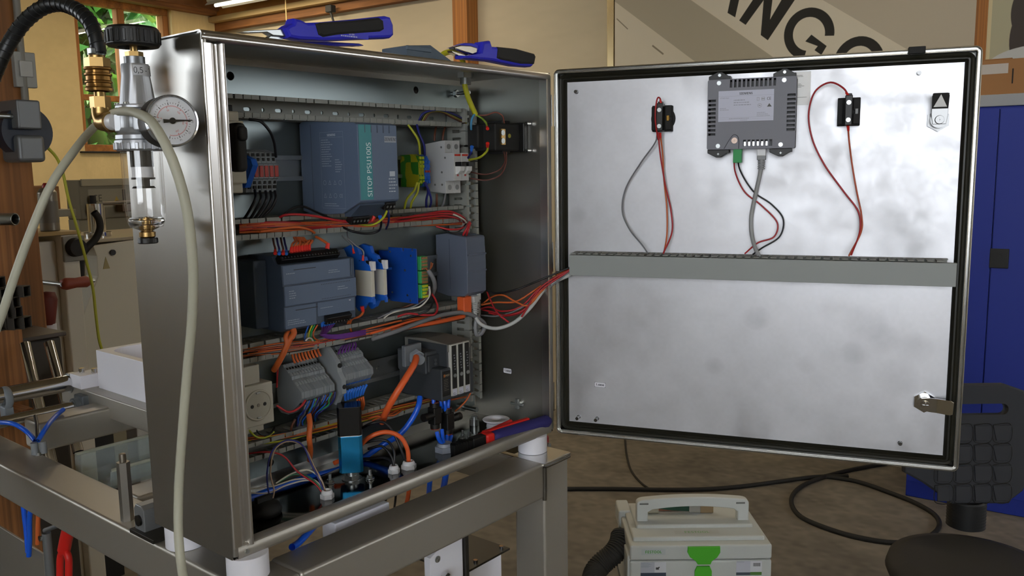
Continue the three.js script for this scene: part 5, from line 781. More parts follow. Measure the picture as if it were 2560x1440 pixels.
// wires on the door
const DWr = (label, pts, r, mat, ends) => wireObj('wire', label, 'wire', pts.map(([x, y, off]) => { const p = Dp(x, y, off); return Dw(p.x, p.y, off); }), r, mat, undefined, ends);
DWr('grey wire bowed down from the left contact block', [[1643, 330, 0.012], [1640, 352, 0.01], [1600, 410, 0.004], [1563, 475, 0], [1556, 530, 0], [1575, 575, 0.004], [1605, 612, 0.012], [1620, 634, 0.018]], 0.0012, M.greyWire);
DWr('orange wire from the left contact block down to the door duct', [[1650, 332, 0.014], [1656, 380, 0.006], [1660, 450, 0.0], [1667, 520, 0], [1667, 590, 0.004], [1660, 632, 0.018]], 0.0012, M.orange, [[0, FR]]);
DWr('red wire from the left contact block down to the door duct', [[1646, 330, 0.016], [1650, 380, 0.012], [1662, 455, 0.004], [1678, 530, 0], [1680, 580, 0.004], [1658, 634, 0.02]], 0.0013, M.red);
DWr('red wire looping over the top of the left contact block', [[1653, 262, 0.02], [1650, 246, 0.022], [1645, 244, 0.026], [1640, 262, 0.03], [1638, 295, 0.03], [1642, 330, 0.022], [1646, 350, 0.014]], 0.0012, M.red, [[0, FR]]);
DWr('red wire from the green plug down to the door duct', [[1835, 396, 0.014], [1838, 430, 0.006], [1862, 480, 0], [1905, 515, 0], [1944, 560, 0.002], [1935, 592, 0.004], [1895, 607, 0.006], [1862, 634, 0.02]], 0.0012, M.red);
DWr('black wire from the green plug down to the door duct', [[1844, 396, 0.014], [1850, 425, 0.006], [1885, 480, 0.0], [1930, 512, 0], [1958, 548, 0.002], [1950, 590, 0.004], [1905, 620, 0.01], [1882, 636, 0.02]], 0.0012, M.blackWire);
DWr('red wire looping left from the right contact block to the door duct', [[2122, 242, 0.02], [2110, 222, 0.016], [2076, 206, 0.01], [2040, 226, 0.006], [2022, 280, 0.002], [2030, 345, 0], [2060, 410, 0], [2110, 480, 0], [2146, 530, 0.0], [2150, 575, 0.004], [2128, 638, 0.02]], 0.0013, M.red, [[0, FR]]);
DWr('orange wire hanging from the right contact block to the door duct', [[2120, 314, 0.018], [2122, 345, 0.01], [2130, 410, 0.002], [2142, 480, 0], [2154, 540, 0], [2154, 575, 0.004], [2122, 640, 0.02]], 0.0013, S(0xc25a3a, 0.5), [[0, FR]]);
{
  const p = Dp(1904, 385, 0.008), o = doorThing('network_cable', 'grey network cable hanging from the operator panel to the door duct', 'cable', p.x, p.y, 0.008);
  const pts = [[1903, 415, 0.008], [1900, 435, 0.006], [1888, 490, 0.001], [1878, 545, 0], [1880, 590, 0.004], [1890, 625, 0.014], [1898, 640, 0.02]].map(([x, y, off]) => { const q = Dp(x, y, off); return V(q.x - p.x, q.y - p.y, off - 0.008); });
  part(o, 'sheath', tube(pts, 0.0031, 50, 14), S(0xa3a5a6, 0.5));
  part(o, 'plug', mg(box(-0.0065, 0.0065, -0.003, 0.016, -0.004, 0.006, 0.001)), S(0xdcdde0, 0.3));
  part(o, 'boot', mg(box(-0.0065, 0.0065, -0.009, -0.001, -0.005, 0.005, 0.001), cyl(0.0038, 0.005, 0.016, 'y', 0, -0.015, 0, 14), ...[0, 1, 2, 3].map((i) => box(-0.0052, 0.0052, -0.013 - i * 0.0032, -0.0112 - i * 0.0032, -0.0045, 0.0045, 0.0006))), S(0x8f9194, 0.5));
}

// ---------- pressure regulator on the left outer wall ----------
{
  const RX = -0.662, RZ = -0.068, yy = (py) => Xp(338 + (py - 65) * 0.072, py, RX).y - CB, rad = (px) => px / 2 / 2255;
  const o = thing('pressure_regulator', 'compressed air filter regulator with gauge, clear bowl and black knob on the cabinet side', 'pressure regulator', V(RX, CB, RZ));
  const y = { k1: yy(66), k0: yy(116), st: yy(138), th: yy(162), c0: yy(262), f1: yy(272), r1: yy(338), g1: yy(350), g0: yy(377), b0: yy(548), d0: yy(578), n0: yy(596), q0: yy(609) };
  const L = (pts, seg = 40) => toCreasedNormals(lathe(pts, seg).toNonIndexed(), 0.6);
  const kr = rad(124); const knob = [[0, y.k1], [kr * 0.9, y.k1 - 0.0005], [kr * 0.985, y.k1 - 0.003], [kr, y.k1 - 0.006], [kr * 0.985, y.k0 + 0.002], [kr * 0.93, y.k0], [kr * 0.6, y.k0 - 0.0005], [kr * 0.58, y.k0 + 0.004], [0, y.k0 + 0.004]];
  const kn = part(o, 'adjusting_knob', L(knob, 48), M.black);
  for (let i = 0; i < 24; i++) { const a = i * Math.PI / 12; part(kn, 'grip_rib', box(-0.0016, 0.0016, y.k0 + 0.003, y.k1 - 0.005, -0.001, 0.0009, 0.0006), M.black).position.set(Math.sin(a) * kr, 0, Math.cos(a) * kr); kn.children[kn.children.length - 1].rotation.y = a; }
  part(o, 'stem', mg(cyl(0.004, 0.004, y.k0 - y.st + 0.006, 'y', 0, (y.k0 + y.st) / 2, 0, 20), flatHex(hex(rad(42), 0.006, 'y', 0, y.st + 0.001, 0))), M.brass);
  const th = []; for (let i = 0; i <= 24; i++) th.push([rad(46) + (i % 2 ? 0.0007 : -0.0005), y.st - 0.001 - (y.st - y.th) * i / 24]);
  part(o, 'threaded_neck', lathe([[0.003, y.st - 0.0005], ...th], 36), S(0x8b8d90, 0.4, 0.8));
  part(o, 'bonnet', L([[0.006, y.th + 0.001], [rad(62), y.th + 0.001], [rad(65), y.th - 0.001], [rad(66), y.th - 0.012], [rad(84), y.c0]]), M.castAlu);
  part(o, 'body', mg(L([[0.01, y.c0 + 0.001], [rad(100), y.c0], [rad(104), y.c0 - 0.002], [rad(104), y.f1 + 0.0008], [rad(92), y.f1], [rad(86), y.f1 - 0.006], [rad(86), y.r1 + 0.008], [rad(96), y.r1 + 0.003], [rad(112), y.r1], [rad(114), y.g1 + 0.001], [rad(108), y.g1]]), box(-0.014, 0.014, y.r1 + 0.003, y.f1 - 0.003, -0.03, 0.03, 0.003), box(-0.0, 0.04, y.r1 + 0.008, y.f1 - 0.008, -0.012, 0.012, 0.002)), M.castAlu);
  for (let i = 0; i < 5; i++) { const a = -2.2 + i * 1.1; put(part(o, 'bonnet_screw', mg(cyl(0.0034, 0.003, 0.0022, 'y', 0, 0, 0, 16)), M.zinc), Math.sin(a) * rad(92), y.c0 + 0.001, Math.cos(a) * rad(92)); }
  const rg = part(o, 'lock_ring', L([[rad(108), y.g1], [rad(118), y.g1 - 0.0005], [rad(120), y.g1 - 0.002], [rad(118), y.g0 + 0.002], [rad(110), y.g0], [rad(92), y.g0]]), M.castAlu);
  for (let i = 0; i < 20; i++) { const a = i * Math.PI / 10, m = part(rg, 'rib', box(-0.0018, 0.0018, y.g0 + 0.001, y.g1 - 0.003, -0.001, 0.0016, 0.0007), M.castAlu); m.position.set(Math.sin(a) * rad(119), 0, Math.cos(a) * rad(119)); m.rotation.y = a; }
  const bR = rad(97), bw = 0.0022;
  part(o, 'clear_bowl', lathe([[bR, y.g0 + 0.001], [bR * 1.0, y.b0 + 0.02], [bR * 0.985, y.b0 + 0.008], [bR * 0.93, y.b0 - 0.002], [bR * 0.8, y.b0 - 0.009], [bR * 0.55, y.d0 + 0.002], [bR * 0.32, y.d0]], 48), M.bowl, 'clear plastic bowl');
  part(o, 'bowl_inner', lathe([[bR - bw, y.g0 + 0.001], [bR - bw, y.b0 + 0.02], [bR * 0.86, y.b0 - 0.001], [bR * 0.5, y.b0 - 0.004], [bR * 0.2, y.b0 - 0.003]], 48), M.bowl);
  part(o, 'bowl_base', lathe([[0, y.d0 + 0.001], [bR * 0.3, y.d0 + 0.0005], [bR * 0.55, y.d0 + 0.003], [bR * 0.78, y.b0 - 0.0075], [bR * 0.9, y.b0 - 0.002], [bR * 0.84, y.b0 + 0.0015], [bR * 0.5, y.b0 - 0.001], [0, y.b0 - 0.001]], 48), S(0xffffff, 0.03, 0, { transmission: 1, thickness: 0.01, ior: 1.5 }));
  part(o, 'filter_top', cyl(rad(54), rad(54), yy(375) - yy(417), 'y', 0, (yy(375) + yy(417)) / 2, 0, 32), M.black);
  part(o, 'filter_element', cyl(rad(50), rad(50), yy(417) - yy(443), 'y', 0, (yy(417) + yy(443)) / 2, 0, 32), M.white);
  part(o, 'baffle', mg(cyl(rad(56), rad(56), 0.0022, 'y', 0, yy(446), 0, 36), cyl(rad(30), rad(30), yy(446) - yy(470), 'y', 0, (yy(446) + yy(470)) / 2, 0, 24), cyl(rad(56), rad(48), 0.0022, 'y', 0, yy(468), 0, 36)), M.black);
  part(o, 'drain_valve', mg(L([[0, y.b0 + 0.003], [0.003, y.b0 + 0.002], [0.0035, y.b0 - 0.003], [0.006, y.b0 - 0.004], [0.006, y.d0], [0.0085, y.d0 - 0.001], [0.0085, y.n0 + 0.002], [0.0065, y.n0], [0, y.n0]])), M.brass);
  part(o, 'drain_knob', L([[0, y.n0 + 0.001], [rad(46), y.n0 + 0.0005], [rad(49), y.n0 - 0.001], [rad(49), y.q0 + 0.001], [rad(44), y.q0], [0, y.q0]], 20), M.black);
  print(o, 'range_print', 0.026, 0.011, (g, w, h) => { fill(g, w, h, '#b4b6ba'); txt(g, '0,5 - 10', 2, h / 2, h * 0.78, '#2c2d30', ''); }, [0, yy(177), 0], [0, 0, 0], 9000, 0.5, new THREE.CylinderGeometry(rad(66.5) + 0.0004, rad(68) + 0.0006, 0.011, 16, 1, true, -0.62, 1.5));
  // gauge, turned a little towards the camera
  const gc = Xp(431, 302, -0.674), gg = new THREE.Group(); gg.name = 'pressure_gauge'; gg.position.set(gc.x - RX, gc.y - CB, gc.z - RZ); gg.rotation.set(-0.03, -0.2, 0, 'YXZ'); o.add(gg);
  const gr = 0.0262;
  part(gg, 'gauge_case', L([[0, -0.032], [gr * 0.86, -0.032], [gr * 0.97, -0.03], [gr, -0.026], [gr, -0.002], [gr * 0.985, 0.001], [gr * 0.93, 0.0022], [gr * 0.915, 0.0015], [gr * 0.915, -0.004]], 56).rotateX(Math.PI / 2), M.black);
  part(gg, 'bezel', L([[gr * 0.905, -0.002], [gr * 0.92, 0.0022], [gr * 0.97, 0.003], [gr * 1.0, 0.0012], [gr * 1.003, -0.003]], 56).rotateX(Math.PI / 2), S(0xb9bcc0, 0.25, 0.8));
  part(gg, 'gauge_port', mg(cyl(0.006, 0.006, 0.06, 'z', 0.01, 0, -0.05, 20)), M.brass);
  const face = new THREE.CircleGeometry(gr * 0.92, 56), fc = document.createElement('canvas'); fc.width = fc.height = 512; {
    const g = fc.getContext('2d'); fill(g, 512, 512, '#dcdee3'); g.translate(256, 256);
    const P = (a, r) => [r * Math.cos(a), r * Math.sin(a)];
    const sc = (n, r0, r1, c, lw, every, text, rt, size) => { for (let i = 0; i <= n; i++) { const a = (-225 + 270 * i / n) * Math.PI / 180 + 1.0; g.strokeStyle = c; g.lineWidth = i % every ? lw * 0.6 : lw; g.beginPath(); g.moveTo(...P(a, r0)); g.lineTo(...P(a, i % every ? (r0 + r1) / 2 : r1)); g.stroke(); if (i % every === 0 && text) { g.save(); g.translate(...P(a, rt)); g.rotate(a + Math.PI / 2); txt(g, text(i), 0, 0, size, c, '', 'center'); g.restore(); } } };
    sc(32, 196, 168, '#23252a', 7, 4, (i) => String(i / 2), 216, 26); sc(46, 160, 140, '#c23a3c', 6, 10, (i) => String(i / 10 * 50), 116, 24);
    g.strokeStyle = '#c23a3c'; g.lineWidth = 3; g.beginPath(); g.arc(0, 0, 160, -2.93, 1.79); g.stroke();
    txt(g, 'bar', -150, 6, 34, '#26282c', 'bold', 'center'); g.strokeStyle = '#333'; g.lineWidth = 6; g.beginPath(); g.arc(-206, 0, 22, 0, 7); g.stroke();
  }
  const ft = new THREE.CanvasTexture(fc); ft.colorSpace = THREE.SRGBColorSpace; ft.magFilter = THREE.LinearFilter;
  part(gg, 'dial', face, new THREE.MeshStandardMaterial({ map: ft, roughness: 0.4 })).position.z = -0.0005;
  const nd = part(gg, 'needle', mg(ext([[-0.009, -0.002], [-0.004, -0.0014], [0.02, -0.0004], [0.02, 0.0004], [-0.004, 0.0014], [-0.009, 0.002]], 0.0006, 0.0001), cyl(0.0032, 0.0032, 0.0012, 'z', 0, 0, 0.0004, 20)), M.black); nd.position.z = 0.0004; nd.rotation.z = 0.05;
  part(gg, 'gauge_glass', new THREE.CircleGeometry(gr * 0.92, 48), M.glass).position.z = 0.0018;
  // inlet: elbow, nipple, coupling
  const ez = Xp(262, 300, RX), cz = Xp(250, 245, RX).z, e = thing('air_coupling', 'brass quick coupling and elbow between the black hose and the regulator', 'coupling', V(RX, CB, cz));
  const ey = ez.y - CB, w = (px) => px / 2 / 2230, cy = (py) => Xp(255 + (py - 140) * 0.03, py, RX).y - CB;
  part(e, 'elbow', mg(tube([V(0, cy(268), 0), V(0, ey + 0.006, 0), V(0, ey - 0.001, 0.004), V(0, ey - 0.003, 0.012), V(0, ey - 0.003, 0.02)], 0.0105, 30, 18), new THREE.SphereGeometry(0.0105, 18, 12).translate(0, ey - 0.002, 0.003), cyl(0.0118, 0.0118, 0.006, 'z', 0, ey - 0.003, 0.021, 26)), M.brass);
  part(e, 'thread_seal', mg(cyl(0.0095, 0.0095, 0.014, 'z', 0, ey - 0.003, 0.03, 24), cyl(w(38), w(38), 0.003, 'y', 0, cy(273), 0, 24)), M.white);
  part(e, 'lower_nut', mg(flatHex(hex(w(50), cy(241) - cy(270), 'y', 0, (cy(241) + cy(270)) / 2, 0)), cyl(w(28), w(28), cy(229) - cy(241), 'y', 0, (cy(229) + cy(241)) / 2, 0, 24)), M.brass);
  const rp = [[w(50), cy(228)]]; [[66, 226], [68, 220], [62, 216], [60, 208], [66, 206], [66, 203], [60, 200], [60, 190], [66, 187], [66, 183], [58, 181], [58, 175], [66, 172], [68, 168], [60, 166]].forEach(([a, b]) => rp.push([w(a), cy(b)]));
  part(e, 'locking_sleeve', L(rp, 40), S(0x9c7440, 0.34, 0.95)); part(e, 'upper_nut', mg(flatHex(hex(w(62), cy(143) - cy(167), 'y', 0, (cy(143) + cy(167)) / 2, 0)), cyl(w(40), w(40), 0.004, 'y', 0, cy(141), 0, 24)), M.brass);
  part(e, 'hose_clamp', mg(cyl(w(43), w(43), cy(119) - cy(136), 'y', 0, (cy(119) + cy(136)) / 2, 0, 28), box(-0.012, -0.006, cy(136), cy(120), 0.004, 0.012, 0.001)), M.zinc);
  const hp = [[246, 134, RX], [245, 118, RX], [240, 92, RX], [226, 58, RX], [194, 26, RX], [150, 10, RX - 0.005], [105, 20, RX - 0.012], [60, 56, RX - 0.022], [25, 105, RX - 0.032], [-5, 165, RX - 0.045], [-40, 260, RX - 0.06], [-110, 480, RX - 0.09], [-180, 800, RX - 0.12], [-220, 1250, RX - 0.14]].map(([a, b, c]) => Xp(a, b, c));
  const hc = hp[5].clone(), hs = thing('air_hose', 'black ribbed air hose arching up from the brass coupling', 'hose', hc); part(hs, 'hose_wall', tube(hp.map((p) => p.clone().sub(hc)), 0.0085, 110, 20), M.hose);
  const cv = new THREE.CatmullRomCurve3(hp.map((p) => p.clone().sub(hc)), false, 'centripetal'), helix = []; for (let i = 0; i <= 900; i++) { const t = i / 900, p = cv.getPointAt(t), tn = cv.getTangentAt(t), a = i * 0.62, n = V(0, 0, 1).cross(tn).normalize(), b = tn.clone().cross(n); helix.push(p.addScaledVector(n, 0.0087 * Math.cos(a)).addScaledVector(b, 0.0087 * Math.sin(a))); }
  part(hs, 'spiral_rib', new THREE.TubeGeometry(new THREE.CatmullRomCurve3(helix), 1800, 0.0006, 4), M.hose);
  // beige cable slung over the inlet
  const bp = [[-150, 1350, -0.8], [-90, 1080, -0.8], [-40, 900, -0.79], [0, 800, -0.78], [40, 680, -0.765], [80, 572, -0.75], [130, 458, -0.73], [185, 378, -0.7], [235, 318, -0.655], [262, 294, -0.64], [283, 283, -0.655], [312, 278, -0.695], [345, 284, -0.72], [385, 312, -0.735], [425, 384, -0.735], [456, 475, -0.73], [474, 568, -0.725], [483, 680, -0.72], [480, 800, -0.715], [468, 930, -0.71], [456, 1080, -0.71], [447, 1220, -0.71], [446, 1330, -0.715], [454, 1420, -0.72], [470, 1500, -0.73]].map(([a, b, c]) => Xp(a, b, c));
  wireObj('hanging_cable', 'pale beige cable slung over the regulator inlet and hanging in front of the cabinet side', 'cable', bp, 0.0046, M.beigeHose);
}
// ---------- tools on the cabinet roof ----------
const roofY = CB + CH;
{
  // long blue and black pliers seen from the side
  const z = -0.05, q = (px, py, zz = z) => Zp(px, py, zz), org = q(720, 96), o = thing('pliers', 'blue and black handled combination pliers, left one on the cabinet roof', 'pliers', org.clone().add(V(0, 0, -0.021)));
  const P2 = (arr) => arr.map(([x, y]) => { const p = q(x, y).sub(org); return [p.x, p.y]; });
  part(o, 'upper_handle', ext(P2([[723, 62], [733, 58], [737, 45], [752, 48], [768, 56], [800, 55], [880, 48], [965, 39], [976, 42], [984, 62], [985, 88], [978, 95], [900, 98], [820, 102], [750, 99], [724, 94], [712, 70]]), 0.022, 0.005), M.blueTool, 'blue handle shell');
  part(o, 'grip_inlay', ext(P2([[786, 60], [800, 57], [880, 51], [945, 44], [956, 52], [958, 74], [948, 80], [840, 88], [806, 94], [794, 88]]), 0.0245, 0.004).translate(0, 0, 0.0), M.blackSoft, 'black grip inlay');
  part(o, 'second_grip', ext(P2([[745, 94], [860, 97], [940, 102], [950, 108], [860, 109], [748, 104]]), 0.018, 0.004).translate(0, 0, -0.028), M.blueTool);
  part(o, 'jaw', mg(ext(P2([[724, 71], [724, 90], [690, 87], [676, 79], [628, 81], [610, 78], [640, 74], [690, 72]]), 0.012, 0.001).translate(0, 0, 0.003), ext(P2([[724, 90], [690, 87], [684, 92], [640, 90], [650, 98], [720, 100]]), 0.01, 0.001)), M.zinc);
  print(o, 'handle_print', 0.048, 0.006, (g, w, h) => { fill(g, w, h, '#2a2bc4'); txt(g, '02-200', w * 0.4, h * 0.26, h * 0.5, '#b8bccc', 'bold', 'center'); small(g, 4, h * 0.6, w * 0.95, 1, h * 0.4, '#b8bccc'); }, [q(885, 90).x - org.x, q(885, 90).y - org.y, 0.0224], [0, 0, 0.02], 6000);
}
{ // side cutters, nearer the hinge
  const z = -0.045, q = (px, py) => Zp(px, py, z), org = q(1220, 150), o = thing('side_cutters', 'blue and black handled side cutters, right one on the cabinet roof', 'pliers', org.clone().add(V(0, 0, -0.021)));
  const P2 = (arr) => arr.map(([x, y]) => { const p = q(x, y).sub(org); return [p.x, p.y]; });
  part(o, 'handle', ext(P2([[1204, 118], [1207, 104], [1226, 101], [1231, 116], [1270, 119], [1310, 126], [1334, 133], [1338, 140], [1336, 160], [1330, 167], [1290, 164], [1230, 152], [1205, 150], [1160, 146], [1158, 138], [1196, 140], [1202, 130]]), 0.022, 0.005), M.blueTool, 'blue handle shell');
  part(o, 'grip_inlay', ext(P2([[1243, 117], [1290, 122], [1333, 134], [1337, 142], [1333, 161], [1300, 160], [1250, 150], [1240, 146]]), 0.0245, 0.004), M.blackSoft, 'black grip inlay');
  part(o, 'upper_jaw', ext(P2([[1160, 110], [1170, 106], [1190, 107], [1202, 112], [1204, 126], [1194, 127], [1188, 116], [1165, 114], [1140, 118]]), 0.016, 0.002), M.blueTool);
  part(o, 'cutting_head', mg(ext(P2([[1140, 116], [1156, 112], [1180, 113], [1198, 119], [1197, 132], [1185, 136], [1160, 128], [1142, 122]]), 0.013, 0.002).translate(0, 0, 0.005), ext(P2([[1142, 124], [1160, 130], [1186, 136], [1182, 139], [1160, 138], [1145, 130]]), 0.01, 0.001)), M.chrome);
}
{ // grey plate and yellow cable
  const p = Zp(1000, 128, -0.06), o = thing('grey_holder', 'flat grey plastic holder lying on the cabinet roof between the pliers', 'holder', V(p.x, roofY, -0.06));
  const a = Zp(978, 118, -0.06), b = Zp(1040, 118, -0.06), c = Zp(1102, 140, -0.06);
  part(o, 'plate', ext([[a.x - p.x, 0.0], [a.x - p.x, a.y - roofY - 0.001], [a.x - p.x + 0.003, a.y - roofY], [b.x - p.x, b.y - roofY], [c.x - p.x, 0.001], [c.x - p.x, 0]], 0.05, 0.0015).translate(0, 0, -0.02), S(0x4a5866, 0.6));
  part(o, 'lip', box(a.x - p.x, b.x - p.x, a.y - roofY - 0.006, a.y - roofY, 0.0285, 0.0315, 0.001), S(0x51606f, 0.6));
  const yp = [[1092, 158], [1100, 143], [1112, 133], [1130, 130], [1146, 136], [1156, 150], [1160, 168]].map(([x, y]) => Zp(x, y, -0.085)); wireObj('yellow_cable', 'yellow cable arching over the cabinet roof into the gland', 'cable', yp, 0.0042, S(0xd2cf2e, 0.5));
}
// ---------- machine frame under and behind the cabinet ----------
const FY = CB - 0.03;
{
  const o = thing('machine_stand', 'welded square steel tube frame carrying the cabinet', 'machine frame', V(0, 0, 0)), sq = (x0, x1, y0, y1, z0, z1) => box(x0, x1, y0, y1, z0, z1, 0.005);
  part(o, 'side_tube', sq(-0.622, -0.555, FY - 0.06, FY, -1.5, 0.034), M.frameSteel);
  part(o, 'side_tube', sq(-0.07, -0.005, FY - 0.06, FY, -1.5, -0.03), M.frameSteel);
  part(o, 'front_tube', sq(-0.555, -0.072, FY - 0.06, FY, -0.03, 0.034), M.frameSteel);
  part(o, 'rear_tube', sq(-0.555, 0.2, FY, FY + 0.052, -0.76, -0.7), M.frameSteel);
  part(o, 'middle_tube', sq(-0.555, -0.07, FY - 0.06, FY, -0.42, -0.36), M.frameSteel);
  for (const [x, z] of [[-0.072, -0.03], [-0.622, -0.03], [-0.622, -1.4], [-0.07, -1.4]]) { const l = part(o, 'leg', sq(0, 0.067, 0, z > -0.1 && x > -0.1 ? FY - 0.003 : FY - 0.06, 0, 0.064), M.frameSteel); l.position.set(x, 0, z); }
  part(o, 'leg_cap', box(-0.076, 0.0, FY - 0.004, FY, -0.075, 0.036, 0.001), M.rimSteel);
  part(o, 'weld_seam', tube([V(-0.074, FY - 0.006, 0.036), V(-0.073, FY - 0.03, 0.0355), V(-0.0735, FY - 0.062, 0.035)], 0.0035, 24, 8), S(0x6a665f, 0.4, 0.9));
  part(o, 'weld_seam', tube([V(-0.072, FY - 0.006, 0.0352), V(-0.035, FY - 0.006, 0.0358), V(-0.004, FY - 0.006, 0.0352)], 0.003, 24, 8), S(0x8a8884, 0.25, 1));
  part(o, 'lower_shelf', box(-0.55, -0.08, 0.55, 0.56, -0.8, 0), M.frameSteel);
  const ft = (x, z, label) => { const f = thing('cabinet_foot', label, 'foot', V(x, FY, z)); part(f, 'foot_body', lathe([[0, 0], [0.0235, 0], [0.0248, 0.0012], [0.0248, 0.0288], [0.0242, 0.03], [0, 0.03]], 40), M.nylon); part(f, 'washer', cyl(0.009, 0.009, 0.0015, 'y', 0, 0.0308, 0, 20), M.zinc); };
  ft(-0.597, -0.012, 'white round plastic foot under the near left corner of the cabinet'); ft(-0.597, -0.152, 'white round plastic foot under the rear left corner of the cabinet'); ft(-0.034, -0.02, 'white round plastic foot under the hinge corner of the cabinet'); 
}
{ // hexagonal pillar and bearing block beside the cabinet
  const p = Yp(319, 1300, FY), o = thing('hex_standoff', 'upright hexagonal steel pillar with a pin on top, on the frame tube', 'standoff', p), tp = Xp(314, 1137, p.x).y - p.y;
  part(o, 'hex_pillar', flatHex(hex(0.0088, tp - 0.012, 'y', 0, (tp - 0.012) / 2, 0)), S(0x8d8983, 0.4, 0.9)); part(o, 'pin', lathe([[0.0045, tp - 0.013], [0.0045, tp - 0.001], [0.0036, tp], [0, tp]], 22), S(0x8d857a, 0.4, 0.9));
  const b = Yp(353, 1331, FY), k = thing('bearing_block', 'grey chamfered bearing block with a bolt, between steel pillar and cabinet', 'bearing block', V(b.x, FY, b.z));
  part(k, 'block', ext([[-0.008, 0], [0.018, 0], [0.018, 0.036], [0.012, 0.041], [-0.002, 0.041], [-0.008, 0.034]], 0.06, 0.0015).rotateY(-Math.PI / 2).translate(0.056, 0, 0), S(0x8a8d90, 0.45, 0.6));
  part(k, 'bolt', mg(cyl(0.0075, 0.0075, 0.004, 'x', -0.005, 0.02, 0.006, 26)), S(0x4a4a4a, 0.35, 1)); part(k, 'cap_screw', mg(cyl(0.0055, 0.0055, 0.006, 'y', 0.028, 0.043, 0.004, 20)), M.chrome); part(k, 'base_strip', box(-0.01, 0.05, 0, 0.006, -0.012, 0.05, 0.001), S(0x3c3a36, 0.5, 0.8));
}
{ // white tray, white clamp block, flat bar, rods, blue tubes
  const y0 = CB + 0.02;
  const bar = solo('flat_bar', 'flat steel bar reaching back from behind the cabinet to the white clamp block', 'bar', box(-0.03, 0.03, -0.02, 0.02, 0, 0.46, 0.002), M.frameSteel, V(-0.40, y0, -0.9));
  const t = thing('plastic_tray', 'white plastic tray with rounded recess behind the cabinet', 'tray', V(-0.405, y0 + 0.02, -0.79)), rr2 = new THREE.Shape(); rr2.moveTo(0, 0); rr2.lineTo(0.3, 0); rr2.lineTo(0.3, 0.4); rr2.lineTo(0, 0.4); rr2.closePath();
  const hp = []; for (const [cx, cy, a0] of [[0.25, 0.35, 0], [0.05, 0.35, 90], [0.05, 0.05, 180], [0.25, 0.05, 270]]) for (let i = 0; i <= 8; i++) { const a = THREE.MathUtils.degToRad(a0 + 90 * i / 8); hp.push([cx + 0.035 * Math.cos(a), cy + 0.035 * Math.sin(a)]); }
  part(t, 'tray_wall', ext(rr2, 0.075, 0.001, [hp.reverse()]).rotateX(-Math.PI / 2).translate(0, 0, 0.4), M.nylon); part(t, 'tray_floor', box(0.002, 0.298, 0, 0.012, 0.002, 0.398), M.nylon);
  const c = thing('clamp_block', 'small white plastic block with two screws on the flat bar', 'block', V(-0.432, y0 + 0.02, -0.85)); part(c, 'block', box(0, 0.1, 0, 0.026, 0, 0.045, 0.001), M.nylon); for (const [x, z] of [[0.018, 0.012], [0.032, 0.034]]) part(c, 'screw', cyl(0.0055, 0.005, 0.009, 'y', x, 0.03, z, 18), M.chrome);
  const rod = (label, y, z, r, x0, x1) => { const o = thing('guide_rod', label, 'rod', V(x0, CB + y, z)); part(o, 'rod', cyl(r, r, x1 - x0, 'x', (x1 - x0) / 2, 0, 0, 30), M.chrome); part(o, 'end_collar', cyl(r * 1.25, r * 1.25, 0.012, 'x', x1 - x0 - 0.006, 0, 0, 30), M.zinc); };
  rod('upper polished steel rod at the left, behind the cabinet', 0.045, -0.86, 0.016, -0.95, -0.42); rod('lower polished steel rod at the left, with blue tubes below', 0.012, -0.8, 0.0105, -0.95, -0.44);
  const rc = thing('rod_clip', 'grey plastic clip round the upper steel rod', 'clip', V(-0.545, CB + 0.04, -0.86)); part(rc, 'ring', new THREE.TorusGeometry(0.0185, 0.0035, 12, 36).rotateY(Math.PI / 2).scale(2, 1, 1), S(0x7c838a, 0.5)); part(rc, 'foot', box(-0.008, 0.008, -0.04, -0.016, -0.012, 0.012, 0.002), S(0x7c838a, 0.5));
  const rb = thing('rod_bracket', 'grey cast bracket at the end of the lower steel rod', 'bracket', V(-0.43, CB + 0.012, -0.8)); part(rb, 'bracket', mg(box(-0.012, 0.02, -0.02, 0.02, -0.018, 0.018, 0.003), cyl(0.016, 0.016, 0.02, 'x', -0.012, 0, 0, 26)), S(0x6f767c, 0.45, 0.5)); part(rb, 'set_screw', cyl(0.003, 0.003, 0.004, 'z', 0.004, -0.01, 0.019, 14), M.chrome);
  const yt = (label, pts, mat, r) => wireObj('pneumatic_tube', label, 'tube', pts.map(([x, y, xx]) => Xp(x, y, xx)), r, mat);
  yt('blue tube drooping from the left into the tube fitting', [[-20, 1055, -0.6], [40, 1062, -0.59], [68, 1080, -0.58], [88, 1102, -0.58]], M.blueTube, 0.004); yt('blue tube rising right from the tube fitting to the lower rod', [[158, 1024, -0.5], [140, 1040, -0.52], [115, 1070, -0.56], [95, 1102, -0.58]], M.blueTube, 0.004);
  yt('black tube behind the blue tubes at the tube fitting', [[88, 1040, -0.54], [92, 1062, -0.56], [94, 1100, -0.58]], M.blackWire, 0.003);
  const f = Xp(92, 1108, -0.58), fo = thing('tube_fitting', 'clear tube fitting where the blue tubes meet on the frame', 'fitting', f); part(fo, 'fitting', mg(cyl(0.006, 0.006, 0.02, 'y', -0.004, -0.008, 0, 18), cyl(0.006, 0.006, 0.02, 'y', 0.008, -0.008, 0.004, 18)), S(0x8a9096, 0.3)); part(fo, 'nut', hex(0.008, 0.005, 'y', 0.001, -0.018, 0), M.zinc);
  // clear acrylic channel
  const tr = thing('clear_tray', 'clear plastic channel between the frame tubes behind the cabinet', 'tray', V(-0.54, FY - 0.02, -0.6)); const cp = [[0, 0], [0.0, 0.03], [0.004, 0.034], [0.008, 0.03], [0.012, 0.004], [0.07, -0.006], [0.12, 0.004], [0.126, 0.03], [0.132, 0.034], [0.136, 0.03], [0.136, 0.026], [0.13, 0.028], [0.124, 0], [0.07, -0.01], [0.01, 0]];
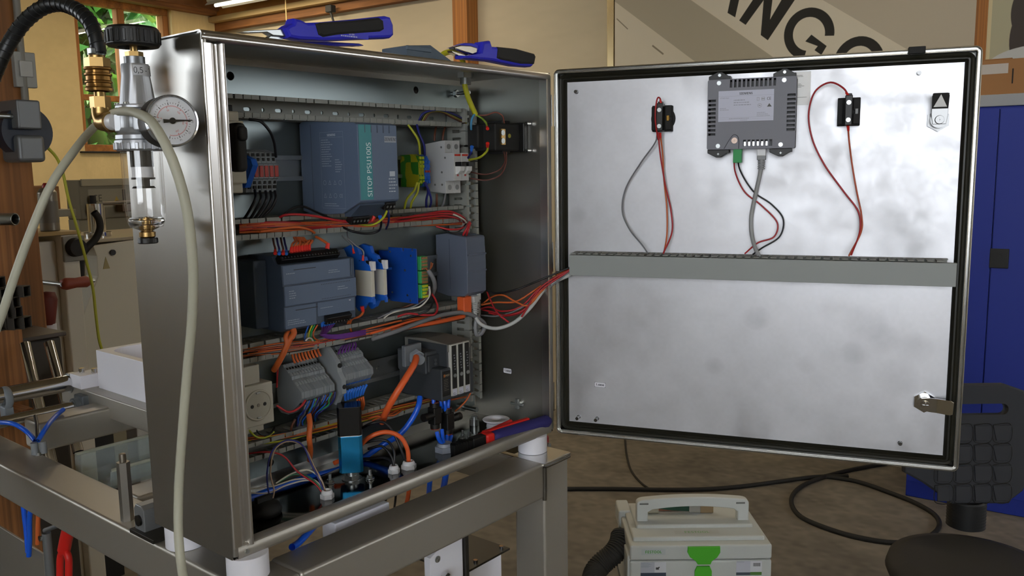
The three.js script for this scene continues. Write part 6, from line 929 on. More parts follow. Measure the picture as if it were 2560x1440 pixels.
  part(tr, 'channel', side(cp, 0.42, 0), S(0xe4ecec, 0.08, 0, { transmission: 0.8, thickness: 0, ior: 1.45 })); part(tr, 'rim', tube([V(0, 0.034, 0.004), V(0.42, 0.034, 0.004)], 0.003, 8, 10), S(0xc9cdbd, 0.15, 0, { transmission: 0.4 })); part(tr, 'rim', tube([V(0, 0.034, 0.132), V(0.42, 0.034, 0.132)], 0.003, 8, 10), S(0xc9cdbd, 0.15, 0, { transmission: 0.4 }));
  // below the frame at the lower left
  const low = (name, label, cat, pts, r, mat) => wireObj(name, label, cat, pts.map(([x, y, xx]) => Xp(x, y, xx)), r, mat);
  low('pneumatic_tube', 'blue tube hanging under the frame at the far left, left strand', 'tube', [[56, 1236, -0.56], [60, 1280, -0.56], [66, 1330, -0.56], [70, 1380, -0.56]], 0.0045, M.blueTube); low('pneumatic_tube', 'blue tube hanging under the frame at the far left, right strand', 'tube', [[78, 1258, -0.56], [74, 1300, -0.56], [74, 1350, -0.56], [72, 1390, -0.56]], 0.0045, M.blueTube); low('orange_cable', 'orange cable hanging under the frame at the far left', 'cable', [[97, 1262, -0.56], [95, 1310, -0.56], [94, 1360, -0.56]], 0.0038, M.orange);
  const lv = Xp(160, 1380, -0.56), lo = thing('toggle_clamp', 'toggle clamp with a red grip under the frame at the lower left', 'clamp', lv), lq = (x, y) => Xp(x, y, -0.56).sub(lv);
  part(lo, 'red_grip', mg(tube([lq(174, 1312), lq(166, 1345), lq(160, 1375)], 0.0105, 24, 16), tube([lq(160, 1372), lq(152, 1390), lq(150, 1445)], 0.006, 20, 12), tube([lq(160, 1372), lq(170, 1390), lq(172, 1445)], 0.006, 20, 12)), M.redTool); part(lo, 'lever', mg(tube([lq(116, 1332), lq(122, 1400), lq(126, 1460)], 0.0075, 16, 10), tube([lq(112, 1326), lq(140, 1316), lq(165, 1308)], 0.004, 12, 8)), S(0x84898c, 0.4, 0.6)); part(lo, 'rivet', cyl(0.005, 0.005, 0.004, 'x', 0, 0, 0, 16), M.chrome).position.copy(lq(113, 1342)).add(V(-0.008, 0, 0));
  const lp2 = solo('angle_bracket', 'steel angle plate under the frame at the far left edge', 'bracket', box(-0.004, 0, -0.14, 0, -0.3, 0.16, 0.001), M.frameSteel, Xp(20, 1290, -0.545).add(V(0, -0.03, 0)));
}
{ // things under the cabinet in front: white blocks, steel rod, tubes through the floor
  const p = Yp(850, 1312, FY - 0.0), o = solo('slide_block', 'long white plastic block under the cabinet floor, behind the front tube', 'block', box(0, 0.1, -0.03, 0, -0.02, 0.01, 0.002), M.nylon, V(p.x, CB - 0.032, p.z - 0.02));
  const q = Zp(1060, 1398, -0.08), b = thing('end_block', 'white plastic end block with screw and steel rod below the front tube', 'block', q); part(b, 'block', ext([[0, -0.09], [0.075, -0.09], [0.075, 0.012], [0.05, 0.027], [0, 0.005]], 0.014, 0.001), M.nylon); put(part(b, 'screw', screwG(0.0055), M.zinc), 0.016, -0.002, 0.014); part(b, 'side_plate', box(0.076, 0.084, -0.12, 0.02, -0.06, 0.02, 0.001), S(0x4a4844, 0.4, 0.9));
  const rp = thing('slide_rod', 'polished steel rod running into the white end block', 'rod', q.clone().add(V(0.02, -0.03, 0.03))); part(rp, 'rod', cyl(0.0095, 0.0095, 0.3, 'x', -0.15, 0, 0, 26), M.chrome); part(rp, 'stop_ring', cyl(0.0115, 0.0115, 0.006, 'x', -0.09, 0, 0, 26), M.zinc); rp.rotation.set(0, 0.35, 0.1);
  const r2 = Zp(1170, 1440, -0.1), d = thing('end_block', 'second white block with dark cover plate beside the right leg', 'block', r2); part(d, 'block', box(0, 0.09, -0.06, 0.012, -0.04, 0, 0.002), M.nylon); part(d, 'cover_plate', box(-0.03, 0.1, 0.014, 0.018, -0.16, 0.012, 0.001), S(0x3d3a35, 0.45, 0.7)); for (const x of [0.02, 0.09]) part(d, 'cap_screw', cyl(0.004, 0.004, 0.004, 'y', x, 0.02, 0, 14), M.chrome);
  const un = (label, pts, r, mat, nm = 'pneumatic_tube', cat = 'tube') => wireObj(nm, label, cat, zp(pts), r, mat);
  un('orange cable leaving the cabinet floor downwards', [[1024, 1205, -0.075], [1022, 1228, -0.08], [1018, 1252, -0.085], [1005, 1290, -0.1]], 0.0034, M.orangeCable, 'orange_cable', 'cable'); un('blue tube stub below the cabinet floor, left one', [[1076, 1190, -0.08], [1074, 1210, -0.085], [1072, 1240, -0.1]], 0.0042, M.blueTube); un('blue tube stubs below the cabinet floor, right one', [[1118, 1160, -0.075], [1114, 1190, -0.08], [1108, 1225, -0.1]], 0.0052, M.blueTube);
  un('blue tube crossing slanted below the near corner of the cabinet', [[730, 1368, -0.02], [745, 1358, -0.03], [765, 1338, -0.04], [790, 1310, -0.06]], 0.0045, M.blueTube); un('black cable below the cabinet floor, left one', [[970, 1235, -0.08], [962, 1255, -0.085], [945, 1285, -0.1]], 0.0018, M.blackWire, 'black_cable', 'cable'); un('black cable below the cabinet floor, right one', [[990, 1232, -0.08], [988, 1255, -0.085], [985, 1275, -0.1]], 0.0018, M.blackWire, 'black_cable', 'cable');
}

// ---------- the workshop behind ----------
const R3 = (px, py, z) => Rp(px, py, 'z', z);
{ // wooden column at the left with its fittings
  const z = -2.6, e = R3(56, 130, z), o = struct('post_2', box(e.x - 0.55, e.x, 0, YC, z - 0.2, z, 0.006), M.darkWood);
  const a = R3(75, 140, z + 0.02), s = roomThing('socket_box', 'grey wall socket box on the brown post', 'socket', V(a.x - 0.045, a.y - 0.09, z + 0.0)); part(s, 'plate', box(0, 0.06, 0, 0.1, 0, 0.02, 0.003), S(0x8d8d88, 0.5)); part(s, 'rocker', box(0.012, 0.048, 0.03, 0.075, 0.02, 0.025, 0.002), S(0xa5a5a0, 0.5));
  const c0 = R3(58, 0, z + 0.02), c1 = R3(66, 290, z + 0.02), cd = roomThing('conduit', 'grey conduit running down the edge of the brown post', 'conduit', V(e.x - 0.01, c1.y, z + 0.012)); part(cd, 'tube', cyl(0.01, 0.01, YC - c1.y, 'y', 0, (YC - c1.y) / 2, 0, 16), S(0x77756d, 0.5)); part(cd, 'clip', box(-0.014, 0.014, 0.35, 0.37, -0.012, 0.012, 0.002), S(0x8d8b82, 0.5));
  const r = R3(98, 330, z + 0.1), rl = roomThing('hose_reel', 'round dark reel in a grey clamp on the brown post', 'reel', V(r.x, r.y, z + 0.06)); part(rl, 'disc', cyl(0.07, 0.07, 0.05, 'z', -0.034, 0, 0.02, 40), S(0x232b38, 0.5)); part(rl, 'clamp', mg(box(-0.075, -0.01, 0.005, 0.085, -0.03, 0.08, 0.006), box(-0.075, 0.0, -0.085, -0.01, -0.03, 0.07, 0.012)), S(0x6d7072, 0.45, 0.4)); part(rl, 'bolt', cyl(0.007, 0.007, 0.2, 'x', -0.14, 0.04, 0.05, 14), M.zinc);
  const wp = [[120, 370, -2.5], [140, 392, -2.5], [155, 425, -2.5], [172, 500, -2.5], [190, 560, -2.5], [215, 650, -2.5], [232, 720, -2.5], [240, 790, -2.5], [248, 850, -2.5], [258, 885, -2.5], [280, 960, -2.4], [322, 1085, -2.3], [330, 1110, -2.2]].map(([x, y, zz]) => { const p = R3(x, y, zz); return Rw(p.x, p.y, p.z); }); wireObj('earth_wire', 'yellow-green earth wire hanging from the reel down behind the frame', 'wire', wp, 0.0042, S(0xa9aa2e, 0.5));
}
{ // stack of square tube ends in front of the post and a round tube
  const z = -1.9, rows = [[5, 706, 12], [12, 735, 12], [68, 728, 12], [40, 730, 12], [5, 758, 12], [42, 756, 12], [28, 780, 12], [48, 780, 12], [6, 812, 13], [45, 808, 13], [70, 806, 13]];
  rows.forEach(([x, y, h], i) => { const p = R3(x, y, z), s = h * 1.9 / 2142 * 1.12, o = roomThing('square_tube', 'square steel tube end, ' + ['alone on top', 'left in the second row', 'right in the second row', 'middle in the second row', 'left in the third row', 'right in the third row', 'left in the fourth row', 'right in the fourth row', 'left in the lowest row', 'middle in the lowest row', 'right in the lowest row'][i] + ' of the stack at the left edge', 'steel tube', V(p.x, p.y, z), 0.5, 'square tube ends stacked at the left'); part(o, 'tube_wall', ext([[-s, -s], [s, -s], [s, s], [-s, s]], 0.5, 0.0005, [[[-s * 0.85, -s * 0.85], [-s * 0.85, s * 0.85], [s * 0.85, s * 0.85], [s * 0.85, -s * 0.85]]]).translate(0, 0, -0.5), S(0x4b4640, 0.5, 0.7)); });
  const q = R3(38, 548, z), t = roomThing('round_tube', 'round steel tube end at the brown post', 'steel tube', V(q.x, q.y, z), 0.4); part(t, 'tube_wall', lathe([[0.013, -0.5], [0.013, 0], [0.0105, 0], [0.0105, -0.5]], 28).rotateX(Math.PI / 2), M.zinc);
  const bk = R3(-40, 660, z - 0.15), rk = roomThing('tube_rack', 'brown wooden rack holding the steel tubes at the left edge', 'rack', V(bk.x, 0, z - 0.3)); part(rk, 'upright', box(0, 0.14, 0, 1.45, -0.1, 0, 0.004), M.darkWood); for (const y of [0.98, 1.2]) part(rk, 'rung', box(0, 0.1, y, y + 0.012, -0.05, 0.1, 0.002), M.darkWood);
  for (const [i, [x0, y0, x1, y1]] of [[62, 858, 85, 960], [122, 856, 146, 945]].entries()) { const a = R3(x0, y0, -2.1), b = R3(x1, y1, -2.05), A = Rw(a.x, a.y, a.z), B = Rw(b.x, b.y, b.z); wireObj('steel_rod', i ? 'right of two slanted shiny steel rods at the lower left' : 'left of two slanted shiny steel rods at the lower left', 'rod', [A, A.clone().lerp(B, 0.5), B.clone().add(B.clone().sub(A).multiplyScalar(2))], 0.012, M.chrome); }
}
{ const t = R3(60, 862, -2.3), e = R3(178, 900, -2.3), o = roomThing('low_machine', 'dark low machine base at the left behind the slanted steel rods', 'machine', V(0.4, 0, -2.34)); part(o, 'body', box(0, e.x - 0.4, 0.06, t.y, -0.2, 0, 0.01), S(0x3a352e, 0.6)); part(o, 'plinth', box(0.02, e.x - 0.42, 0, 0.06, -0.18, -0.02, 0.004), M.blackSoft); part(o, 'top', box(-0.01, e.x - 0.39, t.y, t.y + 0.012, -0.21, 0.01, 0.003), S(0x4a4138, 0.5)); }
{ // woodworking machines
  const z = -3.4, f = (x, y) => { const p = R3(x, y, z); return [p.x, p.y]; };
  const org = R3(210, 880, z), o = roomThing('woodworking_machine', 'cream enamelled woodworking machine behind the cabinet at the left', 'machine', V(org.x, 0, z));
  const pl = [[232, 614], [345, 598], [420, 592], [420, 1000], [215, 1000], [208, 790], [245, 690], [242, 640]].map(([x, y]) => { const p = f(x, y); return [p[0] - org.x, p[1]]; });
  part(o, 'body', ext(pl, 0.5, 0.004).translate(0, 0, -0.5), M.machine); 
  const side0 = [[205, 632], [232, 614], [242, 640], [245, 690], [208, 790], [215, 1000], [190, 1000], [186, 800], [222, 690], [220, 650]].map(([x, y]) => { const p = f(x, y); return [p[0] - org.x, p[1]]; }); part(o, 'side_trim', ext(side0, 0.3, 0.003).translate(0, 0, -0.42), S(0x8a7a5c, 0.6));
  const tp = f(300, 600); part(o, 'table', box(tp[0] - org.x - 0.25, tp[0] - org.x + 0.7, tp[1] - 0.004, tp[1] + 0.012, -0.5, 0.0, 0.003), S(0x9c8f76, 0.4, 0.5));
  const cp = f(285, 600); part(o, 'pillar', mg(cyl(0.034, 0.034, 0.14, 'y', cp[0] - org.x, cp[1] + 0.08, -0.12, 26), cyl(0.055, 0.055, 0.02, 'y', cp[0] - org.x, cp[1] + 0.02, -0.12, 26)), M.chrome); part(o, 'lever', mg(cyl(0.008, 0.008, 0.2, 'x', cp[0] - org.x + 0.12, cp[1] + 0.15, -0.1, 12), box(cp[0] - org.x + 0.2, cp[0] - org.x + 0.25, cp[1] + 0.05, cp[1] + 0.17, -0.14, -0.07, 0.006)), S(0x6a6256, 0.4, 0.6));
  const kp = f(280, 631); part(o, 'knob', cyl(0.012, 0.012, 0.01, 'z', kp[0] - org.x, kp[1], 0.005, 16), M.black); const wt = f(265, 660); part(o, 'warning_triangle', ext([[0, 0], [0.03, 0], [0.015, 0.05]], 0.002, 0).translate(wt[0] - org.x - 0.015, wt[1] - 0.02, 0), S(0x9b8e62, 0.6));
  const pz = -4.05, pp = (x, y) => R3(x, y, pz), a = pp(195, 450), b = pp(330, 542), c = roomThing('machine_console', 'grey machine panel with CE mark and warning sign, under the window', 'control panel', V(a.x, b.y, pz)); part(c, 'panel', box(0, b.x - a.x + 0.1, 0, a.y - b.y, -0.12, 0, 0.006), S(0x77715f, 0.55, 0.2)); part(c, 'top_edge', box(0.01, b.x - a.x + 0.09, a.y - b.y - 0.03, a.y - b.y + 0.004, 0, 0.012, 0.002), S(0x9a937c, 0.5));
  print(c, 'print', 0.2, 0.09, (g, w, h) => { fill(g, w, h, '#8b8674'); txt(g, 'CE', w * 0.1, h * 0.5, h * 0.5, '#35342c', ''); g.fillStyle = '#a58d3a'; g.beginPath(); g.moveTo(w * 0.62, h * 0.85); g.lineTo(w * 0.72, h * 0.4); g.lineTo(w * 0.82, h * 0.85); g.fill(); g.fillStyle = '#2b2a24'; g.fillRect(w * 0.88, h * 0.05, w * 0.1, h * 0.9); }, [pp(270, 495).x - a.x, pp(270, 495).y - b.y, 0.0015], [0, 0, 0], 2500); part(c, 'black_switch', mg(box(0.03, 0.08, 0.02, 0.075, 0, 0.04, 0.006), cyl(0.014, 0.014, 0.05, 'y', 0.055, 0.09, 0.02, 16)), M.blackSoft); part(c, 'rear_rail', box(0.18, b.x - a.x + 0.1, 0.03, 0.085, 0, 0.06, 0.004), S(0x5d4a3a, 0.6)); part(c, 'base_plinth', box(0.0, b.x - a.x + 0.1, -b.y, 0, -0.12, -0.02, 0.004), S(0x8a846f, 0.6));
  const cb = [[235, 530], [246, 545], [250, 570], [240, 595], [215, 622], [205, 640], [200, 700], [188, 740], [178, 790]].map(([x, y]) => { const p = R3(x, y, -3.3); return Rw(p.x, p.y, p.z); }); wireObj('machine_cable', 'thick dark machine cable curving down between the cream machines', 'cable', cb, 0.014, M.blackSoft);
}
{ // control box with socket and spray can on top
  const z = -3.0, a = R3(152, 588, z), b = R3(213, 800, z), o = roomThing('switch_cabinet', 'cream machine cabinet with black round socket, below the spray can', 'machine', V(a.x, 0, z)), w = b.x - a.x;
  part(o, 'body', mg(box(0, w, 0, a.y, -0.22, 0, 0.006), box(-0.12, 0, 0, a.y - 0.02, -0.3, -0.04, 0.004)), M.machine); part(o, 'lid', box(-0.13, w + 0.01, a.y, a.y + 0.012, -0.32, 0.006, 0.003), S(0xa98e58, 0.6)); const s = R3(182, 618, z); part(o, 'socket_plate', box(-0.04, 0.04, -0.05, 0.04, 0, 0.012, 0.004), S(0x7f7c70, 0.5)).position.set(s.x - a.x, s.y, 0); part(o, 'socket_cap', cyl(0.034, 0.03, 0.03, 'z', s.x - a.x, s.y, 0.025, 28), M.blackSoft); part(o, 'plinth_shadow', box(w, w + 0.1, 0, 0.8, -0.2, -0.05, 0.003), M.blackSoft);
  const c = R3(141, 575, z), sc = roomThing('spray_can', 'spray can with red cap on the cream machine cabinet', 'spray can', V(c.x + 0.02, a.y + 0.012, z - 0.08)), H = 0.17; part(sc, 'can', lathe([[0, 0], [0.03, 0], [0.032, 0.004], [0.032, H * 0.78], [0.03, H * 0.82], [0.022, H * 0.88], [0.014, H * 0.9]], 32), S(0x7d786c, 0.35, 0.4)); part(sc, 'cap', lathe([[0.014, H * 0.89], [0.014, H * 0.95], [0.009, H], [0, H]], 24), M.red); part(sc, 'label_band', cyl(0.0323, 0.0323, H * 0.45, 'y', 0, H * 0.4, 0, 32), S(0x6e6b62, 0.5));
  const k = R3(182, 706, z + 0.1), rg = roomThing('crank_grip', 'red handwheel grip in front of the cream machines', 'grip', V(k.x, k.y, z + 0.12)); part(rg, 'grip', lathe([[0, -0.05], [0.014, -0.048], [0.02, -0.035], [0.017, 0], [0.021, 0.035], [0.016, 0.05], [0, 0.052]], 26).rotateZ(Math.PI / 2), S(0x8a3c2a, 0.55)); part(rg, 'pin', mg(cyl(0.007, 0.007, 0.11, 'x', 0.01, 0, 0, 14), cyl(0.008, 0.008, 0.13, 'z', -0.05, 0, -0.06, 14)), M.zinc);
  const l = R3(125, 780, z + 0.05), rs = roomThing('plug_socket', 'red industrial plug with white collar low on the machine', 'plug', V(l.x, l.y, z + 0.035)); part(rs, 'body', lathe([[0.0, -0.045], [0.02, -0.045], [0.026, -0.01], [0.034, 0.04], [0.028, 0.065], [0, 0.07]], 28), S(0x6e3028, 0.55)); part(rs, 'collar', cyl(0.02, 0.02, 0.035, 'y', 0.004, -0.06, 0, 24), M.white);
  const cbx = R3(80, 510, -3.4), bx = roomThing('cardboard_box', 'small cardboard box behind the spray can', 'box', V(cbx.x, R3(100, 525, -3.4).y, -3.4)); part(bx, 'carton', box(-0.02, 0.11, 0, 0.09, -0.1, 0, 0.002), M.cardboard); part(bx, 'flap', box(-0.02, 0.11, 0.09, 0.093, -0.1, -0.052, 0.0005), M.cardboard); const sh = roomThing('narrow_shelf', 'narrow board behind the spray can at the left', 'shelf', V(cbx.x - 0.1, R3(100, 525, -3.4).y - 0.03, -3.4)); part(sh, 'board', box(0, 0.26, 0, 0.028, -0.18, 0.02, 0.003), S(0x8d8878, 0.6)); part(sh, 'support', box(0.02, 0.06, -R3(100, 525, -3.4).y + 0.03, 0, -0.15, -0.05), S(0x8d8878, 0.6));
}
// ---------- blue locker, box, chair, tool box, floor ----------
{
  const X = 4.2, t = Rp(2450, 268, 'x', X), z0 = Rp(2300, 500, 'x', X).z, z1 = 0.55, o = roomThing('steel_locker', 'tall blue steel locker behind the open cabinet door', 'locker', V(X, 0, (z0 + z1) / 2)), h = z1 - z0, zs = Rp(2487, 500, 'x', X).z - (z0 + z1) / 2;
  part(o, 'carcass', box(0.004, XR - X - 0.03, 0, t.y, -h / 2, h / 2, 0.004), M.blueLocker); part(o, 'top_rim', box(-0.004, XR - X - 0.03, t.y, t.y + 0.05, -h / 2 - 0.004, h / 2 + 0.004, 0.004), M.lockerGrey);
  part(o, 'door', box(-0.014, 0.004, 0.08, t.y - 0.01, -h / 2 + 0.004, zs - 0.002, 0.002), M.blueLocker); const d = part(o, 'door', box(-0.014, 0.004, 0.08, t.y - 0.01, zs + 0.002, h / 2 - 0.004, 0.002), M.blueLocker); const lk = Rp(2498, 646, 'x', X - 0.014); part(d, 'lock', mg(box(-0.006, 0, -0.042, 0.042, -0.036, 0.036, 0.003), cyl(0.011, 0.011, 0.01, 'x', -0.006, 0.008, 0, 20)), M.black).position.set(-0.014, lk.y, lk.z - (z0 + z1) / 2);
  const bz = Rp(2452, 200, 'x', X + 0.03), bt = Rp(2470, 152, 'x', X + 0.05), ty = t.y + 0.05, b = roomThing('cardboard_box', 'brown cardboard box with white label on the blue locker', 'box', V(X + 0.03, ty, bz.z)), w = 0.32, hh = bt.y - ty; part(b, 'carton', box(0, 0.3, 0, hh, -0.1, w, 0.003), M.cardboard); part(b, 'flap', box(0, 0.3, hh, hh + 0.004, -0.1, w * 0.35, 0.001), M.cardboard); part(b, 'label', box(-0.001, 0, hh * 0.6, hh * 0.88, -0.08, 0.1), S(0xb9b4b0, 0.6)); part(b, 'slit', box(-0.0012, 0, hh * 0.3, hh * 0.72, 0.115, 0.12), M.blackSoft);
}
{ // work chair
  const sp = Rp(2428, 1405, 'y', 0.5), o = roomThing('work_chair', 'black work chair with perforated backrest and bellows, at the lower right', 'chair', V(sp.x, 0, sp.z), -0.98);
  const bX = sp.x + 0.17, bc = Rp(2420, 1112, 'x', bX + 0.06), dirc = V(bc.x - sp.x, 0, bc.z - sp.z);
  part(o, 'seat', lathe([[0, 0.43], [0.17, 0.43], [0.2, 0.445], [0.208, 0.465], [0.2, 0.492], [0.16, 0.503], [0, 0.5]], 44), S(0x2c2a27, 0.75));
  part(o, 'pole', mg(cyl(0.025, 0.025, 0.36, 'y', 0, 0.25, 0, 20), cyl(0.035, 0.035, 0.16, 'y', 0, 0.14, 0, 20)), M.blackSoft);
  for (let i = 0; i < 5; i++) { const a = i * 1.2566; const l = part(o, 'foot_arm', box(0.02, 0.28, 0.05, 0.085, -0.02, 0.02, 0.008), M.blackSoft); l.rotation.y = a; part(l, 'castor', cyl(0.025, 0.025, 0.04, 'z', 0.27, 0.026, 0, 18), M.blackSoft); }
  // backrest in the chair's frame: local -z is away from the camera
  const back = new THREE.Group(); back.name = 'backrest'; o.add(back); const yb = bc.y; back.position.set(0.085, yb, -0.24); back.rotation.x = -0.1; back.scale.setScalar(0.8);
  const so = new THREE.Shape(); [[-0.1, 0.215], [0.13, 0.215], [0.2, 0.19], [0.222, 0.12], [0.222, -0.1], [0.2, -0.17], [0.16, -0.2], [0.15, -0.215], [-0.05, -0.215], [-0.08, -0.19], [-0.15, -0.14], [-0.22, -0.1], [-0.222, 0.1], [-0.2, 0.18]].forEach(([x, y], i) => i ? so.lineTo(x, y) : so.moveTo(x, y)); so.closePath();
  const slot = []; for (const [cx, a0] of [[0.125, -90], [-0.05, 90]]) for (let i = 0; i <= 8; i++) { const a = THREE.MathUtils.degToRad(a0 + 180 * i / 8); slot.push([cx + 0.026 * Math.cos(a), 0.125 + 0.026 * Math.sin(a)]); }
  part(back, 'shell', ext(so, 0.035, 0.008, [slot.reverse()]), S(0x2e3036, 0.7));
  for (let r = 0; r < 4; r++) for (let c = 0; c < 4; c++) { const x = -0.085 + c * 0.069, y = 0.04 - r * 0.072, s = 0.027, k = (c - 1.5) * 0.004; part(back, 'pad', ext([[x - s - k, y + s], [x + s + k, y + s], [x + s - Math.abs(k), y - s], [x - s + Math.abs(k), y - s]], 0.006, 0.002).translate(0, 0, 0.033), S(0x2e3036, 0.65)); part(back, 'pad_groove', tube([V(x - s - 0.003, y + s + 0.003, 0.0352), V(x + s + 0.003, y + s + 0.003, 0.0352), V(x + s + 0.001, y - s - 0.003, 0.0352), V(x - s - 0.001, y - s - 0.003, 0.0352), V(x - s - 0.003, y + s + 0.003, 0.0352)], 0.0016, 40, 5), M.black); }
  const bl = []; for (let i = 0; i <= 18; i++) bl.push([0.046 + (i % 2 ? 0.006 : -0.004), 0.5 + i * (yb - 0.165 - 0.5) / 18]); part(o, 'bellows', lathe(bl, 28).translate(0.1, 0, -0.225), S(0x1a1b1d, 0.6));
}
{ // tool box on a dust extractor
  const fl = Rp(1575, 1360, 'y', 0.5), fr = Rp(1931, 1356, 'y', 0.5), turn = Math.atan2(-(fr.z - fl.z), fr.x - fl.x), w = Math.hypot(fr.x - fl.x, fr.z - fl.z), D = 0.296, o = roomThing('tool_box', 'pale grey stackable tool box with green latch and carrying handle on the floor extractor', 'tool box', V(fl.x, 0.29, fl.z), turn), top = 0.21;
  const GB = M.systainer;
  part(o, 'body', mg(box(0, w, 0, top - 0.052, -D, 0, 0.006), box(-0.006, 0.012, 0.01, top - 0.04, -D * 0.3, -0.01, 0.003)), GB);
  part(o, 'lid', mg(box(0, w, top - 0.05, top - 0.006, -D, 0.0, 0.006), box(0.012, w - 0.012, top - 0.01, top + 0.006, -D + 0.012, -0.03, 0.006), box(0.03, w - 0.03, top, top + 0.016, -D + 0.05, -0.09, 0.006), box(-0.008, 0.03, top - 0.045, top + 0.012, -D, -D + 0.09, 0.006)), GB);
  const hs = new THREE.Shape(); hs.moveTo(0.068, 0); hs.lineTo(0.035, 0); hs.lineTo(0.035, 0.055); hs.quadraticCurveTo(0.036, 0.067, 0.06, 0.069); hs.quadraticCurveTo(w / 2, 0.083, w - 0.06, 0.069); hs.quadraticCurveTo(w - 0.036, 0.067, w - 0.035, 0.055); hs.lineTo(w - 0.035, 0); hs.lineTo(w - 0.068, 0); hs.lineTo(w - 0.068, 0.03); hs.lineTo(w - 0.08, 0.038); hs.quadraticCurveTo(w / 2, 0.056, 0.08, 0.038); hs.lineTo(0.068, 0.03); hs.closePath();
  part(o, 'handle', ext(hs, 0.03, 0.004).translate(0, top + 0.012, -D / 2 - 0.0), S(0xcbcfcd, 0.5));
  for (const x of [0.056, w - 0.06]) part(o, 'handle_slot', box(x - 0.013, x + 0.013, top + 0.066, top + 0.071, -D / 2 + 0.029, -D / 2 + 0.0305, 0.0006), S(0x6f7270, 0.6));
  const T = (arr) => ext(arr, 0.007, 0.0015);
  part(o, 'green_latch', T([[w * 0.405, top - 0.008], [w * 0.63, top - 0.008], [w * 0.632, top - 0.025], [w * 0.61, top - 0.04], [w * 0.575, top - 0.05], [w * 0.565, top - 0.06], [w * 0.475, top - 0.06], [w * 0.46, top - 0.05], [w * 0.42, top - 0.038], [w * 0.402, top - 0.024]]), M.systainerGreen, 'green turning latch').position.z = 0.001;
  part(o, 'green_catch', T([[w * 0.47, top - 0.066], [w * 0.56, top - 0.066], [w * 0.575, top - 0.08], [w * 0.575, top - 0.1], [w * 0.455, top - 0.1], [w * 0.455, top - 0.08]]), M.systainerGreen).position.z = 0.001;
  print(o, 'maker_print', w * 0.17, 0.018, (g, W, H) => { fill(g, W, H, '#b9c0c0'); txt(g, 'FESTOOL', W / 2, H / 2, H * 0.62, '#4f9a3c', 'bold', 'center'); }, [w * 0.165, top - 0.024, 0.0012], [0, 0, 0], 5000);
  print(o, 'lid_print', w * 0.32, 0.026, (g, W, H) => { fill(g, W, H, '#bcbfbb'); txt(g, 'FESTOOL', W / 2, H / 2, H * 0.66, '#7fa873', 'bold', 'center'); }, [w * 0.5, top + 0.0066, -0.06], [-Math.PI / 2, 0, 0], 3500);
  const lab = (x, f) => print(o, 'label', w * 0.18, 0.042, f, [x, top - 0.075, 0.0008], [0, 0, 0], 6000);
  lab(w * 0.165, (g, W, H) => { fill(g, W, H, '#b4b9c4'); fill2(g, W * 0.55, 0, W * 0.45, H * 0.74, '#cfd2d8'); small(g, 8, 14, W * 0.45, 6, 9, '#85909c'); fill2(g, 0, H * 0.76, W, H * 0.24, '#3a4656'); g.fillStyle = '#444'; g.fillRect(W * 0.6, H * 0.38, W * 0.12, H * 0.16); g.fillRect(W * 0.7, H * 0.34, W * 0.05, H * 0.08); });
  lab(w * 0.84, (g, W, H) => { fill(g, W, H, '#c3c6d2'); fill2(g, W * 0.55, 0, W * 0.45, H * 0.78, '#d6d8de'); small(g, 8, 12, W * 0.45, 1, 9, '#6d7680'); for (let i = 0; i < 26; i++) fill2(g, W * 0.66 + i * W * 0.011, H * 0.14, (i * 7 % 3) + 1.5, H * 0.24, '#2b2c30'); fill2(g, 0, H * 0.8, W * 0.55, H * 0.2, '#4a5460'); fill2(g, W * 0.55, H * 0.78, W * 0.45, H * 0.22, '#54803c'); });
  // brush lying under the handle
  const br = roomThing('paint_brush', 'flat paint brush with dark green handle lying under the tool box handle', 'brush', V(fl.x, 0.29, fl.z), turn); const by = top + 0.03, bz = -D / 2 - 0.035;
  part(br, 'brush_handle', ext([[0.085, by + 0.004], [0.13, by + 0.012], [0.18, by + 0.016], [0.2, by + 0.015], [0.2, by - 0.008], [0.15, by - 0.006], [0.1, by + 0.001]], 0.012, 0.004).translate(0, 0, bz), S(0x1d4636, 0.3)); part(br, 'ferrule', box(0.198, 0.234, by - 0.013, by + 0.016, bz - 0.002, bz + 0.014, 0.004), M.chrome); part(br, 'bristles', box(0.232, 0.272, by - 0.014, by + 0.013, bz - 0.001, bz + 0.012, 0.003), S(0x8f7a5c, 0.9));
  const ca = roomThing('glue_bottle', 'small clear plastic bottle beside the brush under the tool box handle', 'bottle', V(fl.x, 0.29, fl.z), turn); part(ca, 'bottle', cyl(0.009, 0.009, 0.034, 'x', 0.09, top + 0.026, bz + 0.01, 20), S(0xb9b4a0, 0.25, 0, { transmission: 0.3 })); part(ca, 'cap', cyl(0.007, 0.007, 0.01, 'x', 0.068, top + 0.026, bz + 0.01, 18), M.white);
  const wd = solo('wooden_strip', 'reddish wooden strip lying behind the paint brush on the tool box', 'wood strip', box(0.1, 0.26, top + 0.017, top + 0.026, bz - 0.03, bz - 0.004, 0.002), S(0x8a5a44, 0.7), Rw(fl.x, 0.29, fl.z), RHO + turn);
  const vx = roomThing('dust_extractor', 'low grey dust extractor under the tool box', 'vacuum cleaner', V(fl.x, 0, fl.z), turn); part(vx, 'tank', box(0.01, w - 0.01, 0.05, 0.285, -D - 0.04, -0.01, 0.02), S(0x55585a, 0.6)); part(vx, 'deck', box(0.0, w, 0.27, 0.2895, -D - 0.05, 0, 0.006), S(0x6a6e70, 0.6)); for (const [x, z] of [[0.05, -0.04], [w - 0.05, -0.04], [0.05, -D], [w - 0.05, -D]]) part(vx, 'wheel', cyl(0.03, 0.03, 0.03, 'x', x, 0.03, z, 20), M.blackSoft);
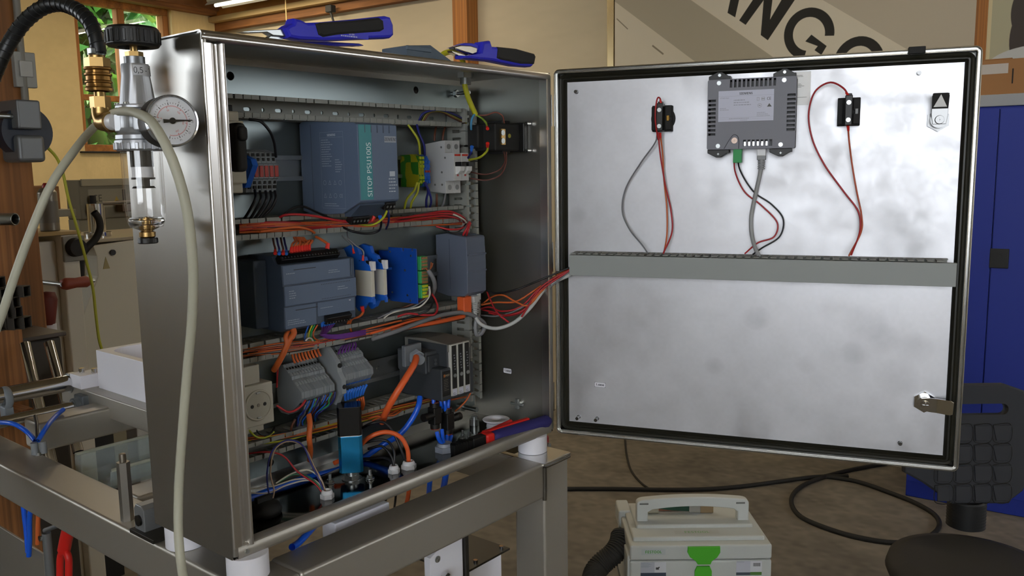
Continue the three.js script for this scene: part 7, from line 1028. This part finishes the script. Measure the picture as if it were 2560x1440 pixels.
  const hp = [[1568, 1352], [1562, 1380], [1545, 1405], [1520, 1425], [1500, 1450], [1492, 1500]].map(([x, y], i) => { const p = Rp(x, y, 'y', 0.46 - i * 0.02); return Rw(p.x + 0.035, p.y, p.z - 0.035); }); const hc = hp[2].clone(), hse = thing('vacuum_hose', 'thick black ribbed hose left of the tool box', 'hose', hc); part(hse, 'hose_wall', tube(hp.map((p) => p.clone().sub(hc)), 0.03, 50, 18), S(0x2b2b29, 0.7)); const hv = new THREE.CatmullRomCurve3(hp.map((p) => p.clone().sub(hc)), false, 'centripetal'); for (let i = 1; i < 30; i++) { const p = hv.getPointAt(i / 30), m = part(hse, 'rib', new THREE.TorusGeometry(0.0305, 0.0028, 6, 24), S(0x2b2b29, 0.7)); m.position.copy(p); m.quaternion.setFromUnitVectors(AX.z, hv.getTangentAt(i / 30)); }
}
{ // cables on the floor
  const fc = (label, pts, r) => wireObj('floor_cable', label, 'cable', pts.map(([x, y]) => { const p = Rp(x, y, 'y', r); return Rw(p.x, p.y, p.z); }), r, S(0x1a1917, 0.7));
  fc('dark cable stretched across the floor behind the tool box', [[1300, 1224], [1420, 1222], [1530, 1222], [1650, 1224], [1760, 1223], [1860, 1215], [1960, 1202], [2040, 1192], [2120, 1190]], 0.01); fc('dark cable looping on the floor between tool box and chair', [[2220, 1158], [2140, 1172], [2060, 1192], [2000, 1218], [1978, 1252], [2000, 1290], [2060, 1318], [2140, 1342], [2230, 1356], [2300, 1350], [2345, 1322], [2340, 1290], [2290, 1258], [2220, 1230], [2140, 1203], [2060, 1190]], 0.01); fc('thin dark cable lying from the cabinet door down to the floor cable', [[1562, 1095], [1567, 1140], [1580, 1180], [1606, 1210], [1625, 1223]], 0.005);
  const tg = Zp(1388, 1101, -0.03), t = thing('red_clamp', 'small red plastic clamp at the hinge corner beside the frame leg', 'clamp', V(0, tg.y - 0.012, -0.03)); part(t, 'clamp_body', box(-0.005, 0.028, 0, 0.026, -0.03, 0, 0.004), S(0x8a1a20, 0.5)); part(t, 'clamp_screw', cyl(0.005, 0.005, 0.012, 'z', 0.014, 0.012, 0.004, 16), M.zinc);
}
renderer.render(scene, camera);
